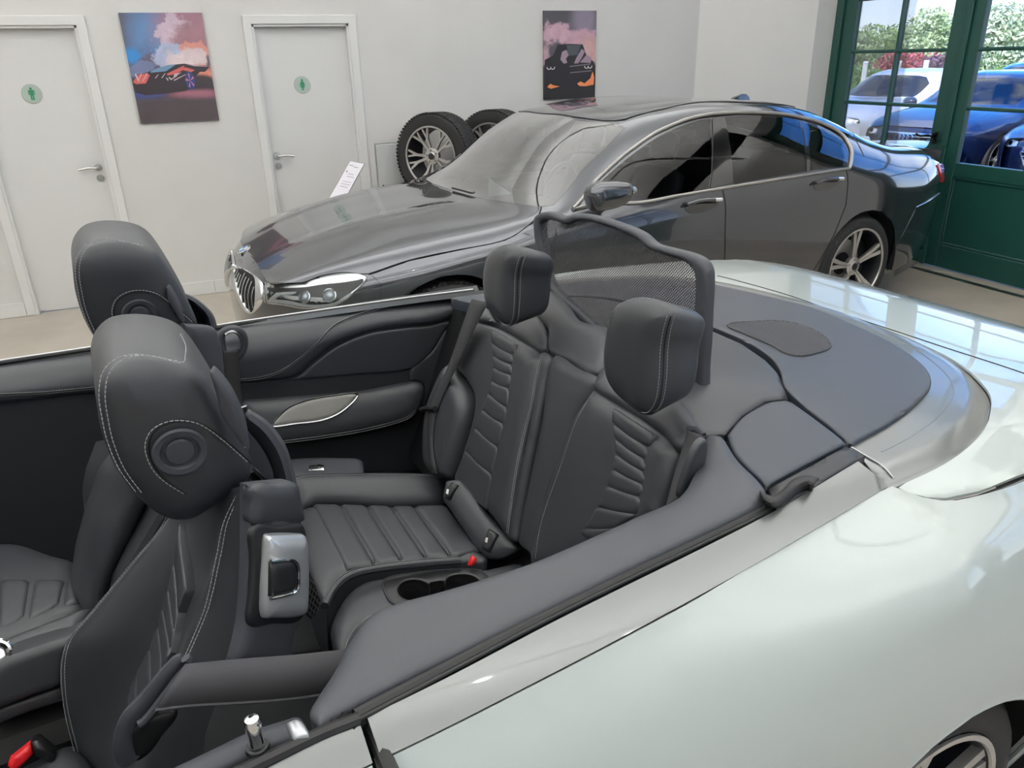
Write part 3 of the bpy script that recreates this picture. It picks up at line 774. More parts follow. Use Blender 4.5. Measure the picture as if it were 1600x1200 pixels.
so_ = [(gap+.004, .001, 1)]+[(x, .001) for x in np.linspace(.8, 1.6, 9)]+[(1.672, .001, 1), (1.672, .0595, 1)]+[(x, .0595) for x in np.linspace(1.6, .8, 9)]+[(gap+.004, .0595, 1)]
pad('shoulder_strip', STR, np.array([p[:2] for p in so_]), M['alu_trim'], car, depth=.015, sp=.02, raw=True)
# near door: outer skin and its strip
do_ = [(.2, 0), (gap-.035, 0), (gap-.007, VS*2.5)]+[(gap-.007, V5*.9), (gap-.007, V5-.003)]+[(x, V5-.003) for x in np.linspace(.65, .2, 12)]
door = pad('driver_door', FEN, np.array(do_), M['white_car'], car, depth=.02, sp=.03, raw=True, label='white driver door with chrome lock pin, cut by lower frame edge')
pad('door_strip', STR, np.array([(.2, .001), (gap-.006, .001), (gap-.006, .0595), (.2, .0595)]), M['alu_trim'], door, depth=.015, sp=.02, raw=True)

# ---- deck: tonneau, rim and boot lid are height fields
def deck_z(x, y): return 1.052-.012*np.clip((np.abs(y)-.3)/.4, 0, 1)**2-.02*np.clip(x-1.9, 0, 1)
DECK = zsurf(C, deck_z, .6, 2.7, -1, 1)
def boot_z(x, y):
    z = 1.030-.068*np.clip(x-2.05, 0, 2)**2*1.0-.16*np.clip(np.abs(y)-.45, 0, 1)**2
    return z-.25*np.clip(x-2.72, 0, 1)**1.5
BOOT = zsurf(C, boot_z, 1.6, 3.1, -1, 1)
rim_out_px = [(1387, 750), (1480, 708), (1530, 672), (1549, 640), (1545, 600), (1480, 545), (1350, 490), (1200, 440), (1110, 423)]
ton_px = [(1332, 694), (1400, 655), (1440, 622), (1455, 598), (1440, 570), (1380, 530), (1250, 475), (1130, 438)]
RO = crv([p[:2] for p in DECK.uv(rim_out_px)], n=6); TI = crv([p[:2] for p in DECK.uv(ton_px)], n=6)
def sym(P):                                                     # near half from the photograph, mirrored to the far side
    P = P[P[:, 1] < .0]; Q = P[::-1].copy(); Q[:, 1] *= -1
    return np.concatenate([P, Q])
RO, TI = sym(RO), sym(TI)
RIMZ = Surf(lambda x, y: np.stack([x, y, deck_z(x, y)-.006], -1), C, (1.5, 2.7), (-1, 1), 1)
def rim_extra(Q, d):
    do = seg_dist(Q, RO) ; di = seg_dist(Q, TI)
    return -.018*np.clip(1-do/.05, 0, 1)**2
xr0 = RO[0][0]
rim_poly = np.concatenate([RO, TI[::-1]])
pad('deck_rim', RIMZ, rim_poly, M['alu_trim'], car, depth=.02, sp=.012, raw=True, extra=rim_extra, label='silvery satin rim curving round the black tonneau')
# boot lid: inner edge = rim outer edge, outer edge = shut line towards the wing, then the tail
lid_near = [p[:2] for p in Surf(lambda x, y: np.stack([x, y, boot_z(x, y)], -1), C, (1.6, 3.1), (-1, 1), 1).uv([(1400, 757), (1425, 768), (1450, 774), (1480, 774), (1530, 764), (1600, 737)])]
far_x = 2.93
ln = np.array(lid_near+[(2.15, -.838), (2.5, -.785), (2.75, -.705), (2.9, -.60)])
tail = [(far_x+.05, -.4), (far_x+.07, 0), (far_x+.05, .4)]
lf = ln[::-1].copy(); lf[:, 1] *= -1
ROs = RO.copy()
inner = np.concatenate([[ [ln[0][0]-.02, ln[0][1]+.002] ], RO[1:-1], [[ln[0][0]-.02, -ln[0][1]-.002]]])
lid = np.concatenate([ln, tail, lf, inner[::-1]])
ln_f = resample(ln, 160); ln_all = np.concatenate([ln_f, ln_f*np.array([1, -1])])
def edge_d(Q): return np.sqrt(((Q[:, None]-ln_all[None])**2).sum(2)).min(1)
pad('boot_lid', BOOT, lid, M['white_car'], car, depth=.006, sp=.022, raw=True, extra=lambda Q, d: -.006*np.clip(1-edge_d(Q)/.02, 0, 1)**2, label='white boot lid with window reflections')
# body below the lid: dark gutter
g = np.concatenate([ln, tail, lf]); gut = MB(); gp = np.array([(x, y, boot_z(np.array([x]), np.array([y]))[0]-.012) for x, y in g])
gut.tube(gp-np.array([0, 0, .006]), .004, 6); gut.build('lid_gutter', M['dark'], car)
# tail closing the body (out of view)
tp = [C.M.T @ np.zeros(3)]
sk = [[(far_x+.0-.35*(abs(y)/.62)**4*.25, y, z) for y in np.linspace(-.62, .62, 15)] for z in (.35, .6, .82, .915)]
skin('rear_bumper', [[(x+.12 if z < .9 else x+.03, y, z) for x, y, z in r] for r in sk], M['white_car'], car)
# far wing (seen only from beside) and far side skin
FARS = Surf(loft(SIDE, -1), C, (.2, 2.95), (0, V5), -1)
pad('body_wing', FARS, np.array([(-.0+.2, 0), (ub, 0), (ub, V5-.003)]+[(x, V5-.003) for x in np.linspace(ub-.1, .2, 40)]), M['white_car'], car, depth=.02, sp=.06, raw=True)
SF = Surf(lambda u, v: strip_f(u, v)*np.array([1, -1, 1]), C, (.2, 1.7), (0, .06), -1)
pad('shoulder_strip', SF, np.array([(.2, .001), (1.672, .001), (1.672, .0595), (.2, .0595)]), M['alu_trim'], car, depth=.015, sp=.03, raw=True)
# front half of the shell (left of the frame): bonnet side and far front, simply closed
skin('body_side', [[(x, y, z) for x in np.linspace(-1.75, .22, 12)] for y, z in ((-.88, .2), (-.94, .5), (-.93, .79), (-.84, 1.0))], M['white_car'], car)
skin('body_side', [[(x, y, z) for x in np.linspace(-1.75, .22, 12)] for y, z in ((.88, .2), (.94, .5), (.93, .79), (.845, 1.004), (.80, 1.03))], M['white_car'], car)
# tonneau cover (front edge = seam measured on the near half)
seam = DECK.uv([(1325, 693), (1290, 663), (1250, 634), (1225, 615), (1217, 588), (1200, 563), (1160, 536), (1105, 512)])
sm = crv([p[:2] for p in seam], n=5); sm = sm[sm[:, 1] < -.03]; sf_ = sm[::-1].copy(); sf_[:, 1] *= -1
seam_full = np.concatenate([sm, sf_])
ton = np.concatenate([TI*np.array([1, 1]), seam_full[::-1]])
def hump(Q, c=(1.58, -.30)):
    dx = (Q[:, 0]-1.57)/.22
    r = .050*np.exp(-(np.clip(dx, 0, 9)**2*.8+np.clip(-dx, 0, 9)**2*.05)-(np.abs(Q[:, 1])/.425)**8)
    return r
tonneau = pad('tonneau_cover', DECK, ton, M['tonneau'], car, t=.004, r=.006, depth=.02, sp=.022, raw=True, extra=lambda Q, d: hump(Q), label='black textured tonneau cover with a speaker grille')
# speaker grille let into the tonneau
gpx = [(1137, 508), (1180, 503), (1225, 503), (1262, 512), (1292, 530), (1297, 543), (1280, 551), (1240, 556), (1205, 540), (1165, 523)]
TON = Surf(lambda x, y: np.stack([x, y, deck_z(x, y)+.004+hump(np.stack([x, y], -1))], -1), C, (1.4, 2.6), (-.8, .8), 1)
go = crv(TON.uv(gpx), True, 5)
M['speaker_cloth'] = mat('speaker_cloth', (74, 77, 84), .6)
tube('speaker_grille_rim', TON.P(go)+np.array([0, 0, .001]), .003, M['plastic'], tonneau, 6, closed=True)
pad('speaker_grille', TON, go, M['dark'], tonneau, lift=.0015, depth=0, sp=.02, raw=True)
lo, hi = go.min(0), go.max(0); gb = MB()
for x in np.arange(lo[0], hi[0], .0085):
    ys = np.linspace(lo[1], hi[1], 60); q = np.stack([np.full(60, x), ys], -1); q = q[inside(q, go)]
    if len(q) > 2: P = TON.P(np.array([q[0], q[len(q)//2], q[-1]]))+np.array([0, 0, .002]); gb.tube(P, .0020, 5)
o = gb.build('grille_rib', M['speaker_cloth'], tonneau, smooth=60); o['kind'] = 'stuff'
# shelf behind the rear seats (in front of the seam) and its flap
def shelf_z(x, y): return deck_z(x, y)-.006+hump(np.stack([x, y], -1))
SHELF = zsurf(C, shelf_z, 1.1, 2.2, -.9, .9)
off_ = sm.copy(); off_[:, 0] -= .006
flap_px = [(1322, 694, 1), (1275, 658), (1232, 627, 1), (1195, 632), (1158, 655), (1136, 682, 1), (1150, 715), (1198, 761, 1), (1250, 732)]
SHF = zsurf(C, lambda x, y: deck_z(x, y)+.002, 1.1, 2.2, -.9, .9)
flap = SHF.uv(flap_px)
pad('shelf_flap', SHF, flap, M['tonneau'], car, t=.005, r=.008, depth=.03, sp=.02, label='black deck flap beside the rear seat')
fl = flap[:]; fl = crv(fl, True, 4); ff = fl.copy(); ff[:, 1] *= -1
pad('shelf_flap', SHF, ff, M['tonneau'], car, t=.005, r=.008, depth=.03, sp=.03, raw=True)
sh_px = [(1232, 624), (1224, 606), (1215, 585), (1196, 565), (1160, 540), (1105, 516)]
shp = SHELF.uv(sh_px)
bk = SHELF.uv([(1160, 651), (1134, 681), (1092, 684), (1070, 645)])
nearh = [p[:2] for p in bk[::-1]]+[p[:2] for p in SHELF.uv([(1195, 629)])]+[p[:2] for p in shp[:-1]]
nearh = np.array(nearh); nearh = nearh[nearh[:, 1] < -.02]
A0 = np.array([(1.44, -.12)]); 
nh = np.concatenate([nearh, [(nearh[-1][0]+.005, -.02)]]); fh = nh[::-1].copy(); fh[:, 1] *= -1
front = np.array([(1.50, .42), (1.53, .15), (1.53, -.15)])
shelf = np.concatenate([nh, fh, front])
pad('parcel_shelf', SHELF, shelf, M['leather_fine'], car, t=.006, r=.012, depth=.06, sp=.022, raw=True, label='black leather shelf with humps behind the rear headrests')

# second shut line across the boot, bright joint between shoulder strip and rim, crease on the rim
sl = BOOT.p3([(1121, 431), (1160, 441), (1230, 461), (1305, 487), (1400, 518), (1500, 551), (1640, 598)], lift=.0004)
tube('lid_gap', sl, .0017, M['dark'], car, 6)
tube('joint_edge', line3_ := crv3(C.Z([(1330, 700), (1352, 713), (1378, 729), (1396, 748)], 1.046), n=5), .003, M['satin_chrome'], car, 6)
mid = resample(TI, 80)*.62+resample(RO, 80)*.38
tube('rim_crease', np.stack([mid[:, 0], mid[:, 1], deck_z(mid[:, 0], mid[:, 1])-.0068], -1)[2:-2], .0022, M['alu_trim'], car, 6)

# front end of the convertible, left of the frame: bonnet, nose, windscreen and its frame, steering wheel
yy = np.linspace(-.84, .84, 17)
skin('bonnet', [[(x, y*(1-.10*(x < -1.6)), z-.10*(abs(y)/.84)**3) for y in yy] for x, z in ((-.80, 1.03), (-1.1, 1.0), (-1.45, .95), (-1.75, .87), (-1.95, .76))], M['white_car'], car)
skin('front_bumper', [[(x+.30*(abs(y)/.84)**2.5, y*(.93), z) for y in yy] for x, z in ((-1.97, .70), (-2.06, .55), (-2.08, .40), (-2.0, .22))], M['white_car'], car)
wsb = [(-.80+.12*(abs(y)/.72)**2, y, 1.035-.02*(abs(y)/.72)**2) for y in np.linspace(-.72, .72, 13)]; wst = [(-.27+.06*(abs(y)/.56)**2, y, 1.375-.03*(abs(y)/.56)**2) for y in np.linspace(-.56, .56, 13)]
skin('windscreen', [wsb, wst], M['window'], car, n=24, m=3)
fr_t = MB(); fr_t.tube(wst, .022, 8); fr_t.tube([wsb[0], wst[0]], .022, 8); fr_t.tube([wsb[-1], wst[-1]], .022, 8); fr_t.build('windscreen_frame', M['black_trim'], car)
tube('steering_wheel', [(-.46+.05*math.sin(a), -.37+.185*math.cos(a), .90+.18*math.sin(a)) for a in np.linspace(0, 2*PI, 41)[:-1]], .015, M['plastic'], car, 8, closed=True)
# ================================================================== inside the convertible
def zc(s, ox, oy):                                              # reading points off an enlarged crop of the photograph
    return lambda pts: [(p[0]/s+ox, p[1]/s+oy)+tuple(p[2:3]) for p in pts]
Z1 = zc(3, 0, 380); Z2 = zc(2.307, 0, 680); Z3 = zc(3, 340, 430); Z4 = zc(2.106, 640, 330); Z5 = zc(3, 400, 680); Z7 = zc(2, 400, 800); Z6 = zc(2.2857, 900, 400)
def line3(pts, n=6): return crv3(pts, n=n)
# ---- cabin tub
tub = MB(); 
tub.box(-1.6, 1.5, -.80, .80, .20, .23); tub.box(-1.6, 1.7, -.80, -.74, .2, .99); tub.box(-1.6, 1.7, .745, .80, .2, .985); tub.box(1.5, 1.7, -.80, .80, .2, .98); tub.box(-1.62, -1.6, -.80, .80, .2, .95)
tub.build('cabin_tub', M['carpet'], car, label='black carpet lining of the cabin', smooth=0)
db = MB(); db.box(-1.75, -.75, -.78, .78, .70, .98, bev=.06); db.build('dashboard', M['soft_plastic'], car)
# ---- near rail beside the rear seats
RAIL = zsurf(C, lambda x, y: 1.040+.010*np.clip((y+.8)/.15, -1, 1.2)+0*x, .3, 1.7, -.9, -.3)
rail_px = [(500, 1140, 1), (520, 1126), (600, 1083), (700, 1033), (875, 946), (1000, 884), (1100, 836), (1193, 790, 1), (1195, 768), (1155, 725), (1130, 686, 1), (1106, 684), (1098, 708), (1085, 742), (1060, 780), (1000, 808), (950, 831), (840, 879), (760, 906), (690, 927), (620, 946), (578, 965), (548, 1003), (520, 1056), (494, 1096), (484, 1118)]
rail_o = RAIL.uv(rail_px)
rail = pad('side_rail', RAIL, rail_o, M['rail_leather'], car, t=.012, r=.028, depth=.13, sp=.022, label='black grained leather rail along the near side')
# lower lip of the rail and rubber seals between rail and paint
def strip_between(name, pa, pb, za, zb, m, t=.004, parent=car):
    a = line3(C.Z(pa, za)); b = line3(C.Z(pb, zb)); return skin(name, [a, (resample(a, 30)+resample(b, 30))/2+np.array([0, 0, t]), b], m, parent, n=40)
strip_between('rail_lip', [(497, 1141), (600, 1085), (875, 948), (1193, 792)], [(503, 1152), (600, 1100), (880, 956), (1193, 803)], 1.035, 1.015, M['leather_fine'])
sp_ = [(560, 1128), (700, 1054), (880, 959), (1100, 851), (1200, 802), (1345, 716)]
sd = line3(C.Z(sp_, 1.040)); 
tube('window_seal', sd+np.array([0, .012, -.002]), .0085, M['rubber'], car, 10, label='black rubber window seal beside the paint')
tube('window_seal', sd+np.array([0, .030, -.010]), .0085, M['rubber'], car, 10)
tube('seal_lip', sd+np.array([0, .002, .001]), .003, M['rubber'], car, 8)
# crumpled end of the seal beside the flap
cz1 = line3(np.array(C.Z([(1187, 768), (1205, 776), (1222, 768), (1240, 750), (1262, 744), (1280, 748)], 1.058)), 6); cz2 = line3(np.array(C.Z([(1192, 778), (1208, 786), (1225, 775), (1243, 760), (1262, 752), (1272, 757)], 1.066)), 6); cz3 = line3(np.array(C.Z([(1197, 790), (1212, 792), (1230, 784), (1247, 770), (1262, 764), (1268, 768)], 1.046)), 6)
skin('crumpled_seal', [cz1, cz2, cz3], M['rubber'], car, n=26, m=5, thick=.004, label='crumpled rubber seal end')
pad('seal_plate', zsurf(C, lambda x, y: 1.046+0*x, .9, 1.9, -.9, -.4), zsurf(C, lambda x, y: 1.046+0*x, .9, 1.9, -.9, -.4).uv([(1200, 765, 1), (1322, 698, 1), (1352, 712, 1), (1215, 795, 1)]), M['plastic'], car, t=.003, r=.005, depth=.02)

# ---- far side trim
def fy(z): return .715+.085*np.clip((z-.965)/.065, 0, 1.15)**2
FT = Surf(lambda x, z: np.stack([x, fy(z)+0*x, z], -1), C, (-1.2, 1.7), (.2, 1.045), 1)
top_px = [(-60, 580), (0, 570), (163, 545), (340, 514), (500, 490), (640, 470), (742, 457)]
st_px = Z3([(-1200, 590), (-1020, 566), (-555, 520), (-240, 494), (95, 485), (200, 475), (300, 440), (400, 370), (480, 300), (560, 245), (700, 195), (900, 145), (1180, 115)])
pad('trim_backing', FT, [(-1.2, .45, 1), (1.6, .45, 1), (1.62, 1.03, 1), (1., 1.035), (0, 1.035), (-1.2, 1.035, 1)], M['shade_plastic'], car, depth=0, sp=.05)
pad('rear_corner_trim', FT, FT.uv(Z3([(905, 442), (1000, 362), (1080, 245), (1150, 208), (1240, 120, 1), (1340, 150, 1), (1150, 420), (1030, 640, 1), (965, 655), (968, 520), (945, 498), (905, 495, 1)])), M['leather_fine'], car, t=.005, r=.01, depth=.01, sp=.03)
a = FT.uv(top_px); 
bulge = FT.uv(Z3([(-1200, 606), (-1020, 600), (-555, 548), (-330, 528), (0, 508), (150, 500), (360, 470), (450, 400), (560, 320), (700, 265), (850, 240), (1000, 225), (1150, 175), (1200, 130)]))
upper = [(p[0], p[1]) for p in a]+[(p[0], p[1]) for p in bulge[::-1]]
upper[len(a)-1] = upper[len(a)-1]+(1,); upper[0] = upper[0]+(1,); upper[-1] = upper[-1]+(1,); upper[len(a)] = upper[len(a)]+(1,)
ftu = pad('side_trim', FT, upper, M['leather'], car, t=.018, r=.03, depth=.01, sp=.025, label='black leather upper trim along the far side')
FTL = Surf(lambda x, z: np.stack([x, fy(z)-.019+0*x, z], -1), C, (-1.2, 1.7), (.2, 1.045), 1)
ps = FT.p3(st_px, lift=.0185); nrm = np.array([0, -1, 0])
stitch('stitching', [ps, ps+np.array([0, 0, .006])], M['thread'], ftu)
tube('seam', ps+np.array([0, .0, .003]), .0016, M['dark'], ftu, 6)
low = FT.uv(Z3([(-100, 560), (100, 503), (360, 490), (640, 465), (900, 440), (1000, 360), (1080, 240), (1150, 205), (1000, 235), (850, 250), (700, 275), (560, 332), (450, 412), (360, 482), (150, 512)]))
pad('trim_insert', FT, low, M['leather_fine'], car, t=.006, r=.01, depth=.01, sp=.03)
# chrome and seal along the far belt
M['bright_strip'] = mat('bright_anodised_strip', (222, 224, 226), .35, metal=.3)
tp3 = line3([(x, y, z) for x, y, z in C.Z(top_px, 1.035)])
tube('window_seal', tp3+np.array([0, .004, .004]), .006, M['rubber'], car, 8)
tube('chrome_strip', tp3+np.array([0, .014, .006]), .0036, M['bright_strip'], car, 8, label='thin chrome strip along the far belt line')
# arm rest with oval speaker
ARM = plane(C, (0, .68, .7), (1, 0, 0), (0, .35, 1))
arm = ARM.uv(Z3([(105, 580, 1), (640, 545), (900, 500), (945, 503), (965, 530), (955, 590), (930, 645), (880, 680), (700, 730), (480, 768), (260, 795), (120, 815, 1)]))
am = pad('side_armrest', ARM, arm, M['leather_fine'], car, t=.03, r=.05, depth=.03, sp=.022, label='black rear armrest panel with an oval speaker')
ARM2 = plane(C, np.array([0, .68, .7])-np.array([0, 1, -.35])/np.linalg.norm([1, .35])*.031, (1, 0, 0), (0, .35, 1))
spk = crv(ARM2.uv(Z3([(257, 700), (275, 670), (340, 615), (440, 580), (560, 560), (640, 552), (655, 562), (620, 605), (560, 650), (480, 680), (360, 695), (265, 708)])), True, 5)
pad('oval_speaker', ARM2, spk, M['grille_metal'], am, t=.004, r=.012, lift=.002, depth=.006, sp=.012, raw=True, label='perforated grey oval speaker cover')
tube('speaker_rim', ARM2.P(spk)+np.array([0, -.004, 0]), .0028, M['satin_chrome'], am, 6, closed=True)
ps = ARM2.p3(Z3([(130, 800), (260, 782), (480, 755), (700, 718), (880, 668), (930, 630)]))
stitch('stitching', [ps, ps+np.array([0, -.003, -.006])], M['thread'], am)
# ledge with chrome switch beside the far rear cushion
LEDGE = plane(C, (0, .6, .60), (1, 0, 0), (0, 1, .25))
lg = LEDGE.uv(Z3([(290, 900, 1), (330, 868), (640, 862), (682, 875, 1), (690, 960, 1), (300, 960, 1)]))
ldg = pad('side_ledge', LEDGE, lg, M['soft_plastic'], car, t=.012, r=.02, depth=.12, sp=.025)
pad('ledge_switch', LEDGE, LEDGE.uv(Z3([(430, 906, 1), (498, 902, 1), (502, 930, 1), (428, 933, 1)])), M['chrome'], ldg, t=.004, r=.004, lift=.012, depth=.004, sp=.01, label='small chrome window switch')
pad('switch_button', LEDGE, LEDGE.uv(Z3([(434, 909, 1), (470, 907, 1), (472, 928, 1), (433, 931, 1)])), M['plastic'], ldg, t=.003, r=.003, lift=.0155, depth=.004, sp=.01)
# belt guide ring on the far B-pillar, and the passenger belt hanging from it
rp = crv3(C.Y([(348, 520), (366, 514), (379, 522), (381, 540), (373, 556), (360, 562), (350, 552), (346, 536)], .70), True, 5)
rb = MB(); rb.tube(rp, .011, 10, closed=True); rng_o = rb.build('belt_ring', M['soft_plastic'], car, label='black oval belt guide on the far pillar')
tube('ring_bezel', crv3(C.Y([(352, 523), (364, 518), (374, 525), (376, 540), (370, 552)], .688), False, 6), .004, M['satin_chrome'], rng_o, 8)
M['belt2'] = M['belt']
def ribbon(name, L_, R_, m, parent, thick=.0016, label=None):
    return skin(name, [line3(L_), line3(R_)], m, parent, n=24, m=2, thick=thick, label=label)
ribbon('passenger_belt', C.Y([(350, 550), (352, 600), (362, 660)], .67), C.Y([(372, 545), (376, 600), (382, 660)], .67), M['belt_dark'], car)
tube('belt_hook', C.Y([(372, 638), (384, 634), (385, 645), (380, 650)], .66), .006, M['satin_chrome'], car, 8)
# far front door: lower shelf and pocket, all in the dark
DR = plane(C, (0, .70, .6), (1, 0, 0), (0, .3, 1))
pad('door_armrest', DR, DR.uv([(-60, 790, 1), (0, 778), (70, 755), (150, 735, 1), (150, 672, 1), (110, 690), (40, 740), (-60, 770, 1)]), M['leather_fine'], car, t=.02, r=.03, depth=.02, sp=.03)

# ---- rear bench
CUS = plane(C, (1.0, .3, .58), (1, 0, -.06), (0, 1, 0))
fx = Z5([(395, 335), (520, 340), (635, 343), (740, 342), (885, 335)])
def flute_cells(S, top, bot, m, parent, t, r, name='seat_flute', sp=.012, depth=.02):
    """padded strips between successive boundary lines; each line is (start, end)"""
    for i in range(len(top)-1):
        q = [top[i]+(1,), top[i+1]+(1,), bot[i+1]+(1,), bot[i]+(1,)]
        pad(name, S, S.uv(q), m, parent, t=t, r=r, depth=depth, sp=sp)
bench = pad('rear_cushion', CUS, CUS.uv(Z5([(190, 360, 1), (250, 330), (890, 335, 1), (1020, 520), (1085, 578), (985, 585), (900, 585), (560, 620), (440, 650), (370, 710), (325, 800, 1), (260, 680), (215, 500)])), M['leather_fine'], car, t=.02, r=.05, depth=.16, sp=.025, lift=-.012, label='black rear seat cushion with stitched flutes')
tops = Z5([(262, 332), (395, 333), (520, 338), (635, 341), (740, 341), (890, 336)]); bots = Z5([(420, 640), (560, 615), (688, 602), (803, 590), (917, 582), (1050, 548)])
flute_cells(CUS, tops, bots, M['leather_fine'], bench, .012, .014)
# front roll stitched edge (nearest to the tray)
CUT = plane(C, (1.0, .3, .595), (1, 0, -.06), (0, 1, 0))
ep = CUT.p3(Z5([(322, 800), (355, 735), (405, 680), (470, 648), (560, 628), (700, 610), (800, 600), (960, 588)]))
tube('cushion_piping', ep, .010, M['leather'], bench, 8)
stitch('stitching', [ep+np.array([0, .006, .010]), ep+np.array([0, -.003, .011])], M['thread'], bench)
# raised far bolster
BOL = plane(C, (1.0, .50, .63), (1, 0, 0), (0, .8, .55))
bo = pad('cushion_bolster', BOL, BOL.uv(Z5([(160, 215), (230, 188), (500, 180), (820, 185), (890, 210, 1), (885, 335, 1), (640, 345), (300, 330), (205, 365, 1)])), M['leather_fine'], car, t=.03, r=.06, depth=.08, sp=.025, label='raised outer bolster of the far rear cushion')
BOT = plane(C, np.array([1.0, .50, .63])+np.array([0, -.55, .8])*.02, (1, 0, 0), (0, .8, .55))
ps = BOT.p3(Z5([(165, 212), (230, 192), (500, 184), (820, 189), (880, 205)])); stitch('stitching', [ps], M['thread'], bo)
# cushion back ledge with child-seat anchor tabs
LED = plane(C, (1.25, .1, .62), (-.55, 1, 0), (.35, .2, .55))
ld = pad('anchor_ledge', LED, LED.uv(Z5([(895, 215, 1), (960, 215), (1110, 400), (1230, 525), (1200, 560), (1105, 585), (1045, 540), (905, 340), (880, 300)])), M['leather_fine'], car, t=.015, r=.03, depth=.05, sp=.02)
LEDT = plane(C, np.array([1.25, .1, .62])+np.cross((-.55, 1, 0), (.35, .2, .55))*0, (-.55, 1, 0), (.35, .2, .55))
for q, c in (([(893, 295, 1), (930, 225, 1), (962, 238, 1), (925, 310, 1)], (918, 272)), ([(1070, 530, 1), (1105, 440, 1), (1150, 470, 1), (1110, 555, 1)], (1100, 497))):
    tb = pad('anchor_tab', LED, LED.uv(Z5(q)), M['plastic'], ld, t=.006, r=.008, lift=.016, depth=.008, sp=.01, label='black anchor tab with a small white seat symbol')
    w_ = Z5([(c[0]-7, c[1]+6, 1), (c[0]-2, c[1]-14, 1), (c[0]+8, c[1]-12, 1), (c[0]+4, c[1]+12, 1)])
    pad('seat_symbol', LED, LED.uv(w_), M['white_paint'], tb, lift=.0235, depth=0, sp=.01)
# red buckle
RB = plane(C, (1.15, 0, .60), (1, 0, 0), (0, .5, 1))
pad('belt_buckle', RB, RB.uv(Z5([(985, 608, 1), (1003, 560, 1), (1022, 578, 1), (1008, 607, 1)])), M['red'], car, t=.004, r=.004, lift=.02, depth=.012, sp=.01, label='small red seat belt buckle between the rear seats')
# centre tray with cup holders
TRAY = plane(C, (1.05, 0, .575), (1, 0, 0), (0, 1, 0))
tr_o = TRAY.uv(Z5([(345, 860), (390, 760), (450, 690), (530, 650), (680, 632), (900, 608), (1010, 610), (1240, 560, 1), (1330, 640, 1), (1100, 760, 1), (700, 810), (560, 840), (480, 890), (420, 990), (390, 1010), (350, 930)]))
def circ(pts, n=5): return crv(TRAY.uv(Z5(pts)), True, n)
h1 = circ([(665, 712), (690, 675), (740, 664), (800, 680), (812, 700), (812, 740), (770, 762), (710, 758), (675, 738)])
h2 = circ([(885, 690), (900, 655), (950, 640), (1010, 645), (1048, 672), (1050, 695), (990, 730), (920, 742), (888, 725)])
h3 = circ([(815, 700), (812, 682), (845, 672), (880, 672), (884, 700), (880, 738), (840, 745), (815, 738)])
tray = pad('centre_tray', TRAY, tr_o, M['leather_fine'], car, t=.02, r=.035, depth=.30, sp=.02, holes=[h1, h2, h3], lift=-.03, label='black centre tray between the rear seats with two cup holders')
cp = crv(TRAY.uv(Z5([(592, 680), (605, 660), (690, 640), (870, 620), (1000, 615), (1060, 625), (1095, 665), (1060, 700), (900, 752), (760, 778), (660, 780), (620, 755)])), True, 5)
cupp = pad('cup_holder_panel', TRAY, cp, M['plastic'], tray, t=.003, r=.006, lift=-.009, depth=.004, sp=.012, holes=[h1, h2, h3], raw=True, label='satin black cup holder panel')
tube('panel_rim', TRAY.P(cp)+np.array([0, 0, -.008]), .002, M['soft_plastic'], tray, 6, closed=True)
for h in (h1, h2, h3):
    b = MB(); k = len(h); a = TRAY.P(h)-np.array([0, 0, .010]); c_ = a-np.array([0, 0, .07]); b.add(np.concatenate([a, c_]), [(i, (i+1) % k, k+(i+1) % k, k+i) for i in range(k)]+[tuple(range(k, 2*k))])
    b.build('cup_holder', M['dark'], tray, fix=False)
TRT = plane(C, (1.05, 0, .572), (1, 0, 0), (0, 1, 0))
ps = TRT.p3(Z5([(418, 1000), (435, 950), (480, 885), (560, 835), (700, 803)])); stitch('stitching', [ps], M['thread'], tray)
# ---- rear backrests, a reclined plane
BN = np.array([-.44, 0, .18])/np.linalg.norm([.44, .18])
BK0 = np.array([1.44, 0, 1.02])
BACK = plane(C, BK0, (0, -1, 0), (.18, 0, .44)); 
def BKL(d): return plane(C, BK0+BN*d, (0, -1, 0), (.18, 0, .44))
def rest(nm, px, m, t, r, lift=0., depth=.08, parent=None, label=None, sp=.022): return pad(nm, BACK, BACK.uv(Z4(px)), m, parent or car, t=t, r=r, lift=lift, depth=depth, sp=sp, label=label)
fb = rest('backrest', [(225, 365, 1), (295, 388), (375, 432), (430, 470), (440, 500), (395, 720), (350, 960), (330, 1060), (300, 1030), (240, 960), (165, 880), (185, 800), (215, 700), (225, 620), (195, 560), (160, 505), (190, 420)], M['leather_fine'], .022, .04, label='far rear backrest with horizontal flutes')
rest('backrest_bolster', [(150, 508), (175, 545), (207, 600), (212, 660), (190, 760), (160, 860), (150, 880), (100, 865), (78, 840), (72, 760), (85, 650), (110, 580)], M['leather_fine'], .035, .04, .012, parent=fb)
LW = [(292, 397), (290, 437), (293, 478), (297, 518), (290, 562), (280, 602), (260, 655), (237, 715), (205, 788), (168, 880)]
RW = [(372, 443), (366, 480), (362, 512), (360, 545), (352, 588), (346, 652), (334, 706), (316, 782), (296, 872), (275, 985)]
def flutes(L_, R_, parent, lift):
    for i in range(len(L_)-1):
        a, b, c, d = L_[i], R_[i], R_[i+1], L_[i+1]
        pad('back_flute', BACK, BACK.uv(Z4([a+(1,), b+(1,), c+(1,), ((c[0]+d[0])/2-4, (c[1]+d[1])/2+6), d+(1,), ((a[0]+d[0])/2, (a[1]+d[1])/2)])), M['leather_fine'], parent, t=.006, r=.012, lift=lift, depth=.012, sp=.011)
flutes(LW, RW, fb, .019)
BT = BKL(.024)
p1_ = BT.p3(Z4([(432, 474), (412, 560), (395, 650), (372, 740), (350, 840), (332, 960), (318, 1062)])); stitch('stitching', [p1_, p1_+np.array([0, -.007, 0])], M['thread'], fb)
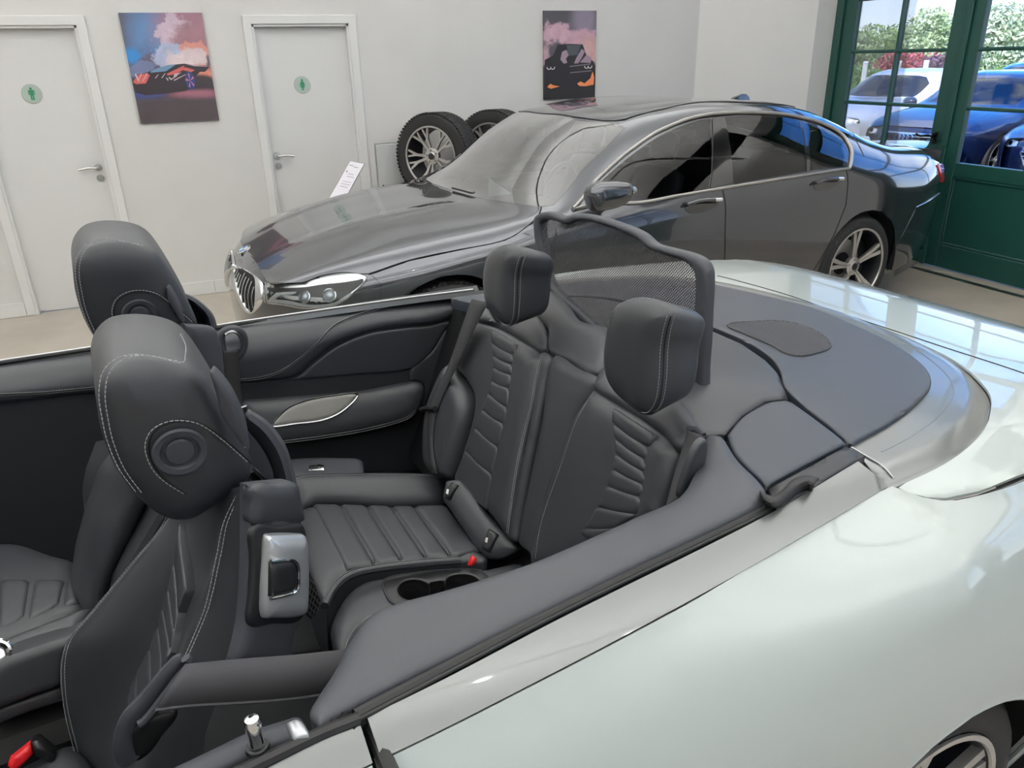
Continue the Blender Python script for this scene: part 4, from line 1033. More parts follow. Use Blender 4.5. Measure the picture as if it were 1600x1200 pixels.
p2_ = BT.p3(Z4([(112, 580), (88, 660), (76, 760), (80, 835)])); stitch('stitching', [p2_], M['thread'], fb)
gs = rest('backrest_gusset', [(432, 472), (462, 480), (455, 540), (420, 720), (385, 900), (360, 1040), (350, 1088), (325, 1068), (350, 930), (395, 720)], M['leather_fine'], .016, .02, -.005, parent=fb)
cb = rest('centre_backrest', [(462, 482), (540, 512), (612, 552), (600, 600), (545, 690), (495, 830), (440, 980), (412, 1150), (380, 1120), (352, 1085), (385, 900), (430, 680)], M['leather_fine'], .014, .03, -.012, label='plain centre part of the rear backrest')
nb = rest('backrest', [(610, 590, 1), (690, 640), (760, 680), (840, 738), (885, 780), (880, 860), (845, 970), (830, 1010), (700, 1090), (560, 1150), (412, 1165), (425, 1060), (445, 970), (495, 830), (545, 690)], M['leather_fine'], .022, .04, label='near rear backrest with horizontal flutes')
LN = [(692, 652), (690, 700), (697, 750), (700, 800), (690, 850), (672, 905), (640, 975), (598, 1045), (585, 1062)]
RN = [(832, 742), (815, 785), (805, 825), (803, 865), (800, 905), (790, 945), (778, 1000), (705, 1045), (640, 1085)]
flutes(LN, RN, nb, .019)
p3_ = BT.p3(Z4([(606, 592), (548, 690), (500, 830), (450, 970), (425, 1060), (412, 1150)])); stitch('stitching', [p3_], M['thread'], nb)
# hidden filler behind the cushions
fl = MB(); fl.add([(1.50, y, 1.02) for y in (-.72, .72)]+[(1.30, y, .5) for y in (-.72, .72)]+[(1.7, y, 1.02) for y in (-.72, .72)]+[(1.6, y, .5) for y in (-.72, .72)], [(0, 1, 3, 2), (0, 4, 5, 1), (2, 3, 7, 6), (0, 2, 6, 4), (1, 5, 7, 3), (4, 6, 7, 5)])
fl.build('seat_back_panel', M['plastic'], car, smooth=0)
# shoulder pieces below the headrests, and the middle bridge
SH = plane(C, (1.47, 0, 1.05), (0, -1, 0), (.55, 0, .35))
pad('headrest_base', SH, SH.uv(Z4([(208, 330), (250, 318), (300, 372), (400, 345), (445, 365), (462, 420), (462, 465, 1), (430, 468), (370, 430), (290, 385), (222, 362)])), M['leather_fine'], fb, t=.02, r=.03, depth=.07, sp=.02)
pad('headrest_base', SH, SH.uv(Z4([(612, 570), (630, 535), (668, 505), (700, 580), (800, 660), (890, 630), (930, 680), (960, 740), (890, 790), (840, 740), (760, 685), (690, 640), (610, 592)])), M['leather_fine'], nb, t=.02, r=.03, depth=.07, sp=.02)
pad('shelf_bridge', SH, SH.uv(Z4([(470, 272), (530, 320), (570, 370), (665, 400), (668, 500), (620, 550), (540, 508), (465, 470), (460, 400), (430, 345)])), M['leather_fine'], nb, t=.016, r=.03, lift=.006, depth=.05, sp=.02)
# ---- rear headrests (rounded blocks: front face from the photograph, thickness along x)
HN = np.array([-1, 0, .12])
def headrest(px, seam_px, x0, parent, label, th=.085):
    S = plane(C, (x0, 0, 1.1), (0, -1, 0), (.12, 0, 1)); o = S.uv(px)
    h = pad('headrest', S, o, M['leather'], parent, t=.03, r=.05, depth=th, sp=.015, both=True, label=label)
    A_ = np.array([x0, 0, 1.1]); n_ = HN/np.linalg.norm(HN); co_ = np.array([v.co[:] for v in h.data.vertices]); cc_ = co_.mean(0)
    f_ = np.clip(-(co_-A_) @ n_/(th+.03), 0, 1); w_ = (co_-cc_)-np.outer((co_-cc_) @ n_, n_)
    co_ = co_-w_*(.30*f_**1.3)[:, None]
    for v, p in zip(h.data.vertices, co_): v.co = p
    h.data.set_sharp_from_angle(angle=math.radians(80))
    S2 = plane(C, np.array([x0, 0, 1.1])+HN*.006, (0, -1, 0), (.12, 0, 1))
    P = S2.p3(seam_px, lift=.004); tube('seam', P, .0014, M['dark'], h, 6); stitch('stitching', [P+np.array([.006, -.003, .002]), P+np.array([-.006, .003, .001])], M['thread'], h)
    return h
headrest(Z4([(700, 300), (760, 283), (825, 295), (866, 330), (868, 375), (848, 460), (838, 560), (822, 640), (790, 672), (740, 645), (690, 600), (660, 540), (654, 470), (665, 380), (680, 325)]),
         Z4([(866, 345), (860, 365), (851, 400), (843, 460), (838, 560), (824, 632), (795, 664), (745, 640), (700, 605), (668, 556)]), 1.375, nb, 'near rear headrest, black leather with grey stitching')
headrest(Z4([(295, 118), (330, 108), (360, 116), (375, 140), (374, 180), (365, 220), (358, 300), (350, 360), (330, 378), (300, 358), (272, 322), (260, 270), (258, 200), (270, 145)]),
         Z4([(377, 150), (369, 172), (362, 205), (358, 300), (352, 356), (335, 376), (300, 354), (276, 322)]), 1.39, fb, 'far rear headrest, black leather with grey stitching')
# ---- rear belts
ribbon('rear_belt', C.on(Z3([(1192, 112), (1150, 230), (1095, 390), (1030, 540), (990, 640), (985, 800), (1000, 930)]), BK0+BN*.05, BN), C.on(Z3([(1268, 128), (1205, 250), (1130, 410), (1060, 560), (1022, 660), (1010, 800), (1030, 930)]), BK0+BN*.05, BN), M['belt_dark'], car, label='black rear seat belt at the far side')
tube('belt_tongue', C.on(Z3([(955, 632), (985, 622), (1020, 625)]), BK0+BN*.06, BN), .008, M['plastic'], car, 8)
ribbon('rear_belt', C.on(Z4([(915, 720), (895, 790), (870, 870), (842, 975)]), BK0+BN*.045, BN), C.on(Z4([(972, 742), (940, 800), (915, 870), (880, 950)]), BK0+BN*.045, BN), M['belt'], car, label='black rear seat belt at the near side')
tube('belt_shoulder', C.on(Z4([(918, 716), (945, 718), (968, 738)]), BK0+BN*.04, BN), .006, M['leather_fine'], car, 8)
# near side panel beside the rear seat
SP = plane(C, (1.35, -.56, .9), (1, .25, 0), (0, -.1, 1))
spn = pad('side_panel', SP, SP.uv(Z4([(945, 770), (975, 752), (968, 830), (930, 900), (890, 945), (905, 870)])), M['leather_fine'], car, t=.006, r=.012, depth=.008, sp=.012)
SPT = plane(C, np.array([1.35, -.56, .9])+np.array([-.24, .97, .1])*.011, (1, .25, 0), (0, -.1, 1))
ps = SPT.p3(Z4([(968, 756), (970, 800), (940, 870), (905, 925)])); stitch('stitching', [ps], M['thread'], spn)
# ---- wind deflector
WDP = plane(C, (1.60, 0, 1.2), (0, -1, 0), (.06, 0, 1))
wo_px = [(836, 345), (843, 334), (862, 331), (884, 339), (900, 334), (930, 337), (975, 351), (1005, 365), (1022, 380), (1045, 387), (1085, 398), (1102, 410), (1108, 430), (1106, 490), (1102, 560), (1090, 640), (1000, 640), (930, 530), (905, 500), (870, 470), (850, 440), (842, 400)]
wi_px = [(847, 352), (855, 344), (872, 346), (888, 351), (905, 345), (930, 348), (970, 361), (998, 374), (1015, 389), (1040, 398), (1070, 408), (1084, 420), (1089, 436), (1087, 490), (1083, 560), (1072, 600), (1000, 600), (940, 518), (912, 490), (880, 462), (860, 436), (852, 400)]
Wi = crv(WDP.uv(wi_px), True, 6); Wo = crv(WDP.uv(wo_px), True, 6)
wd = pad('wind_deflector_frame', WDP, Wo, M['soft_plastic'], car, t=.010, r=.012, depth=.012, sp=.02, raw=True, holes=[Wi], both=True, label='black padded frame of the wind deflector behind the rear seats')
m = bpy.data.materials.new('deflector_net'); m.use_nodes = True; t = m.node_tree; t.nodes.clear()
o_ = t.nodes.new('ShaderNodeOutputMaterial'); mx = t.nodes.new('ShaderNodeMixShader'); tr = t.nodes.new('ShaderNodeBsdfTransparent'); df = t.nodes.new('ShaderNodeBsdfPrincipled')
df.inputs['Base Color'].default_value = sr((52, 52, 55)); df.inputs['Roughness'].default_value = .6
tc = t.nodes.new('ShaderNodeTexCoord'); mp = t.nodes.new('ShaderNodeMapping'); mp.inputs['Rotation'].default_value = (.785, 0, 0); mp.inputs['Scale'].default_value = (0, 190, 190)
vo = t.nodes.new('ShaderNodeTexVoronoi'); vo.feature = 'F1'; vo.inputs['Randomness'].default_value = 0; vo.inputs['Scale'].default_value = 1
gt = t.nodes.new('ShaderNodeMath'); gt.operation = 'LESS_THAN'; gt.inputs[1].default_value = .36
t.links.new(tc.outputs['Object'], mp.inputs['Vector']); t.links.new(mp.outputs[0], vo.inputs['Vector']); t.links.new(vo.outputs['Distance'], gt.inputs[0])
t.links.new(gt.outputs[0], mx.inputs[0]); t.links.new(df.outputs[0], mx.inputs[1]); t.links.new(tr.outputs[0], mx.inputs[2]); t.links.new(mx.outputs[0], o_.inputs[0])
pad('wind_deflector_net', WDP, Wi, m, wd, depth=0, sp=.05, raw=True, label='fine black mesh of the wind deflector')
pw = WDP.P(Wo); 
# ================================================================== front seats, console, driver's door top
def YP(pts, y): return C.Y(pts, y)
# ---- driver seat: skin over curves running from the top of the backrest down
M['seat'] = M['leather']
cv = [YP([(277, 752), (268, 816), (208, 894), (151, 963), (116, 1006), (106, 1038), (106, 1078), (112, 1122), (134, 1200), (169, 1290)], -.03),
      YP([(272, 745), (264, 810), (204, 888), (147, 957), (112, 1000), (102, 1035), (102, 1075), (108, 1120), (130, 1200), (165, 1290)], -.16),
      YP([(300, 760), (295, 819), (273, 880), (256, 940), (230, 1040), (204, 1105), (186, 1174), (175, 1230), (165, 1290)], -.27),
      YP([(330, 770), (338, 823), (334, 879), (303, 949), (277, 1018), (250, 1080), (225, 1140), (205, 1210), (195, 1290)], -.42),
      YP([(366, 762), (356, 800), (347, 840), (336, 890), (320, 957), (293, 1018), (262, 1080), (235, 1150), (220, 1290)], -.50),
      YP([(385, 757), (384, 810), (381, 897), (376, 962), (362, 1027), (340, 1090), (320, 1150), (310, 1290)], -.56)]
seat = skin('driver_seat', cv, M['leather'], car, n=40, m=6, label='black leather driver seat with grey stitching and fluted backrest')
SO = np.array([-.004, -.010, .006])
def on_y(pts, y): return line3(YP(pts, y))
p = line3(cv[1])+np.array([-.004, -.006, .006]); stitch('stitching', [p, p+np.array([.006, -.004, .004])], M['thread'], seat)
q = on_y([(373, 773), (360, 800), (351, 823), (344, 860), (338, 888), (330, 925), (321, 957), (295, 1018), (285, 1040)], -.505)+SO; stitch('stitching', [q, q+np.array([.006, -.003, .004])], M['thread'], seat)
# flutes of the backrest: slim pads between steep seam lines
FA, FB = resample(line3(cv[2]), 40), resample(line3(cv[3]), 40)
def fp_f(u, v):
    t = np.clip(u/.6, 0, 1)*39; i = np.minimum(t.astype(int), 38); q = (t-i)[:, None]; w = (v/.15)[:, None]
    a_ = FA[i]*(1-q)+FA[i+1]*q; b_ = FB[i]*(1-q)+FB[i+1]*q; return a_*(1-w)+b_*w
FP = Surf(fp_f, C, (.01, .59), (-.03, .18), 1)
if ((C.cam-FP.P([(.3, .07)])[0]) @ FP.N([(.3, .07)])[0]) < 0: FP.flip = -1
fl_px = Z2([(590, 600), (585, 560), (640, 545), (655, 450), (680, 320), (760, 400), (765, 470), (700, 620)])
sl_ = [((672, 318), (697, 560)), ((652, 455), (668, 640)), ((632, 552), (655, 712)), ((612, 620), (640, 785)), ((596, 690), (610, 860)), ((565, 770), (575, 945)), ((520, 855), (522, 1005)), ((488, 938), (490, 1060))]
rows_ = [[sl_[i][0], sl_[i][1], sl_[i+1][1], sl_[i+1][0]] for i in range(7)]
for r in rows_:
    pad('seat_flute', FP, FP.uv([a+(1,) for a in Z2(r)]), M['leather'], seat, t=.0035, r=.007, lift=.010, depth=.02, sp=.009)
# ---- driver headrest
def side_headrest(parent, y, dx, dy, k, label, knob=True, th=.15):
    """profile read from the near headrest; (dx, dy, k) map those photo points to this headrest"""
    mp = lambda pts: [((p[0]-278)*k+278+dx, (p[1]-705)*k+705+dy)+tuple(p[2:3]) for p in pts]
    S = plane(C, (.6, y, 1.25), (1, 0, 0), (0, -.10, 1))
    px = mp([(168, 580), (190, 566), (235, 560), (283, 566), (310, 580), (333, 608), (362, 655), (388, 705), (393, 735), (372, 760), (335, 785), (300, 806), (270, 808), (238, 795), (205, 765), (180, 728), (162, 685), (152, 640), (154, 605)])
    h = pad('headrest', S, S.uv(px), M['leather'], parent, t=.030, r=.055, depth=th, sp=.016, both=True, label=label)
    out = np.array([0, -1, -.1])/np.linalg.norm([1, .1])
    ST = plane(C, np.array([.6, y, 1.25])+out*.033, (1, 0, 0), (0, -.10, 1))
    e1 = ST.p3(mp(Z1([(640, 1190), (560, 1080), (505, 950), (480, 840), (466, 740), (475, 650), (500, 600), (530, 572), (580, 548), (640, 540), (720, 548), (790, 563), (850, 575)])))-out[None]*.012
    stitch('stitching', [e1, e1+np.array([.006, 0, -.003])], M['thread'], h)
    if knob:
        e2 = ST.p3(mp(Z1([(860, 1175), (780, 1125), (725, 1075), (690, 1010), (680, 950), (700, 890), (750, 850), (820, 832), (900, 838), (960, 862), (1040, 920), (1110, 980), (1165, 1030)])))+out[None]*.0
        stitch('stitching', [e2], M['thread'], h); tube('seam', e2+np.array([.004, .003, -.003]), .0013, M['dark'], h, 6)
        K = ST.P(np.array([ST.uv(mp([(281, 704)]))[0][:2]]))[0]; Rk = Matrix.Translation(K-out*.003) @ Vector(out).to_track_quat('Z', 'Y').to_matrix().to_4x4()
        kb = MB().lathe([(.021, 0), (.030, .002), (.033, .006), (.031, .010), (.024, .009), (.021, .004), (0, .003)], 32, Rk).build('headrest_knob', M['soft_plastic'], h, label='round black hinge cap of the headrest')
        MB().lathe([(0, .0085), (.016, .0085), (.018, .006), (.018, 0)], 28, Rk).build('knob_cap', M['soft_plastic'], h)
    return h, ST, out, mp
hd, ST, out, mp = side_headrest(seat, -.47, 0, 0, 1, 'near front headrest seen side-on, black leather')
LB = plane(C, np.array([.6, -.47, 1.25])+np.array([.02, -.018, 0]), (1, -.5, 0), (0, -.10, 1))
pad('headrest_panel', LB, LB.uv(Z1([(990, 590), (1010, 600), (1080, 690), (1140, 830), (1165, 970, 1), (1120, 910), (1040, 790), (1025, 720), (1005, 650)])), M['soft_plastic'], hd, t=.006, r=.008, lift=.004, depth=.012, sp=.014)
# top pad of the headrest, seamed
TPD = plane(C, (.62, -.40, 1.405), (1, 0, -.12), (0, 1, .05))
ps = TPD.p3(Z1([(580, 546), (640, 540), (720, 548), (790, 563), (850, 575), (868, 545), (870, 490), (845, 435)]), lift=.004)
stitch('stitching', [ps], M['thread'], hd)
# ---- shell of the backrest with the satin lever
SHP = plane(C, (.66, -.55, 1.1), (1, .62, 0), (.04, .06, 1))
shell = pad('seat_shell', SHP, SHP.uv(Z2([(888, 178, 1), (960, 170), (1062, 172), (1075, 240), (1078, 420), (1072, 600), (1060, 670), (1045, 780), (1010, 830, 1), (835, 830, 1), (870, 680), (885, 480)])), M['soft_plastic'], seat, t=.012, r=.02, depth=.012, sp=.018, label='black plastic shell of the driver seat')
pad('shell_cap', SHP, SHP.uv(Z2([(890, 180), (975, 170), (1052, 176), (1068, 240), (1074, 305), (980, 308), (890, 314), (884, 240)])), M['leather'], shell, t=.012, r=.02, lift=.006, depth=.01, sp=.014)
bz = crv(SHP.uv(Z2([(918, 352), (935, 343), (1040, 343), (1064, 352), (1072, 420), (1072, 560), (1062, 622), (1030, 642), (940, 645), (910, 640), (905, 560), (912, 440)])), True, 6)
pad('lever_recess', SHP, SHP.uv(Z2([(890, 322), (980, 316), (1072, 320), (1078, 480), (1072, 640), (1040, 668), (960, 672), (878, 676), (880, 560), (886, 440)])), M['plastic'], shell, t=.005, r=.008, lift=.010, depth=.004, sp=.016)
lvm = MB()
lev = pad('seat_lever', SHP, bz, M['lever_silver'], shell, t=.016, r=.022, lift=.016, depth=.01, sp=.010, raw=True, label='satin silver seat release lever')
pad('lever_grip', SHP, SHP.uv(Z2([(916, 436, 1), (985, 430), (1004, 445), (1008, 490), (1003, 530), (975, 545), (914, 560, 1)])), M['plastic'], lev, t=.006, r=.01, lift=.030, depth=.004, sp=.012)
tube('grip_bezel', SHP.p3(Z2([(914, 434), (985, 428), (1008, 445), (1013, 490), (1007, 534), (978, 548), (912, 563)]), lift=.032), .0028, M['chrome'], lev, 8)
# rear horns of the shell that frame the backrest top
def horn(o_px, i_px, y, parent):
    a = line3(YP(o_px, y+.05)); b = line3(YP(i_px, y)); c_ = line3(YP(o_px, y-.035))
    return skin('shell_horn', [resample(b, 24), resample(c_, 24), resample(a, 24)], M['soft_plastic'], parent, n=24, m=4, thick=.008)
horn([(385, 646), (415, 668), (438, 700), (450, 735), (456, 760)], [(382, 660), (410, 694), (428, 728), (434, 756), (436, 762)], -.42, seat)
pad('horn_web', plane(C, (.70, -.30, 1.2), (1, .3, 0), (0, 0, 1)), plane(C, (.70, -.30, 1.2), (1, .3, 0), (0, 0, 1)).uv([(380, 655), (408, 690), (428, 728), (435, 758, 1), (385, 735, 1)]), M['soft_plastic'], seat, t=.002, r=.004, depth=.004, sp=.02)
tube('headrest_post', YP(Z2([(885, 150), (905, 135), (935, 165)]), -.46), .009, M['chrome'], seat, 10, label='chrome headrest post')
# ---- belt guide loop and the belt across the door opening
gb_ = MB(); 
P = on_y(Z2([(665, 805), (640, 820), (590, 880), (530, 955), (480, 1010), (460, 1060), (455, 1110), (465, 1150), (480, 1160)]), -.60)
gb_.tube(P, np.linspace(.010, .017, len(P)), 10, flat=.6)
gb_.build('belt_guide', M['soft_plastic'], seat, label='black belt guide arm on the seat side')
P = on_y(Z2([(668, 803), (684, 822), (640, 880), (590, 945), (548, 1000), (520, 1030), (502, 1042)]), -.61)
tube('belt_guide_lip', P, .006, M['soft_plastic'], seat, 8)
BG = plane(C, (.48, -.60, .97), (1, 0, 0), (0, 0, 1))
pad('belt_guide_plate', BG, BG.uv(Z2([(455, 1050), (500, 1020), (560, 1000), (640, 995), (585, 1080), (540, 1140), (480, 1172), (460, 1140)])), M['plastic'], seat, t=.01, r=.02, depth=.02, sp=.016)
blt = ribbon('front_seat_belt', C.Y(Z2([(560, 990), (680, 975), (850, 965), (1000, 955), (1160, 935), (1200, 925)]), -.64), C.Y(Z2([(668, 825), (800, 812), (950, 800), (1080, 790), (1262, 770), (1310, 762)]), -.62), M['belt'], car, thick=.002, label='wide black seat belt stretched from the seat to the side rail')
edge1 = line3(C.Y(Z2([(560, 990), (680, 975), (850, 965), (1000, 955), (1160, 935), (1200, 925)]), -.64))
tube('belt_edge', edge1, .0022, M['belt'], blt, 6)
# ---- passenger seat
cvp = [YP(Z2([(340, 20), (310, 90), (297, 150), (300, 230), (318, 275)]), .20), YP(Z2([(430, 60), (420, 120), (400, 180), (385, 230), (370, 270)]), .16)]
ps_ = skin('passenger_seat', [YP([(186, 690), (155, 730), (134, 790), (118, 850), (110, 905), (116, 940), (127, 957)], .28), YP([(200, 700), (176, 770), (150, 830), (135, 890), (132, 930), (138, 958)], .17),
      YP([(225, 720), (215, 780), (190, 840), (165, 900), (158, 935), (165, 950)], .13), YP([(240, 740), (232, 790), (212, 840), (190, 890), (176, 930), (178, 945)], .20)], M['leather'], car, n=30, m=6, label='black leather passenger seat beyond the driver seat')
skin('inner_bolster', [YP([(240, 745), (225, 790), (190, 850), (170, 900), (165, 945)], .24), YP([(262, 760), (250, 800), (220, 850), (190, 900), (182, 945)], .10), YP([(300, 770), (290, 800), (260, 850), (230, 900), (205, 945)], .16)], M['leather'], ps_, n=24, m=5)
skin('upper_back', [YP([(150, 690), (135, 730), (128, 765), (132, 800)], .34), YP([(200, 680), (185, 740), (170, 780), (150, 815)], .26)], M['leather'], ps_, n=12, m=4)
sb_ = MB(); sb_.prism([(.545, 1.18), (.60, 1.18), (.60, .95), (.50, .66), (.40, .66), (.47, .92)], -.42, -.22, Matrix.Rotation(PI/2, 4, 'X')); sb_.build('seat_core', M['soft_plastic'], ps_, smooth=0)
hp, STp, outp, mpp = side_headrest(ps_, .21, -62, -213, .80, 'far front headrest seen side-on, black leather', th=.15)
LBp = plane(C, np.array([.6, .21, 1.25])+np.array([.02, -.018, 0]), (1, -.5, 0), (0, -.10, 1))
pad('headrest_panel', LBp, LBp.uv(Z1([(785, 200), (800, 215), (840, 290), (862, 370, 1), (830, 330), (795, 270)])), M['soft_plastic'], hp, t=.005, r=.007, lift=.004, depth=.012, sp=.014)
SHPp = plane(C, (.66, .16, 1.1), (1, .62, 0), (.04, .06, 1))
shp_ = pad('seat_shell', SHPp, SHPp.uv(Z1([(860, 378, 1), (920, 380), (998, 395), (1025, 450), (1045, 560), (1048, 660, 1), (960, 600, 1), (885, 470)])), M['soft_plastic'], ps_, t=.012, r=.02, depth=.012, sp=.018)
hw = plane(C, (.70, .30, 1.2), (1, .3, 0), (0, 0, 1))
pad('horn_web', hw, hw.uv(Z1([(822, 246), (870, 256), (930, 310), (958, 360), (962, 392, 1), (868, 376, 1), (845, 300)])), M['plastic'], ps_, t=.002, r=.004, depth=.004, sp=.02)
horn(Z1([(820, 243), (880, 252), (940, 290), (985, 340), (1003, 400)]), Z1([(824, 256), (880, 268), (930, 306), (955, 350), (962, 392)]), .29, ps_)
# passenger cushion with flutes
PC = plane(C, (.25, .32, .62), (1, 0, -.05), (0, 1, 0))
pc = pad('seat_cushion', PC, PC.uv(Z2([(-120, 420, 1), (0, 402), (80, 405), (180, 440), (262, 460, 1), (280, 560), (330, 640, 1), (60, 760, 1), (-120, 800, 1)])), M['leather'], ps_, t=.02, r=.04, depth=.15, sp=.03)
for q in ([(-100, 548), (0, 545), (0, 660), (-110, 690)], [(4, 545), (118, 545), (96, 690), (2, 730)], [(128, 545), (240, 545), (220, 645), (104, 700)], [(248, 545), (272, 560), (300, 625), (230, 650)]):
    pad('seat_flute', PC, PC.uv([a+(1,) for a in Z2(q)]), M['leather'], pc, t=.010, r=.014, lift=.015, depth=.012, sp=.014)
pb_ = plane(C, (.25, .45, .70), (1, 0, 0), (0, .8, .5))
# ---- centre console with arm rest
CT = plane(C, (.25, -.02, .72), (1, 0, .10), (0, 1, 0))
con = pad('console_armrest', CT, CT.uv(Z2([(-60, 790, 1), (40, 738), (150, 695), (330, 626, 1), (300, 670), (282, 712, 1), (160, 745), (30, 792), (-60, 830, 1)])), M['leather'], car, t=.014, r=.02, depth=.03, sp=.02, label='black leather centre armrest between the front seats')
CS = plane(C, (.25, -.10, .66), (1, 0, .10), (0, .35, 1))
pad('armrest_side', CS, CS.uv(Z2([(-60, 850, 1), (30, 796, 1), (160, 750), (282, 714, 1), (250, 800), (228, 900, 1), (100, 945), (-60, 1005, 1)])), M['leather'], con, t=.012, r=.02, depth=.08, sp=.02)
pad('armrest_skirt', CS, CS.uv(Z2([(-60, 1012, 1), (100, 955), (230, 908, 1), (240, 968, 1), (120, 1005), (-60, 1075, 1)])), M['leather_fine'], con, t=.008, r=.012, lift=-.02, depth=.08, sp=.02)
csb = MB(); csb.box(-.9, .42, -.12, .12, .22, .60, bev=.03); csb.build('console_base', M['dark'], con)
P = line3(C.on(Z2([(-20, 900), (10, 870), (30, 820), (36, 780), (25, 755), (0, 745), (-30, 745)]), (.25, -.10, .69), (0, -1, .6)))
tube('chrome_trim', P, .007, M['chrome'], con, 10, label='chrome trim ring on the console')
CSC = plane(C, (.22, -.10, .68), (1, 0, .10), (0, .8, 1))
pad('trim_insert', CSC, CSC.uv(Z2([(-60, 760), (0, 752), (26, 775), (24, 820), (5, 860), (-60, 900)])), M['satin_chrome'], con, t=.004, r=.01, depth=.01, sp=.015)
# red front buckle
RBK = plane(C, (.30, -.20, .55), (1, 0, 0), (0, .4, 1))
bk_ = pad('front_belt_buckle', RBK, RBK.uv([(12, 1197, 1), (14, 1188, 1), (46, 1163, 1), (52, 1178, 1), (24, 1206, 1)]), M['red'], car, t=.006, r=.006, depth=.02, sp=.012, label='red front seat belt buckle at the lower left')
pad('buckle_body', RBK, RBK.uv([(48, 1160, 1), (60, 1158, 1), (86, 1180, 1), (82, 1195, 1), (52, 1182, 1)]), M['plastic'], bk_, t=.006, r=.008, lift=-.004, depth=.03, sp=.015)
# driver cushion, in the dark
DC = plane(C, (.25, -.38, .55), (1, 0, 0), (0, 1, .1))
pad('driver_cushion', DC, DC.uv([(-40, 1250, 1), (60, 1190), (120, 1170), (180, 1290, 1), (-40, 1400, 1)]), M['leather'], seat, t=.02, r=.04, depth=.2, sp=.05)
# ---- driver's door top: trim, lock pin, end cap
DT_ = zsurf(C, lambda x, y: 1.035+0*x, .2, .8, -.9, -.4)
dtop = pad('door_top_trim', DT_, DT_.uv(Z2([(560, 1240, 1), (760, 1145), (900, 1078), (1030, 1035), (1080, 1025), (1112, 1065), (1116, 1088), (1000, 1125), (800, 1215), (640, 1290, 1)])), M['soft_plastic'], door, t=.012, r=.02, depth=.10, sp=.018)
DTT = zsurf(C, lambda x, y: 1.048+0*x, .2, .8, -.9, -.4)
pad('door_end_cap', DTT, DTT.uv(Z2([(1030, 1042, 1), (1075, 1028), (1108, 1062), (1114, 1086, 1), (1058, 1098, 1)])), M['lever_silver'], dtop, t=.006, r=.012, depth=.02, sp=.01, label='satin end cap on the door top')
K = C.ax((402, 1166), 2, 1.048); Mk = Matrix.Translation(K)
MB().lathe([(.013, -.004), (.012, .001), (.009, .0015), (0, .0015)], 24, Mk).build('pin_rosette', M['plastic'], dtop)
MB().lathe([(.0085, .003), (.0085, .022), (.0092, .024), (.0092, .034), (.0075, .040), (.004, .042), (0, .042)], 20, Mk).build('lock_pin', M['chrome'], dtop, label='chrome lock pin on the door top')
dl = line3(C.Z([(330, 1225), (420, 1182), (500, 1144), (560, 1120)], 1.040))
tube('window_seal', dl+np.array([0, -.003, 0]), .008, M['rubber'], door, 8)
jm = MB(); q = C.Z([(560, 1126), (580, 1128), (615, 1200), (640, 1240)], 1.03); jm.tube(line3(q)+np.array([0, .01, -.02]), .010, 8); jm.build('door_shut_seal', M['rubber'], car)
cr = MB(); P = line3(C.Z([(517, 1140), (535, 1128), (552, 1132), (570, 1118)], 1.03), 5); cr.tube(P, [.012+.004*math.sin(i*1.4) for i in range(len(P))], 8); cr.build('pillar_seal', M['rubber'], car)
# net pocket behind the front seat and floor
NP = plane(C, (.80, -.05, .60), (1, .4, 0), (.1, 0, 1))
b = MB(); np_px = Z5([(205, 585), (240, 620), (300, 770), (300, 800), (255, 860), (190, 720)]); o_ = crv(NP.uv(np_px), True, 5)
pad('map_net_back', NP, o_, M['dark'], seat, depth=.005, sp=.02, raw=True)
lo, hi = o_.min(0), o_.max(0)
for k in range(-40, 60):
    for sl in (1, -1):
        t_ = np.linspace(-.4, .4, 160); q = np.stack([lo[0]+k*.011+t_*.5, (lo[1]+hi[1])/2+sl*t_], -1); q = q[inside(q, o_)]
        if len(q) > 2: b.tube(NP.P(np.array([q[0], q[-1]]))+NP.N(np.array([q[0]]))*.003, .0011, 4)
nn = b.build('map_net', mat('net_cord', (70, 70, 72), .8), seat, smooth=0, fix=False); nn['kind'] = 'stuff'
FM = zsurf(C, lambda x, y: .30+0*x, .2, 1.6, -.9, .9)
pad('floor_mat', FM, FM.uv(Z5([(160, 930, 1), (330, 850), (380, 1000, 1), (140, 1030, 1)])), M['carpet'], car, t=.01, r=.02, depth=.04, sp=.03)
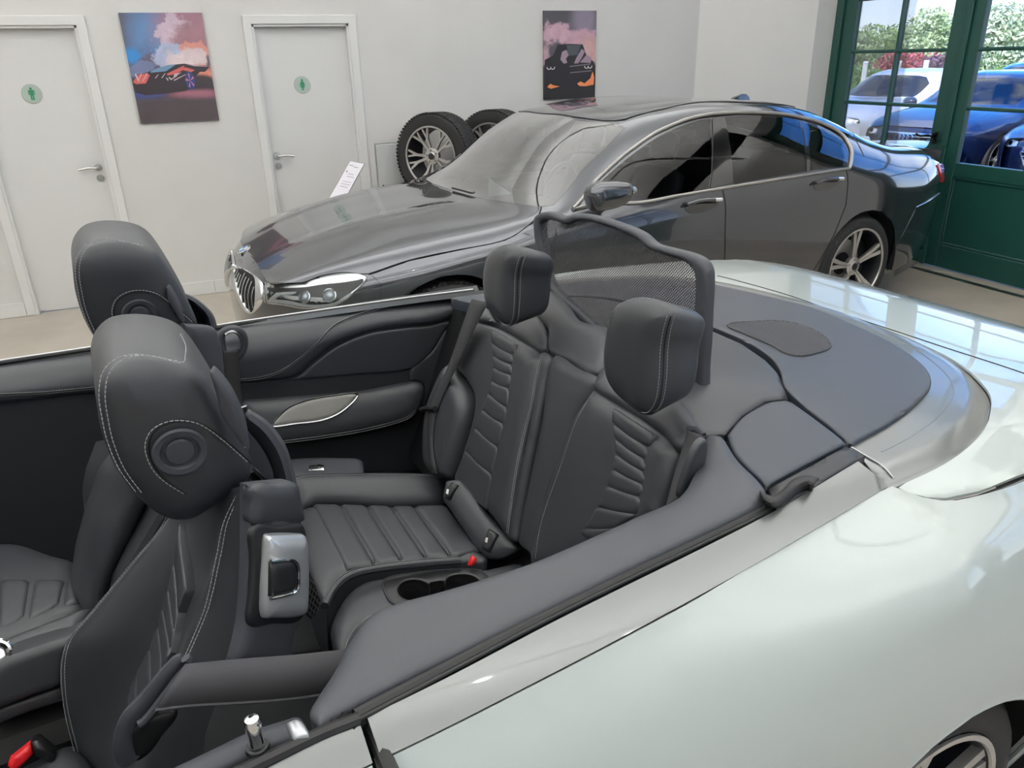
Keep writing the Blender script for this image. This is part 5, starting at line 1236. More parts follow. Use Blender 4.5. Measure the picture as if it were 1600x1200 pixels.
# ================================================================== wheels
M['rim_face'] = mat('machined_rim', (196, 194, 192), .3, metal=.85)
M['rim_dark'] = mat('dark_rim', (44, 45, 48), .4, metal=.5)
M['disc'] = mat('brake_disc', (150, 150, 150), .35, metal=.9)
def wheel(parent, Mx, R=.345, Rr=.262, W=.245, style='double5', tread=True, spoke_mat=None):
    """axle along local Z (outside = +Z)"""
    h = W/2; t = MB(); k = .03
    t.lathe([(Rr-.004, h-.02), (Rr+.004, h-.006), (Rr+.03, h), (R-.022, h-.006), (R-.006, h-.022), (R, h-.05), (R, -h+.05), (R-.006, -h+.022), (R-.022, -h+.006), (Rr+.02, -h), (Rr, -h+.02)], 56, Mx)
    ty = t.build('tyre', M['tyre'], parent)
    if tread:
        tb = MB()
        for i in range(72):
            a = 2*PI*i/72
            for s in (-1, 1):
                Mt = Mx @ Matrix.Rotation(a, 4, 'Z') @ Matrix.Translation((R-.002, 0, s*h*.56)) @ Matrix.Rotation(.35*s, 4, 'X')
                tb.box(-.004, .005, -.0095, .0095, -h*.36, h*.36, Mt)
            for s in (-.16, .16):
                tb.box(-.004, .005, -.012, .012, -h*.12, h*.12, Mx @ Matrix.Rotation(a+.04, 4, 'Z') @ Matrix.Translation((R-.002, 0, s*h)))
        o = tb.build('tread_blocks', M['tyre'], ty, smooth=0, fix=False); o['kind'] = 'stuff'
    b = MB(); b.lathe([(Rr-.002, h-.004), (Rr-.012, h-.004), (Rr-.018, h-.02), (Rr-.026, h-.05), (Rr-.03, -h+.03), (Rr, -h+.01)], 56, Mx)
    rim = b.build('rim', M['rim_dark'], parent)
    r2 = MB(); r2.lathe([(Rr+.002, h-.005), (Rr+.002, h+.001), (Rr-.010, h+.001), (Rr-.013, h-.004)], 56, Mx); r2.build('rim_flange', spoke_mat or M['rim_face'], rim)
    def bar(a0, r0, a1, r1, w0, w1, z0, z1, th):
        p0 = (r0*math.cos(a0), r0*math.sin(a0)); p1 = (r1*math.cos(a1), r1*math.sin(a1))
        d = np.array(p1)-np.array(p0); d /= np.linalg.norm(d); n = np.array([-d[1], d[0]])
        q = [np.array(p0)+n*w0, np.array(p0)-n*w0, np.array(p1)-n*w1, np.array(p1)+n*w1]; zs = (z0, z0, z1, z1)
        V = [(*q[i], zs[i]) for i in range(4)]+[(*(q[i]*1), zs[i]-th) for i in range(4)]
        V = [tuple(Mx @ Vector(v)) for v in V]
        return V, [(0, 1, 2, 3), (7, 6, 5, 4), (0, 4, 5, 1), (1, 5, 6, 2), (2, 6, 7, 3), (3, 7, 4, 0)]
    if style == 'double5':
        for i in range(5):
            a = 2*PI*i/5+PI/2+.10; s_ = MB(); base = MB()
            for s in (-1, 1):
                s_.add(*bar(a+s*.15, .055, a+s*.085, Rr*.62, .006, .013, h-.030, h-.018, .02)); s_.add(*bar(a+s*.085, Rr*.62, a+s*.115, Rr-.006, .013, .015, h-.018, h-.008, .02))
            s_.build('spoke', spoke_mat or M['rim_face'], rim, smooth=0)
    else:
        for i in range(5):
            a = 2*PI*i/5+PI/2+.31; s_ = MB()
            for s in (-1, 1):
                s_.add(*bar(a+s*.16, .04, a+s*.20, Rr*.62, .010, .010, h-.034, h-.020, .022)); s_.add(*bar(a+s*.20, Rr*.60, a+s*.36, Rr-.004, .010, .008, h-.020, h-.008, .02))
                s_.add(*bar(a+s*.20, Rr*.60, a+s*.12, Rr-.004, .008, .007, h-.020, h-.010, .02))
            s_.build('spoke', spoke_mat or M['rim_face'], rim, smooth=0)
    hb = MB(); hb.lathe([(.068, h-.055), (.064, h-.028), (.05, h-.024), (.034, h-.024), (.034, h-.018), (.030, h-.016), (0, h-.016)], 30, Mx); hb.build('hub', spoke_mat or M['rim_face'], rim)
    bt = MB()
    for i in range(5): bt.lathe([(0, .006), (.008, .006), (.009, 0)], 10, Mx @ Matrix.Rotation(2*PI*i/5+.3, 4, 'Z') @ Matrix.Translation((.046, 0, h-.03)))
    bt.build('wheel_bolts', M['plastic'], rim); 
    cpm = MB(); cpm.lathe([(.026, 0), (.026, .003), (.022, .004), (0, .004)], 24, Mx @ Matrix.Translation((0, 0, h-.016))); cpm.build('hub_cap', M['plastic'], rim)
    return ty
WHEEL_OUT = Matrix.Rotation(PI/2, 4, 'X')                       # axle: local Z -> -Y (towards the camera)
# near rear wheel of the convertible
w_ = MB(); 
wheel(car, Matrix.Translation((AX, -.815, AZ)) @ WHEEL_OUT, R=.33, Rr=.245, W=.225, tread=False)
wheel(car, Matrix.Translation((AX, .815, AZ)) @ Matrix.Rotation(-PI/2, 4, 'X'), R=.33, Rr=.245, W=.225, tread=False)
for s in (-1, 1): wheel(car, Matrix.Translation((-1.2, s*.80, AZ)) @ Matrix.Rotation(-s*PI/2, 4, 'X'), R=.33, Rr=.245, W=.225, tread=False)

# ================================================================== the dark grey sedan (local frame: x to the rear from the front axle, y away from the camera)
S = Frame(1.018, 4.468, .101)
sed = thing('sedan_car', 'dark grey four-door sedan parked behind the convertible', 'car', (1.018, 4.468, 0), .101)
N0 = [(-.85, -.62, .22), (-.5, -.82, .2), (0, -.895, .18), (1.5, -.90, .17), (3.07, -.90, .2), (3.7, -.84, .24), (4.12, -.70, .3)]
N1 = [(-.85, -.665, .46), (-.5, -.865, .47), (0, -.938, .48), (1.5, -.945, .48), (3.07, -.952, .5), (3.7, -.90, .52), (4.15, -.74, .52)]
N2 = [(-.85, -.66, .66), (-.5, -.865, .70), (0, -.938, .74), (.7, -.945, .79), (1.5, -.950, .80), (2.5, -.952, .81), (3.07, -.955, .82), (3.7, -.905, .81), (4.16, -.75, .76)]
N3 = [(-.85, -.62, .735), (-.6, -.77, .77), (-.38, -.84, .795), (0, -.89, .835), (.4, -.905, .872), (.7, -.905, .925), (.94, -.90, .955), (1.2, -.90, .98), (1.83, -.902, 1.012), (2.49, -.902, 1.036), (2.87, -.898, 1.044), (3.2, -.895, 1.015), (3.6, -.855, .985), (3.9, -.80, .968), (4.15, -.71, .93)]
N4 = [(-.85, -.52, .748), (-.6, -.67, .818), (-.38, -.73, .86), (0, -.765, .91), (.4, -.785, .948), (.62, -.80, .985), (.85, -.765, 1.075), (1.02, -.73, 1.185), (1.25, -.685, 1.315), (1.5, -.645, 1.387), (1.94, -.62, 1.425), (2.4, -.62, 1.408), (2.75, -.625, 1.358), (3.05, -.65, 1.265), (3.3, -.68, 1.165), (3.55, -.70, 1.095), (3.9, -.66, 1.055), (4.13, -.58, 1.02)]
N5 = [(-.85, -.28, .765), (-.6, -.36, .855), (-.38, -.40, .912), (-.12, -.42, .963), (.2, -.43, .992), (.45, -.44, 1.003), (.62, -.43, 1.09), (1.0, -.40, 1.345), (1.16, -.37, 1.415), (1.45, -.35, 1.452), (1.855, -.34, 1.464), (2.41, -.34, 1.444), (2.78, -.34, 1.395), (3.1, -.36, 1.285), (3.4, -.38, 1.15), (3.58, -.39, 1.098), (3.9, -.38, 1.073), (4.13, -.33, 1.048)]
N6 = [(-.85, 0, .762), (-.6, 0, .862), (-.38, 0, .918), (-.12, 0, .968), (.2, 0, .997), (.42, 0, 1.005), (.6, 0, 1.10), (.96, 0, 1.355), (1.16, 0, 1.432), (1.45, 0, 1.464), (1.855, 0, 1.474), (2.41, 0, 1.453), (2.78, 0, 1.405), (3.1, 0, 1.295), (3.4, 0, 1.158), (3.58, 0, 1.103), (3.9, 0, 1.078), (4.14, 0, 1.052)]
half = [N0, N1, N2, N3, N4, N5]
ALL = half+[N6]+[[(a, -b, c) for a, b, c in r] for r in half[::-1]]
VT = VS*(len(ALL)-1)
base_f = loft(ALL)
def ridge_f(u, v):
    P = base_f(u, v)                                            # two bonnet ridges each side
    w = np.clip((u+.75)/.3, 0, 1)*np.clip((.42-u)/.25, 0, 1)
    for s in (1, -1):
        yc = .30+.16*np.clip((u+.8)/1.2, 0, 1)
        P[:, 2] += w*.012*np.exp(-((P[:, 1]-s*yc)/.05)**2)
    return P
BODY = Surf(ridge_f, S, (-.85, 4.13), (0, VT), 1)
Z8 = zc(2.3529, 820, 100); ZB = zc(2.6667, 340, 130)
def mir(uv): return [(p[0], VT-p[1])+tuple(p[2:3]) for p in uv][::-1]
def vz(x, z, side=1):
    vs = np.linspace(0, VS*3.2, 200); zz = BODY.P(np.stack([np.full(200, x), vs], -1))[:, 2]; return float(vs[np.argmin(abs(zz-z))])
def arch(cx, cz, R, n=36):
    o = []
    for k in range(n+1):
        t = PI+.36-(PI+.72)*k/n; x = cx+R*math.cos(t); o.append((x, max(vz(x, cz+R*math.sin(t)), 0)))
    return o
AF, ARr = arch(0, .35, .395), arch(3.07, .35, .395)
# glass outlines, read from the photograph on the body surface
ws = BODY.uv([(688, 286), (737, 305), (771, 312), (827, 321), (866, 319, 1), (905, 271), (945, 232), (980, 198, 1), (940, 189), (900, 186), (845, 186)])
ws_near = [p for p in ws if p[1] < VT/2]
def symglass(pts):
    a = [p for p in pts if p[1] < VT/2-.02]; return a
wsn = BODY.uv([(737, 305), (771, 312), (827, 321), (866, 319, 1), (905, 271), (945, 232), (980, 198, 1), (940, 190), (900, 187)])
wsn = [p for p in wsn if p[1] < VT/2-.01]
windscreen = crv(wsn+mir(wsn), True, 5)
fw = crv(BODY.uv(Z8([(262, 452, 1), (300, 412), (370, 352), (440, 300), (520, 252), (600, 218), (685, 197, 1), (678, 458, 1), (500, 488), (380, 508), (240, 528, 1)])), True, 4)
rw = crv(BODY.uv(Z8([(738, 193, 1), (850, 188), (940, 192), (1012, 206, 1), (1036, 394, 1), (900, 418), (768, 440, 1)])), True, 4)
qw = crv(BODY.uv(Z8([(1030, 212, 1), (1090, 232), (1140, 262), (1168, 300), (1176, 340), (1168, 376, 1), (1048, 392, 1)])), True, 4)
bl = [(2.80, VS*4.42), (2.83, VS*5.2), (2.84, VS*5.9)]
bl2 = [(3.40, VS*5.9), (3.40, VS*5.2), (3.36, VS*4.45)]
back = crv([(2.80, VS*4.42, 1), (2.83, VS*5.2), (2.83, VT-VS*5.2), (2.80, VT-VS*4.42, 1), (3.36, VT-VS*4.45, 1), (3.42, VT-VS*5.2), (3.42, VS*5.2), (3.36, VS*4.45, 1)], True, 4)
mirg = lambda g: np.stack([g[:, 0], VT-g[:, 1]], -1)
M['black_gloss'] = mat('black_gloss_trim', (14, 14, 15), .12, coat=1)
# underlying shell (pillars, roof sides, sills)
ua, ub_ = -.60, 4.10
ol = [(ua, .0)]+[(AF[0][0], 0)]+AF[1:-1]+[(AF[-1][0], 0), (1.5, 0), (ARr[0][0], 0)]+ARr[1:-1]+[(ARr[-1][0], 0), (ub_, 0), (ub_, VT/2), (ub_, VT)]+[(x, VT-v) for x, v in ([(ARr[-1][0], 0)]+ARr[1:-1][::-1]+[(ARr[0][0], 0), (1.5, 0), (AF[-1][0], 0)]+AF[1:-1][::-1]+[(AF[0][0], 0)])]+[(ua, VT), (ua, VT/2)]
shell_ = pad('body_shell', BODY, np.array(ol), M['grey_car'], sed, lift=-.004, depth=.012, sp=.055, raw=True, holes=[windscreen, fw, rw, qw, back, mirg(fw), mirg(rw), mirg(qw)], label='dark grey pillars and roof sides of the sedan')
def panel(nm, o, parent=None, label=None, m=None, lift=0., raw=False, holes=(), sp=.045): return pad(nm, BODY, o, m or M['grey_car'], parent or sed, lift=lift, depth=.01, sp=sp, raw=raw, label=label, holes=holes)
# bonnet
seam_px = [(425, 441), (470, 441), (500, 431), (535, 425), (576, 427), (640, 406), (715, 390), (790, 374), (827, 350), (846, 323, 1), (800, 318), (760, 311), (737, 307)]
bn = BODY.uv(seam_px); bn = [p for p in bn if p[1] < VT/2-.01]
bn_ = [(-.80, VS*5.2)]+bn
hood = panel('bonnet', crv(bn_+mir([(-.775, VS*5.1)]+[p for p in bn if p[0] > -.60]), True, 5), label='dark grey bonnet with a round badge at its front', raw=True, sp=.04)
Vn = VS*3
def col(x0z0): return x0z0
fB = [(1.792, vz(1.79, 1.005)), (1.80, vz(1.8, .75)), (1.824, vz(1.82, .5)), (1.83, .02)]
rB = [(2.845, vz(2.84, 1.03)), (2.835, vz(2.83, .80)), (2.76, vz(2.76, .62)), (2.64, vz(2.64, .40)), (2.58, .02)]
fF = [(.64, vz(.64, .90)), (.60, vz(.6, .7)), (.58, .02)]
def belt(x0, x1, n=10, d=.012): return [(x, VS*3-d) for x in np.linspace(x0, x1, n)]
fender = [(-.36, VS*2.95)]+[(x, VS*(3.55)) for x in (-.1, .2, .45)]
fo = [(-.62, VS*1.2)]+[(AF[0][0], .15)]+[a for a in AF if a[1] > .15]+[(AF[-1][0], .15), (.45, .02)]+fF[::-1]+belt(.62, .45, 3, 0)
bseam = BODY.uv([(827, 352), (790, 376), (715, 392), (640, 408), (580, 429)])
fo = [(-.34, VS*2.2)]+[a for a in AF if a[1] > vz(-.3, .5)]+[(.42, .02)]+fF[::-1]+[(.66, VS*3.0)]+[p[:2] for p in bseam]
panel('front_wing', np.array([p[:2] for p in fo]), raw=True, label='dark grey front wing with small lamp reflections')
fd = panel('front_door', np.array(belt(.66, 1.788, 14)+fB+fF[::-1]), raw=True, label='front door of the sedan')
rd = panel('rear_door', np.array(belt(1.796, 2.842, 12)+rB+[(p[0]+.005, p[1]) for p in fB[::-1]]), raw=True, label='rear door of the sedan')
qp = [(2.85, VS*3-.012), (2.95, VS*3.05), (3.08, VS*3.25), (3.10, VS*3.7), (3.2, VS*4.1), (3.45, VS*4.25), (3.9, VS*4.3), (4.08, VS*4.2), (4.08, VS*1.9), (3.62, VS*1.62)]+[a for a in ARr[::-1] if a[1] > .12]+[(2.60, .02)]+[(p[0]+.005, p[1]) for p in rB[::-1]]
panel('rear_wing', np.array(qp), raw=True, label='rear wing of the sedan reflecting blue sky')
panel('boot_lid', np.array([(3.47, VS*4.5), (3.47, VT-VS*4.5), (4.08, VT-VS*4.45), (4.08, VS*4.45)]), raw=True)
panel('rear_bumper', np.array([(3.63, VS*1.58), (4.08, VS*1.85), (4.08, .02), (3.50, .02), (3.46, vz(3.46, .4))]), raw=True)
roof_o = BODY.uv([(848, 181), (900, 183), (984, 193)])
rfn = [(1.10, VS*5.6)]+[(1.13, VS*5.0), (1.32, VS*4.35), (1.9, VS*4.3), (2.74, VS*4.36), (2.79, VS*5.2)]
panel('roof_panel', crv(rfn+mir(rfn), True, 4), raw=True, label='dark grey roof panel')
sr_ = crv([(1.3, VS*5.0, 1), (1.3, VT-VS*5.0, 1), (1.95, VT-VS*4.95, 1), (1.95, VS*4.95, 1)], True, 3)
pad('sunroof', BODY, sr_, M['black_gloss'], sed, lift=.001, depth=.004, sp=.05, raw=True, label='black glass sunroof')
# seams
def seam_on(uv, name='panel_gap', r=.0026, m='dark', lift=.0005): 
    P = BODY.P(np.array([p[:2] for p in uv])); return tube(name, P+BODY.N(np.array([p[:2] for p in uv]))*lift, r, M[m], sed, 6)
for q in (fB, rB, fF): seam_on(resample(np.array(q), 20))
bs = crv(BODY.uv([(576, 428), (640, 406.5), (715, 390.5), (790, 374.5), (827, 351), (846, 323)]), False, 6); seam_on(bs)
seam_on(crv([(3.62, VS*1.60), (3.85, VS*1.72), (4.09, VS*1.86)], False, 5), 'bumper_gap', .003, 'satin_chrome')
# glass and trims
pad('windscreen', BODY, windscreen, M['ws_glass'], sed, lift=-.003, depth=0, sp=.06, raw=True, label='slanted windscreen reflecting the pale wall')
for g, nm in ((fw, 'front_side_window'), (rw, 'rear_side_window'), (qw, 'quarter_window')):
    pad(nm, BODY, g, M['side_glass'], sed, lift=-.003, depth=0, sp=.06, raw=True); pad(nm, BODY, mirg(g), M['side_glass'], sed, lift=-.003, depth=0, sp=.08, raw=True)
pad('rear_window', BODY, back, M['rear_glass'], sed, lift=-.003, depth=0, sp=.06, raw=True)
pad('b_pillar_cover' if False else 'pillar_cover', BODY, BODY.uv(Z8([(690, 198, 1), (734, 192, 1), (766, 438, 1), (682, 456, 1)])), M['black_gloss'], sed, lift=.001, depth=.006, sp=.05)
pad('pillar_cover', BODY, BODY.uv(Z8([(1016, 208, 1), (1030, 212, 1), (1048, 391, 1), (1036, 394, 1)])), M['black_gloss'], sed, lift=.001, depth=.006, sp=.05)
ch = BODY.p3(Z8([(178, 532), (235, 462), (290, 402), (400, 308), (500, 243), (600, 203), (710, 183), (850, 179), (1000, 194), (1100, 222), (1160, 256), (1196, 305), (1200, 345), (1192, 384)]), lift=.003)
tube('window_chrome', ch, .011, M['win_chrome'], sed, 8, label='satin chrome line round the side windows')
ch2 = BODY.p3(Z8([(178, 536), (400, 511), (560, 485), (735, 456), (960, 420), (1192, 384)]), lift=.003)
tube('belt_chrome', ch2, .009, M['win_chrome'], sed, 8)
far_rail = BODY.P(np.stack([np.linspace(.75, 1.9, 20), np.full(20, VT-VS*4.0)], -1)); tube('roof_rail', far_rail, .010, M['black_gloss'], sed, 8)
# handles
for (a, b, nm) in ((Z8([(588, 528), (600, 512), (650, 505), (708, 502), (712, 514), (690, 532), (640, 548), (605, 548)]), Z8([(590, 520), (640, 506), (710, 503)]), fd), (Z8([(1062, 450), (1075, 432), (1110, 424), (1154, 424), (1156, 436), (1130, 455), (1095, 466), (1070, 464)]), Z8([(1064, 440), (1100, 428), (1156, 426)]), rd)):
    pad('handle_recess', BODY, BODY.uv(a), M['black_gloss'], nm, lift=.0015, depth=.003, sp=.02)
    P = BODY.p3(b, lift=.028, n=6); P[0] -= 0; tube('door_handle', np.concatenate([[P[0]+np.array([0, .025, 0])], P, [P[-1]+np.array([0, .025, 0])]]), .011, M['grey_car'], nm, 10, label='dark door handle with chrome end')
    tube('handle_tip', [P[-3], P[-1]+np.array([0.004, .002, 0])], .0125, M['chrome'], nm, 10)
# door mirror
MR = plane(S, (.92, -1.06, 1.06), (1, 0, 0), (0, .1, 1))
mo = MR.uv(Z8([(240, 470), (262, 440), (300, 432), (370, 434), (394, 446), (396, 470), (385, 500), (350, 525), (300, 538), (262, 540), (244, 510)]))
mrr = pad('door_mirror', MR, mo, M['grey_car'], sed, t=.04, r=.06, depth=.05, sp=.016, both=True, label='dark grey door mirror')
tube('mirror_foot', [(.96, -.90, .98), (.93, -.97, 1.0), (.92, -1.03, 1.01)], .018, M['black_gloss'], mrr, 8)
pad('mirror_blinker', MR, MR.uv(Z8([(384, 455, 1), (402, 450, 1), (410, 466, 1), (390, 478, 1)])), M['satin_chrome'], mrr, t=.004, r=.006, lift=.012, depth=.02, sp=.01)
# roof fin
f_ = MB(); q = [(2.66, 0), (2.70, .025), (2.76, .055), (2.80, .060), (2.825, .045), (2.84, 0)]
zt = lambda x: float(BODY.P([(x, VT/2)])[0][2])
for s in (1,):
    V = [(x, -.022*(1-h/.09), zt(x)+h) for x, h in q]+[(x, .022*(1-h/.09), zt(x)+h) for x, h in q]; n = len(q)
    f_.add(V, [tuple(range(n)), tuple(range(2*n-1, n-1, -1))]+[(i, i+n, i+n+1, i+1) for i in range(n-1)])
f_.build('roof_antenna', M['black_gloss'], sed, label='shark-fin roof antenna', smooth=60)
# front end: nose surface, grilles, headlamp
def nose_f(y, z): return np.stack([-.905+.30*(np.abs(y)/.80)**2.6+.10*np.clip((z-.60)/.18, 0, 1.2)**2+.06*np.clip((.42-z)/.2, 0, 1)**2, y, z], -1)
NOSE = Surf(nose_f, S, (-.83, .83), (.18, .80), -1)
pad('front_bumper', NOSE, np.array([(-.80, .2), (.80, .2), (.80, .74), (.45, .785), (0, .79), (-.45, .785), (-.80, .74)]), M['grey_car'], sed, depth=.01, sp=.03, raw=True)
K4 = zc(6.4, 350, 370)
def kidney(px_out, px_in, label, mirror=False):
    o = crv(NOSE.uv(px_out), True, 6); i = crv(NOSE.uv(px_in), True, 6)
    if mirror: o = o*np.array([-1, 1]); i = i*np.array([-1, 1])
    fr_ = pad('kidney_grille', NOSE, o, M['chrome'], sed, t=.014, r=.02, lift=.004, depth=.02, sp=.012, raw=True, holes=[i], label=label)
    pad('grille_back', NOSE, i, M['dark'], fr_, lift=.002, depth=0, sp=.03, raw=True)
    lo, hi = i.min(0), i.max(0); n = 9
    for k in range(n):
        y = lo[0]+(hi[0]-lo[0])*(k+.6)/(n+.2); zs = np.linspace(lo[1], hi[1], 50); q = np.stack([y+.0*zs, zs], -1); q = q[inside(q, i)]
        if len(q) > 3: tube('grille_slat', NOSE.P(q[::6] if len(q) > 12 else q)+np.array([-.010, 0, 0]), .0052, M['satin_chrome'], fr_, 6, flat=.7)
ko = K4([(118, 320), (150, 300), (230, 330), (330, 395), (400, 455), (410, 500), (395, 640), (330, 740), (270, 770), (210, 720), (160, 610), (120, 420)])
ki = K4([(122, 340), (150, 325), (220, 345), (300, 400), (325, 470), (325, 600), (312, 710), (280, 745), (230, 690), (180, 590), (140, 450)])
kidney(ko, ki, 'near chrome kidney grille with dark upright slats'); kidney(ko, ki, 'far chrome kidney grille', True)
Mb_ = S.uv if False else None
bd = BODY.uv([(381, 390)]); bP = BODY.P([bd[0][:2]])[0]; bN = BODY.N([bd[0][:2]])[0]
Rb = Matrix.Translation(bP) @ Vector(bN).to_track_quat('Z', 'Y').to_matrix().to_4x4()
bdg = MB().lathe([(.041, 0), (.041, .004), (.037, .006), (.029, .005), (.029, .004), (0, .0045)], 32, Rb).build('bonnet_badge', M['chrome'], hood, label='round badge with blue and white quarters')
M['badge_blue'] = mat('badge_blue', (30, 110, 190), .3); M['badge_black'] = mat('badge_black', (16, 16, 18), .3)
for k in range(4):
    MB().prism([(0, 0)]+[(.027*math.cos(k*PI/2+t*PI/12), .027*math.sin(k*PI/2+t*PI/12)) for t in range(7)], .0046, .0056, Rb).build('badge_quarter', M['badge_blue'] if k % 2 else M['white_paint'], bdg, smooth=0)
# headlamp unit
HX = np.array([-.845, -.80, -.735, -.655, -.56, -.44, -.30, -.2]); HY = np.array([-.48, -.615, -.72, -.805, -.868, -.905, -.928, -.935])
HS = np.r_[0, np.cumsum(np.hypot(np.diff(HX), np.diff(HY)))]
def hl_f(u, z):
    x = pchip(HS, HX, u); y = pchip(HS, HY, u); k = np.clip(z-.69, -.2, .2)*.55*(z > .69)
    return np.stack([x+k*.55, y+k*.83, z], -1)
HL = Surf(hl_f, S, (0, float(HS[-1])), (.5, .9), 1)
M['lamp_clearw'] = mat('daytime_light_plastic', (214, 217, 220), .15, coat=1)
hl_o = HL.uv(K4([(412, 455, 1), (560, 470), (800, 460), (900, 425), (1050, 390), (1200, 370), (1330, 365), (1400, 385), (1430, 410), (1400, 460), (1300, 560), (1200, 640), (1120, 690), (1000, 715), (800, 725), (600, 690), (405, 660, 1)]))
hl = pad('headlamp', HL, hl_o, M['chrome'], sed, t=.004, r=.01, depth=.10, lift=-.012, sp=.02, label='wide clear headlamp with twin projector lenses')
pad('lamp_housing', HL, HL.uv(K4([(420, 500, 1), (560, 510), (800, 500), (1000, 470), (1200, 450), (1330, 430), (1395, 425), (1350, 490), (1200, 600), (1100, 670), (950, 690), (800, 690), (600, 650), (420, 640, 1)])), M['plastic'], hl, lift=-.007, depth=.002, sp=.03)
pad('daytime_light', HL, HL.uv(K4([(420, 650, 1), (520, 555, 1), (720, 548), (700, 572), (560, 582, 1), (510, 628, 1), (640, 640), (860, 680), (1100, 660), (1260, 560), (1290, 570), (1120, 690), (980, 712), (800, 705), (600, 670)])), M['lamp_clearw'], hl, t=.004, r=.006, lift=-.003, depth=.003, sp=.016)
for cx_, cy_, r_ in ((800, 600, 66), (1050, 585, 72)):
    uv0 = HL.uv(K4([(cx_, cy_)]))[0][:2]; P0 = HL.P([uv0])[0]; HLN = HL.N([uv0])[0]; Rl = Matrix.Translation(P0-HLN*.014) @ Vector(HLN).to_track_quat('Z', 'Y').to_matrix().to_4x4(); q = r_*.00042
    pj = MB().lathe([(q*1.15, 0), (q*1.15, .012), (q, .014), (q*.95, .012)], 24, Rl).build('projector_ring', M['chrome'], hl)
    MB().lathe([(q*.95, .008), (q*.75, .016), (q*.4, .020), (0, .021)], 24, Rl).build('projector_lens', mat('lens_glass', (176, 184, 190), .08, metal=.5), pj)
M['clear'] = glassmat('clear_lens', (.93, .95, .96, 1), 1.0, 1.45)
pad('lamp_cover', HL, hl_o, M['clear'], hl, t=.006, r=.02, lift=.002, depth=.01, sp=.02)
# tail lamp
M['tail_red'] = mat('tail_lamp_red', (186, 24, 40), .15, coat=1); M['tail_pink'] = mat('tail_lamp_clear_red', (206, 110, 150), .12, coat=1)
tl = pad('tail_lamp', BODY, np.array([(3.955, VS*2.93), (4.06, VS*3.02), (4.122, VS*3.02), (4.128, VS*2.2), (4.07, VS*2.22), (4.0, VS*2.55)]), M['tail_red'], sed, t=.008, r=.02, lift=.003, depth=.01, sp=.012, raw=True, label='red wrap-round tail lamp')
pad('tail_lamp_top', BODY, np.array([(3.97, VS*2.93), (4.06, VS*3.0), (4.118, VS*3.0), (4.12, VS*2.72), (4.02, VS*2.68)]), M['tail_pink'], tl, t=.003, r=.008, lift=.011, depth=.003, sp=.012, raw=True)
# wheels, wheel houses, underside
for x in (0, 3.07):
    for s in (-1, 1):
        ty_ = wheel(sed, Matrix.Translation((x, s*.81, .35)) @ Matrix.Rotation(-s*PI/2 if s > 0 else PI/2, 4, 'X'), R=.35, Rr=.268, W=.245, tread=(s < 0 and x == 0))
        if s < 0 and x > 1: rear_tyre = ty_
    wh = MB(); wh.lathe([(.40, .93), (.40, .5), (.05, .5)], 36, Matrix.Translation((x, 0, .35)) @ WHEEL_OUT, a0=-.2, a1=PI+.2); wh.build('wheel_house', M['dark'], sed)
    wh = MB(); wh.lathe([(.40, .93), (.40, .5), (.05, .5)], 36, Matrix.Translation((x, 0, .35)) @ Matrix.Rotation(-PI/2, 4, 'X'), a0=PI-.2, a1=2*PI+.2); wh.build('wheel_house', M['dark'], sed)
    MB().lathe([(.17, -.02), (.17, 0), (.08, .002)], 36, Matrix.Translation((x, -.86+.06, .35)) @ WHEEL_OUT).build('brake_disc', M['disc'], sed)
MB().box(.42, 2.66, -.86, .86, .2, .24).build('underbody', M['dark'], sed, smooth=0)
lp = BODY.P(np.array([a for a in ARr if a[1] > .02]))
skin('rear_apron', [[(4.09+.05*(1-(y/.72)**2), y, z) for y in np.linspace(-.72, .72, 13)] for z in (.3, .55, .8, 1.04)], M['grey_car'], sed)
# cabin: dashboard, seats, steering wheel, papers, mirror
M['seat_dark'] = mat('dark_seat_leather', (38, 38, 40), .6)
MB().box(.42, .95, -.72, .72, .72, .965, bev=.05).build('dashboard', M['seat_dark'], sed)
MB().box(.5, 3.3, -.80, .80, .24, .5).build('cabin_floor', M['dark'], sed, smooth=0)
MB().box(.62, 2.85, -.885, -.80, .3, .93, bev=.03).build('door_lining', M['seat_dark'], sed); MB().box(.62, 2.85, .80, .885, .3, .93, bev=.03).build('door_lining', M['seat_dark'], sed)
MB().box(2.9, 3.45, -.78, .78, .5, 1.0, bev=.03).build('rear_shelf', M['seat_dark'], sed)
def box_seat(x, y, w, rear=False):
    Mt = Matrix.Translation((x, y, .5)); b = MB(); b.box(-.5, .02, -w, w, -.05, .12, Mt, bev=.05)
    s = b.build('seat_cushion', M['seat_dark'], sed); sub(s, 1)
    b = MB(); b.box(-.07, .07, -w, w, 0, .62, Mt @ Matrix.Rotation(.32, 4, 'Y'), bev=.05); sub(b.build('seat_back', M['seat_dark'], sed), 1)
    b = MB(); b.box(-.05, .05, -.13, .13, .64, .83, Mt @ Matrix.Rotation(.28, 4, 'Y'), bev=.04); sub(b.build('seat_headrest', M['seat_dark'], sed), 1)
for s in (-.40, .40): box_seat(1.55, s, .25); box_seat(2.62, s, .30)
sw = [(.03*math.sin(0)+.98+.06*math.sin(a), -.40+.18*math.cos(a), .98+.17*math.sin(a)) for a in np.linspace(0, 2*PI, 33)[:-1]]
tube('steering_wheel', sw, .016, M['plastic'], sed, 8, closed=True)
MB().box(-.02, .02, -.11, .11, -.035, .035, Matrix.Translation((1.06, 0, 1.30)), bev=.01).build('rear_view_mirror', M['plastic'], sed)
pp = MB(); pp.add([(.60, -.20, .97), (.78, -.16, .97), (.80, .06, .97), (.70, -.02, 1.055), (.66, -.10, 1.05)], [(0, 1, 4), (1, 2, 3, 4), (0, 4, 3, 2)]); pp.build('dashboard_paper', mat('paper', (222, 235, 228), .8), sed, label='folded white paper on the dashboard', smooth=0)
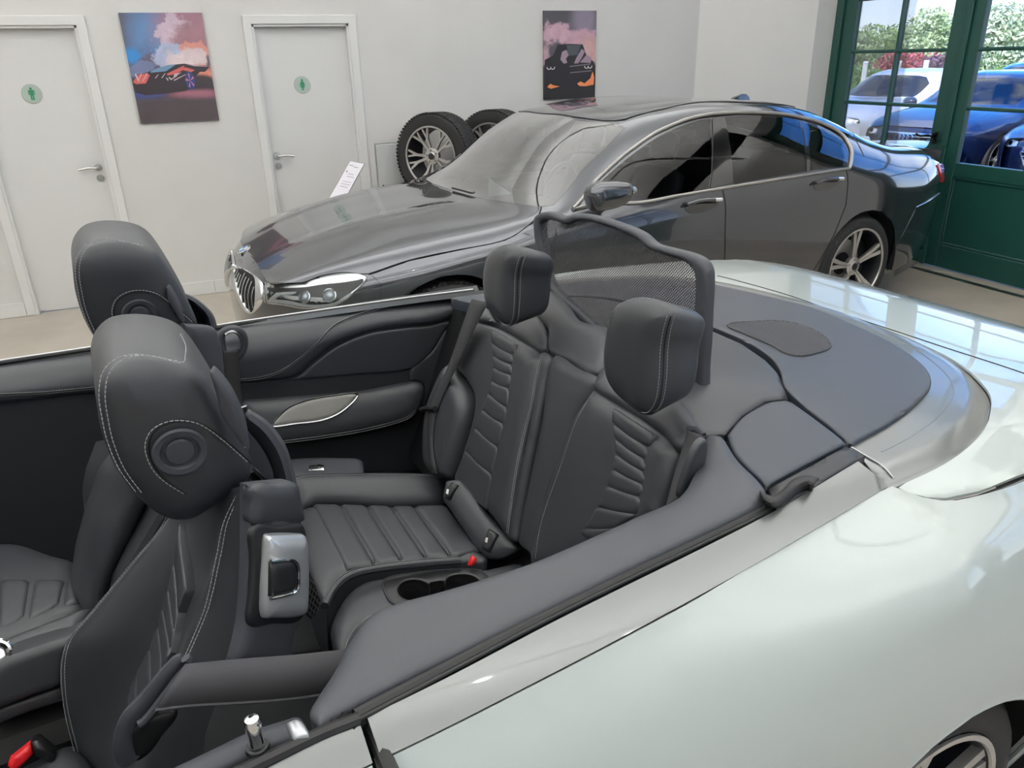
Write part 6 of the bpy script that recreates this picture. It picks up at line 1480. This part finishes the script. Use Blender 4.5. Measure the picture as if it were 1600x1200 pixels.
# wiper
w_p = BODY.p3(ZB([(980, 445), (1020, 455), (1060, 466), (1075, 462)]), lift=.012); tube('wiper', w_p, .006, M['plastic'], sed, 6)

# ================================================================== loose wheels leaning on the back wall, price stand
def loose_wheel(x, label, spin, y=6.40, z=.99, style='y10', lean=.10, yaw=.0):
    t = thing('alloy_wheel', label, 'wheel', (x, y, z), 0, 'alloy wheels with winter tyres by the wall')
    Mx = Matrix.Rotation(yaw, 4, 'Z') @ Matrix.Rotation(-lean, 4, 'X') @ WHEEL_OUT @ Matrix.Rotation(spin, 4, 'Z')
    wheel(t, Mx, R=.335, Rr=.235, W=.235, style=style); return t

# raised lettering on the near rear tyre
M['tyre_letter'] = mat('tyre_lettering', (74, 74, 76), .5)
lt = MB()
for k, chx in enumerate('MICHELIN'):
    cu = bpy.data.curves.new('letter', 'FONT'); cu.body = chx; cu.size = .030; cu.align_x = 'CENTER'
    ob = bpy.data.objects.new('letter', cu); COL.objects.link(ob)
    me = bpy.data.meshes.new_from_object(ob.evaluated_get(bpy.context.evaluated_depsgraph_get()))
    t_ = math.radians(140-k*5.6); rt = np.array([math.sin(t_), 0, -math.cos(t_)]); up_ = np.array([math.cos(t_), 0, math.sin(t_)]); b0 = np.array([3.07, -.9345, .35])+up_*.302
    lt.add([b0+rt*v.co.x+up_*v.co.y for v in me.vertices], [tuple(p.vertices) for p in me.polygons])
    bpy.data.objects.remove(ob); bpy.data.meshes.remove(me); bpy.data.curves.remove(cu)
lo_ = lt.build('tyre_lettering', M['tyre_letter'], rear_tyre, smooth=0, fix=False); lo_['kind'] = 'stuff'
W3 = [ROOM.ax(p, 1, 6.22) for p in ((684, 243), (775, 243), (868, 243))]
loose_wheel(W3[0][0], 'ten-spoke alloy wheel standing by the wall left of the sedan bonnet', .15, y=6.22, z=W3[0][2], yaw=-.86, lean=.04)
loose_wheel(W3[1][0], 'second wheel, its tyre rising behind the sedan windscreen pillar', .5, y=6.22, z=W3[0][2], yaw=-.86, lean=.04)
loose_wheel(W3[2][0]+.1, 'wheel by the back wall, seen through the sedan windscreen', .9, y=6.22, z=W3[0][2], yaw=-.6, lean=.04)
BT_ = W3[0][2]-.352
# a low bench (out of sight behind the sedan) carries the three wheels
t = thing('wheel_bench', 'low grey bench under the leaning wheels, behind the sedan bonnet', 'bench', (2.6, 6.24, 0))
MB().box(-1.2, 1.2, -.24, .26, BT_-.04, BT_, bev=.006).build('bench_top', M['steel'], t)
for sx in (-1.1, 1.1):
    for sy in (-.18, .2): MB().box(sx-.02, sx+.02, sy-.02, sy+.02, 0, BT_-.04).build('leg', M['steel'], t)
# price stand: sloping sheet on a post in front of the right door
ps0 = thing('price_stand', 'white slanted price sheet on a stand behind the sedan bonnet', 'sign', (1.05, 5.80, 0))
A = [ROOM.ax(p, 1, 5.92) for p in ((547, 251), (570, 256))]; B = [ROOM.ax(p, 1, 5.66) for p in ((512, 313), (538, 306))]
o0 = np.array([1.05, 5.80, 0]); q = [np.array(p)-o0 for p in (A[0], A[1], B[1], B[0])]
q[3] = q[3]+(q[3]-q[0])*.05; q[2] = q[1]+(q[3]-q[0])
nn = np.cross(q[1]-q[0], q[3]-q[0]); nn /= np.linalg.norm(nn); nn = nn if nn[1] < 0 else -nn
b = MB(); V = [p for p in q]+[p-nn*.006 for p in q]; b.add(V, [(0, 1, 2, 3), (7, 6, 5, 4), (0, 4, 5, 1), (1, 5, 6, 2), (2, 6, 7, 3), (3, 7, 4, 0)])
pan = b.build('stand_panel', M['plastic'], ps0, smooth=0)
def onsheet(u0, u1, v0, v1, m, nm, par, h=.0012):
    f = lambda u, v: q[0]+(q[1]-q[0])*u+(q[3]-q[0])*v
    V = [f(u, v)+nn*h for u, v in ((u0, v0), (u1, v0), (u1, v1), (u0, v1))]; V += [p-nn*.0008 for p in V]
    return MB().add(V, [(0, 1, 2, 3), (7, 6, 5, 4), (0, 4, 5, 1), (1, 5, 6, 2), (2, 6, 7, 3), (3, 7, 4, 0)]).build(nm, m, par, smooth=0)
sh_ = onsheet(.02, .96, .01, .99, mat('sheet_paper', (232, 229, 235), .6), 'price_sheet', pan, .003)
M['ink'] = mat('grey_ink', (150, 146, 158), .7)
for (u0, u1, v0, v1) in ((.1, .38, .10, .115), (.42, .72, .12, .135), (.12, .22, .24, .28), (.3, .7, .30, .31), (.3, .8, .36, .37), (.25, .8, .48, .488), (.25, .8, .54, .548), (.25, .75, .60, .608), (.6, .7, .78, .80), (.12, .26, .88, .90)):
    onsheet(u0, u1, v0, v1, M['ink'], 'print_line', sh_, .0045)
tube('post', [(.02, .02, .02), (.02, .0, float(q[3][2]-.03))], .012, M['plastic'], ps0, 10)
MB().box(-.16, .16, -.14, .14, 0, .012, bev=.004).build('base', M['plastic'], ps0)
# flat board on the floor behind the sedan's rear wheel
M['board'] = mat('grey_board', (112, 108, 104), .6)
bp_ = [ROOM.ax(p, 2, .012) for p in ((1396, 432), (1402, 397), (1437, 398), (1444, 403), (1425, 414))]
bb = MB(); bb.prism([(p[0], p[1]) for p in bp_], .001, .012); o = bb.build('floor_board', M['board'], smooth=0); tag(o, 'flat grey brown board on the floor behind the sedan rear wheel', 'board')
# ================================================================== outside: car park, grass, posts, trees, parked cars
gm = MB().box(5.86, 26, -14, 30, -.16, -.03); o = structure('ground', gm, mat('asphalt', (104, 108, 114), .85, bump=('noise', 60, .2, .01)))
M['grass_m'] = mat('meadow', (120, 156, 62), .95, vary=((160, 176, 84), 1.2, .3, .7))
gb2 = MB(); gb2.add([(11, 27, -.02), (27, 11, -.02), (90, 10, .2), (90, 90, .4), (10, 90, .2)], [(0, 1, 2, 3, 4)])
o = structure('ground_meadow', gb2, M['grass_m'])
def leafmat(n, c1, c2): return mat(n, c1, .8, vary=(c2, 1.1, .35, .68))
def leaves(name, blobs, n, size, m, parent):
    """leaf blades scattered in the shells of several blobs: (centre, radii)"""
    V = []; F_ = []
    wts = np.array([r[0]*r[1]*r[2] for c, r in blobs])**.67; wts /= wts.sum()
    for i in range(n):
        c, r = blobs[rng.choice(len(blobs), p=wts)]
        d = rng.normal(size=3); d /= np.linalg.norm(d); p = np.array(c)+d*np.array(r)*(rng.random()**.33)
        a = rng.normal(size=3); a /= np.linalg.norm(a); bb = np.cross(a, rng.normal(size=3)); bb /= np.linalg.norm(bb)+1e-9
        s = size*(.6+.8*rng.random()); k = len(V)
        V += [p-a*s, p+bb*s*.5, p+a*s, p-bb*s*.5]; F_.append((k, k+1, k+2, k+3))
    me = bpy.data.meshes.new(name); me.from_pydata([tuple(v) for v in V], [], F_); me.update(); return link(name, me, m, parent)
def polar(px, dist):
    d = ROOM.ray(px, 90); d = d[:2]/np.linalg.norm(d[:2]); return d*dist
def tree(px, dist, h, w, m, label, n=2600, name='tree', group=None, leaf=.11, trunk=True):
    x, y = polar(px, dist); t = thing(name, label, 'tree' if trunk else 'bush', (x, y, 0), 0, group)
    k = int(rng.integers(6, 9)); blobs = []
    for i in range(k):
        a = rng.random()*2*PI; rr = w*.5*rng.random(); z = h*(.28+.5*rng.random()); r = w*(.26+.14*rng.random())
        blobs.append(((rr*math.cos(a), rr*math.sin(a), z), (r, r, r*.8)))
    blobs.append(((0, 0, h*.8), (w*.26, w*.26, h*.2))); blobs.append(((0, 0, h*.25), (w*.46, w*.46, h*.26)))
    leaves('foliage', blobs, n, leaf, m, t)
    mb = MB(); mb.tube(crv3([(0, 0, -.1), (.05, .02, h*.3), (-.03, .05, h*.75)], n=4), np.linspace(.13, .04, 9), 7)
    for i in range(4):
        a = i*1.7; mb.tube([(0.03, .02, h*.3), (w*.3*math.cos(a), w*.3*math.sin(a), h*.6)], [.05, .015], 5)
    mb.build('trunk', M['bark'], t); return t
M['bark'] = mat('bark', (88, 76, 62), .9)
L1 = leafmat('leaf_grey_green', (136, 158, 112), (188, 202, 164)); L2 = leafmat('leaf_green', (118, 150, 82), (164, 188, 118)); L3 = leafmat('leaf_silver', (160, 176, 146), (204, 212, 188)); LR = leafmat('leaf_red', (148, 58, 74), (196, 96, 112)); L4 = leafmat('hedge_green', (74, 116, 58), (118, 156, 84))
tree(1322, 38, 2.75, 2.6, L1, 'grey-green tree at the left end of the row outside')
tree(1358, 46, 3.0, 2.8, L2, 'low green tree second from the left outside')
tree(1402, 54, 3.15, 3.2, L1, 'small tree in the gap of the row outside')
tree(1450, 42, 3.5, 3.0, L1, 'tall rounded tree left of the middle door stile', 3600)
tree(1500, 66, 4.3, 3.6, L2, 'green tree behind the middle door stile')
tree(1552, 37, 3.5, 2.5, L3, 'silvery tree in the right-hand door leaf', 3200)
tree(1608, 50, 4.6, 3.4, L1, 'grey-green tree at the right edge of the view', 3200)
tree(1665, 41, 3.8, 2.8, L2, 'green tree past the right edge of the view')
tree(1425, 35, 1.75, 2.0, LR, 'crimson shrub behind the concrete posts', 1500, 'red_shrub', trunk=False, leaf=.10)
tree(1466, 33, 1.6, 1.2, leafmat('leaf_plum', (98, 70, 92), (128, 104, 120)), 'plum-coloured shrub right of the crimson one', 800, 'plum_shrub', trunk=False, leaf=.10)
tree(1388, 32, .9, 1.3, LR, 'low reddish shrub left of the crimson one', 500, 'red_shrub', trunk=False, leaf=.09)
for i, px in enumerate((1305, 1335, 1365)): tree(px, (30.5, 34.5, 29)[i], 1.2, 1.4, L4, ('dark hedge bush by the left door jamb', 'dark hedge bush behind the first concrete post', 'dark hedge bush left of the red shrubs')[i], 900, 'hedge_bush', 'hedge bushes outside', .10, False)
for i, px in enumerate((1530, 1570, 1612, 1655)): tree(px, (29, 31.5, 27.5, 32)[i], 1.15, 1.2, L4, ('clipped hedge bush right of the door stile', 'clipped hedge bush under the silvery tree', 'clipped hedge bush at the right frame edge', 'clipped hedge bush past the frame edge')[i], 1100, 'hedge_bush', 'hedge bushes outside', .10, False)
M['concrete'] = mat('concrete_post', (206, 208, 208), .8)
for i, (px, dd, hh) in enumerate(((1354, 27.5, 1.42), (1406, 27.5, 1.42), (1449, 27.5, 1.42))):
    x, y = polar(px, dd); pp = thing('fence_post', ('concrete fence post on the grass, left of three', 'concrete fence post by the glazing bar, middle of three', 'concrete fence post before the crimson shrub, right of three')[i], 'post', (x, y, -.05), .7, 'concrete fence posts')
    MB().box(-.07, .07, -.07, .07, 0, hh, bev=.015).build('post_shaft', M['concrete'], pp); MB().prism([(-.07, 0), (.07, 0), (0, .06)], -.07, .07, Matrix.Translation((0, 0, hh)) @ Matrix.Rotation(PI/2, 4, 'X')).build('post_tip', M['concrete'], pp)

def parked(label, name, x, y, a, paint, suv=False, grille='rings', g=None):
    """a parked car: loft body, glazing, lamps, grille, wheels"""
    fr = Frame(x, y, a); t = thing(name, label, 'car', (x, y, -.03), a, g)
    zr = 1.18 if suv else 1.0; zb = 1.12 if suv else 1.0
    def zz(z): return z*zb if z < 1.05 else 1.05*zb+(z-1.05)*(1.12 if suv else .95)
    rows = [[(px*.92, py*.98, zz(pz)) for px, py, pz in r] for r in half]+[[(px*.92, 0, zz(pz)) for px, py, pz in N6]]
    if suv:                                                     # upright tail
        for k in (4, 5, 6):
            yk = {4: -.64, 5: -.36, 6: 0}[k]
            rows[k] = [p for p in rows[k] if p[0] < 2.2]+[(2.6, yk, zz(1.40)+(.02 if k > 4 else 0)), (3.2, yk, zz(1.36)), (3.55, yk*1.02, zz(1.25)), (3.80, yk*1.02, zz(1.02))]
    full = rows+[[(p[0], -p[1], p[2]) for p in r] for r in rows[:-1][::-1]]
    B = Surf(loft(full), fr, (-.78, 3.8), (0, VT), 1)
    mg = lambda gq: [(p[0], VT-p[1]) for p in gq][::-1]
    wn = [(.42, VS*5.98), (.46, VS*5.2), (.56, VS*4.35), (.98, VS*4.18), (1.08, VS*4.5), (.98, VS*5.2), (.92, VS*5.98)]
    wind = np.array(wn[:-1]+[wn[-1]]+mg(wn[1:-1])[::1]) if False else np.array([(.44, VS*5.2), (.55, VS*4.4), (.95, VS*4.2), (1.02, VS*4.5), (.93, VS*5.2), (.90, VS*6), (.93, VT-VS*5.2), (1.02, VT-VS*4.5), (.95, VT-VS*4.2), (.55, VT-VS*4.4), (.44, VT-VS*5.2), (.42, VS*6)])
    s1 = np.array([(.80, VS*3.12), (1.66, VS*3.12), (1.66, VS*3.85), (1.38, VS*3.85), (1.05, VS*3.6)]); s2 = np.array([(1.72, VS*3.12), (2.75 if not suv else 3.2, VS*3.2), (2.55 if not suv else 3.1, VS*3.75), (1.72, VS*3.85)])
    arcs = []
    def arch2(cx): 
        o = []
        for k in range(19):
            th = PI+.3-(PI+.6)*k/18; xx = cx+.37*math.cos(th); vs = np.linspace(0, VS*3, 120); z_ = B.P(np.stack([np.full(120, xx), vs], -1))[:, 2]; o.append((xx, float(vs[np.argmin(abs(z_-(.34+.37*math.sin(th))))])))
        return o
    a1, a2 = arch2(0), arch2(2.82); e = 3.78
    ol = [(-.76, 0), (a1[0][0], 0)]+a1[1:-1]+[(a1[-1][0], 0), (a2[0][0], 0)]+a2[1:-1]+[(a2[-1][0], 0), (e, 0), (e, VT), (a2[-1][0], VT)]+[(p[0], VT-p[1]) for p in a2[1:-1][::-1]]+[(a2[0][0], VT), (a1[-1][0], VT)]+[(p[0], VT-p[1]) for p in a1[1:-1][::-1]]+[(a1[0][0], VT), (-.76, VT)]
    pad('body', B, np.array(ol), paint, t, depth=.01, sp=.09, raw=True, holes=[wind, s1, s2, mirg(s1), mirg(s2)])
    pad('windscreen', B, wind, M['out_glass'], t, lift=-.003, depth=0, sp=.12, raw=True)
    for q in (s1, s2): pad('side_window', B, q, M['out_glass'], t, lift=-.003, depth=0, sp=.12, raw=True); pad('side_window', B, mirg(q), M['out_glass'], t, lift=-.003, depth=0, sp=.12, raw=True)
    zt_ = zz(.76)
    NF = Surf(lambda yy, z: np.stack([(-.905+.30*(np.abs(yy)/.80)**2.6+.10*np.clip((z-.62*zb)/.18, 0, 1.2)**2)*.92-.02, yy, z], -1), fr, (-.8, .8), (.2, .9), -1)
    pad('front_bumper', NF, np.array([(-.78, .2), (.78, .2), (.78, zz(.72)), (.4, zt_), (-.4, zt_), (-.78, zz(.72))]), paint, t, depth=.06, sp=.06, raw=True)
    gz0, gz1 = zz(.38), zz(.70)
    go_ = np.array([(-.36, gz1), (.36, gz1), (.44, gz1-.10), (.30, gz0), (-.30, gz0), (-.44, gz1-.10)])
    gf = pad('grille_frame', NF, go_, M['satin_chrome'], t, lift=.008, depth=.02, sp=.05, raw=True, holes=[go_*np.array([.93, 1])*1.0+np.array([0, 0])*0-np.array([0, (gz0+gz1)/2])*0 if False else np.array([(p[0]*.93, (gz0+gz1)/2+(p[1]-(gz0+gz1)/2)*.90) for p in go_])])
    pad('grille_back', NF, np.array([(p[0]*.93, (gz0+gz1)/2+(p[1]-(gz0+gz1)/2)*.90) for p in go_]), M['dark'], gf, lift=.003, depth=0, sp=.1, raw=True)
    for k in range(6):
        z = gz0+(gz1-gz0)*(k+.7)/6.6; w_ = .30+.11*min(1, (z-gz0)/(gz1-gz0-.1))
        tube('grille_bar', NF.P(np.stack([np.linspace(-w_, w_, 9), np.full(9, z)], -1))+np.array([-.012, 0, 0]), .006, M['satin_chrome'], gf, 5)
    if grille == 'rings':
        for k in range(4):
            yc = (k-1.5)*.062; zc_ = gz1-.060; r = np.linspace(0, 2*PI, 25)[:-1]
            P = NF.P(np.stack([yc+.043*np.cos(r), zc_+.043*np.sin(r)], -1))+np.array([-.022, 0, 0]); tube('emblem_ring', P, .0075, M['chrome'], gf, 6, closed=True)
    else:
        r = np.linspace(0, 2*PI, 25)[:-1]; c0 = NF.P(np.array([(0, (gz0+gz1)/2)]))[0]+np.array([-.02, 0, 0])
        tube('emblem_ring', c0+np.stack([0*r, .085*np.cos(r), .085*np.sin(r)], -1), .008, M['chrome'], gf, 6, closed=True)
        for k in range(3): tube('emblem_arm', [c0, c0+np.array([0, .085*math.sin(k*2*PI/3), .085*math.cos(k*2*PI/3)])], [.010, .003], M['chrome'], gf, 5)
    for s in (-1, 1):
        hq = np.array([(s*.50, zz(.66)), (s*.50, zz(.71)), (s*.66, zz(.73)), (s*.76, zz(.725)), (s*.76, zz(.665)), (s*.62, zz(.64))])
        h_ = pad('headlamp', NF, hq, M['lamp_white'], t, lift=.012, depth=.05, sp=.04, raw=True)
        pad('lamp_eye', NF, np.array([(s*.60+.03*math.cos(k*PI/4), zz(.685)+.025*math.sin(k*PI/4)) for k in range(8)]), M['black_gloss'], h_, lift=.014, depth=0, sp=.03, raw=True)
        MB().box(-.09, .06, -.10, .10, -.06, .07, Matrix.Translation((.72, s*1.0, zz(1.0))), bev=.04).build('door_mirror', paint, t, smooth=60)
        tq = MB().box(-.03, .03, -.14, .14, -.09, .09, Matrix.Translation((3.79, s*.58, zz(.90))), bev=.02).build('tail_lamp', M['tail_red'], t)
        for x in (0, 2.82): wheel(t, Matrix.Translation((x, s*.78, .33)) @ Matrix.Rotation(-s*PI/2 if s > 0 else PI/2, 4, 'X'), R=.34, Rr=.245, W=.23, tread=False, spoke_mat=M['rim_face'])
    skin('tail_panel', [[(3.79+.04*(1-(y/.7)**2), y, z) for y in np.linspace(-.70, .70, 9)] for z in (.25, .6, zz(.9), zz(1.02))], paint, t)
    MB().box(-.4, 3.6, -.72, .72, .2, .42).build('underbody', M['dark'], t, smooth=0)
    MB().box(.9, 3.2, -.62, .62, .42, .98, bev=.08).build('cabin', M['seat_dark'], t, smooth=0)
    return t
M['out_glass'] = glassmat('parked_car_glass', (.25, .32, .36, 1), 1.3, 1.6)
M['lamp_white'] = mat('lamp_clear', (226, 230, 234), .1, coat=1)
def paintm(n, c, metal=.3): return mat(n, c, .3, metal=metal, coat=1, coat_r=.01)
navy = paintm('navy_paint', (15, 27, 58)); navy2 = paintm('deep_navy_paint', (18, 30, 62)); silver = paintm('silver_white_paint', (214, 220, 228), .2); blue = paintm('blue_paint', (24, 70, 158)); grey = paintm('light_grey_paint', (170, 178, 190), .3)
def place(front, a, off=.86):                                   # front centre on the ground -> origin at the front axle
    return front[0]+math.cos(a)*off, front[1]+math.sin(a)*off
x, y = place((9.28, 8.12), .15); parked('dark navy car facing the doors with a four-ring emblem on its grille', 'parked_car', x, y, .15, navy)
x, y = place((10.0, 10.45), .15); parked('silver white car left of the navy one, seen from its front corner', 'parked_car', x, y, .15, silver)
x, y = place((9.25, 5.95), .15); parked('dark saloon with a star emblem behind the lower right pane', 'parked_car', x, y, .15, navy2, grille='star')
parked('bright blue car at the left edge of the glazing, its tail towards the silver car', 'parked_car', 7.05, 12.4, -1.45, blue)
parked('blue car whose roof shows above the navy car', 'parked_car', 16.6, 12.0, .30, blue)
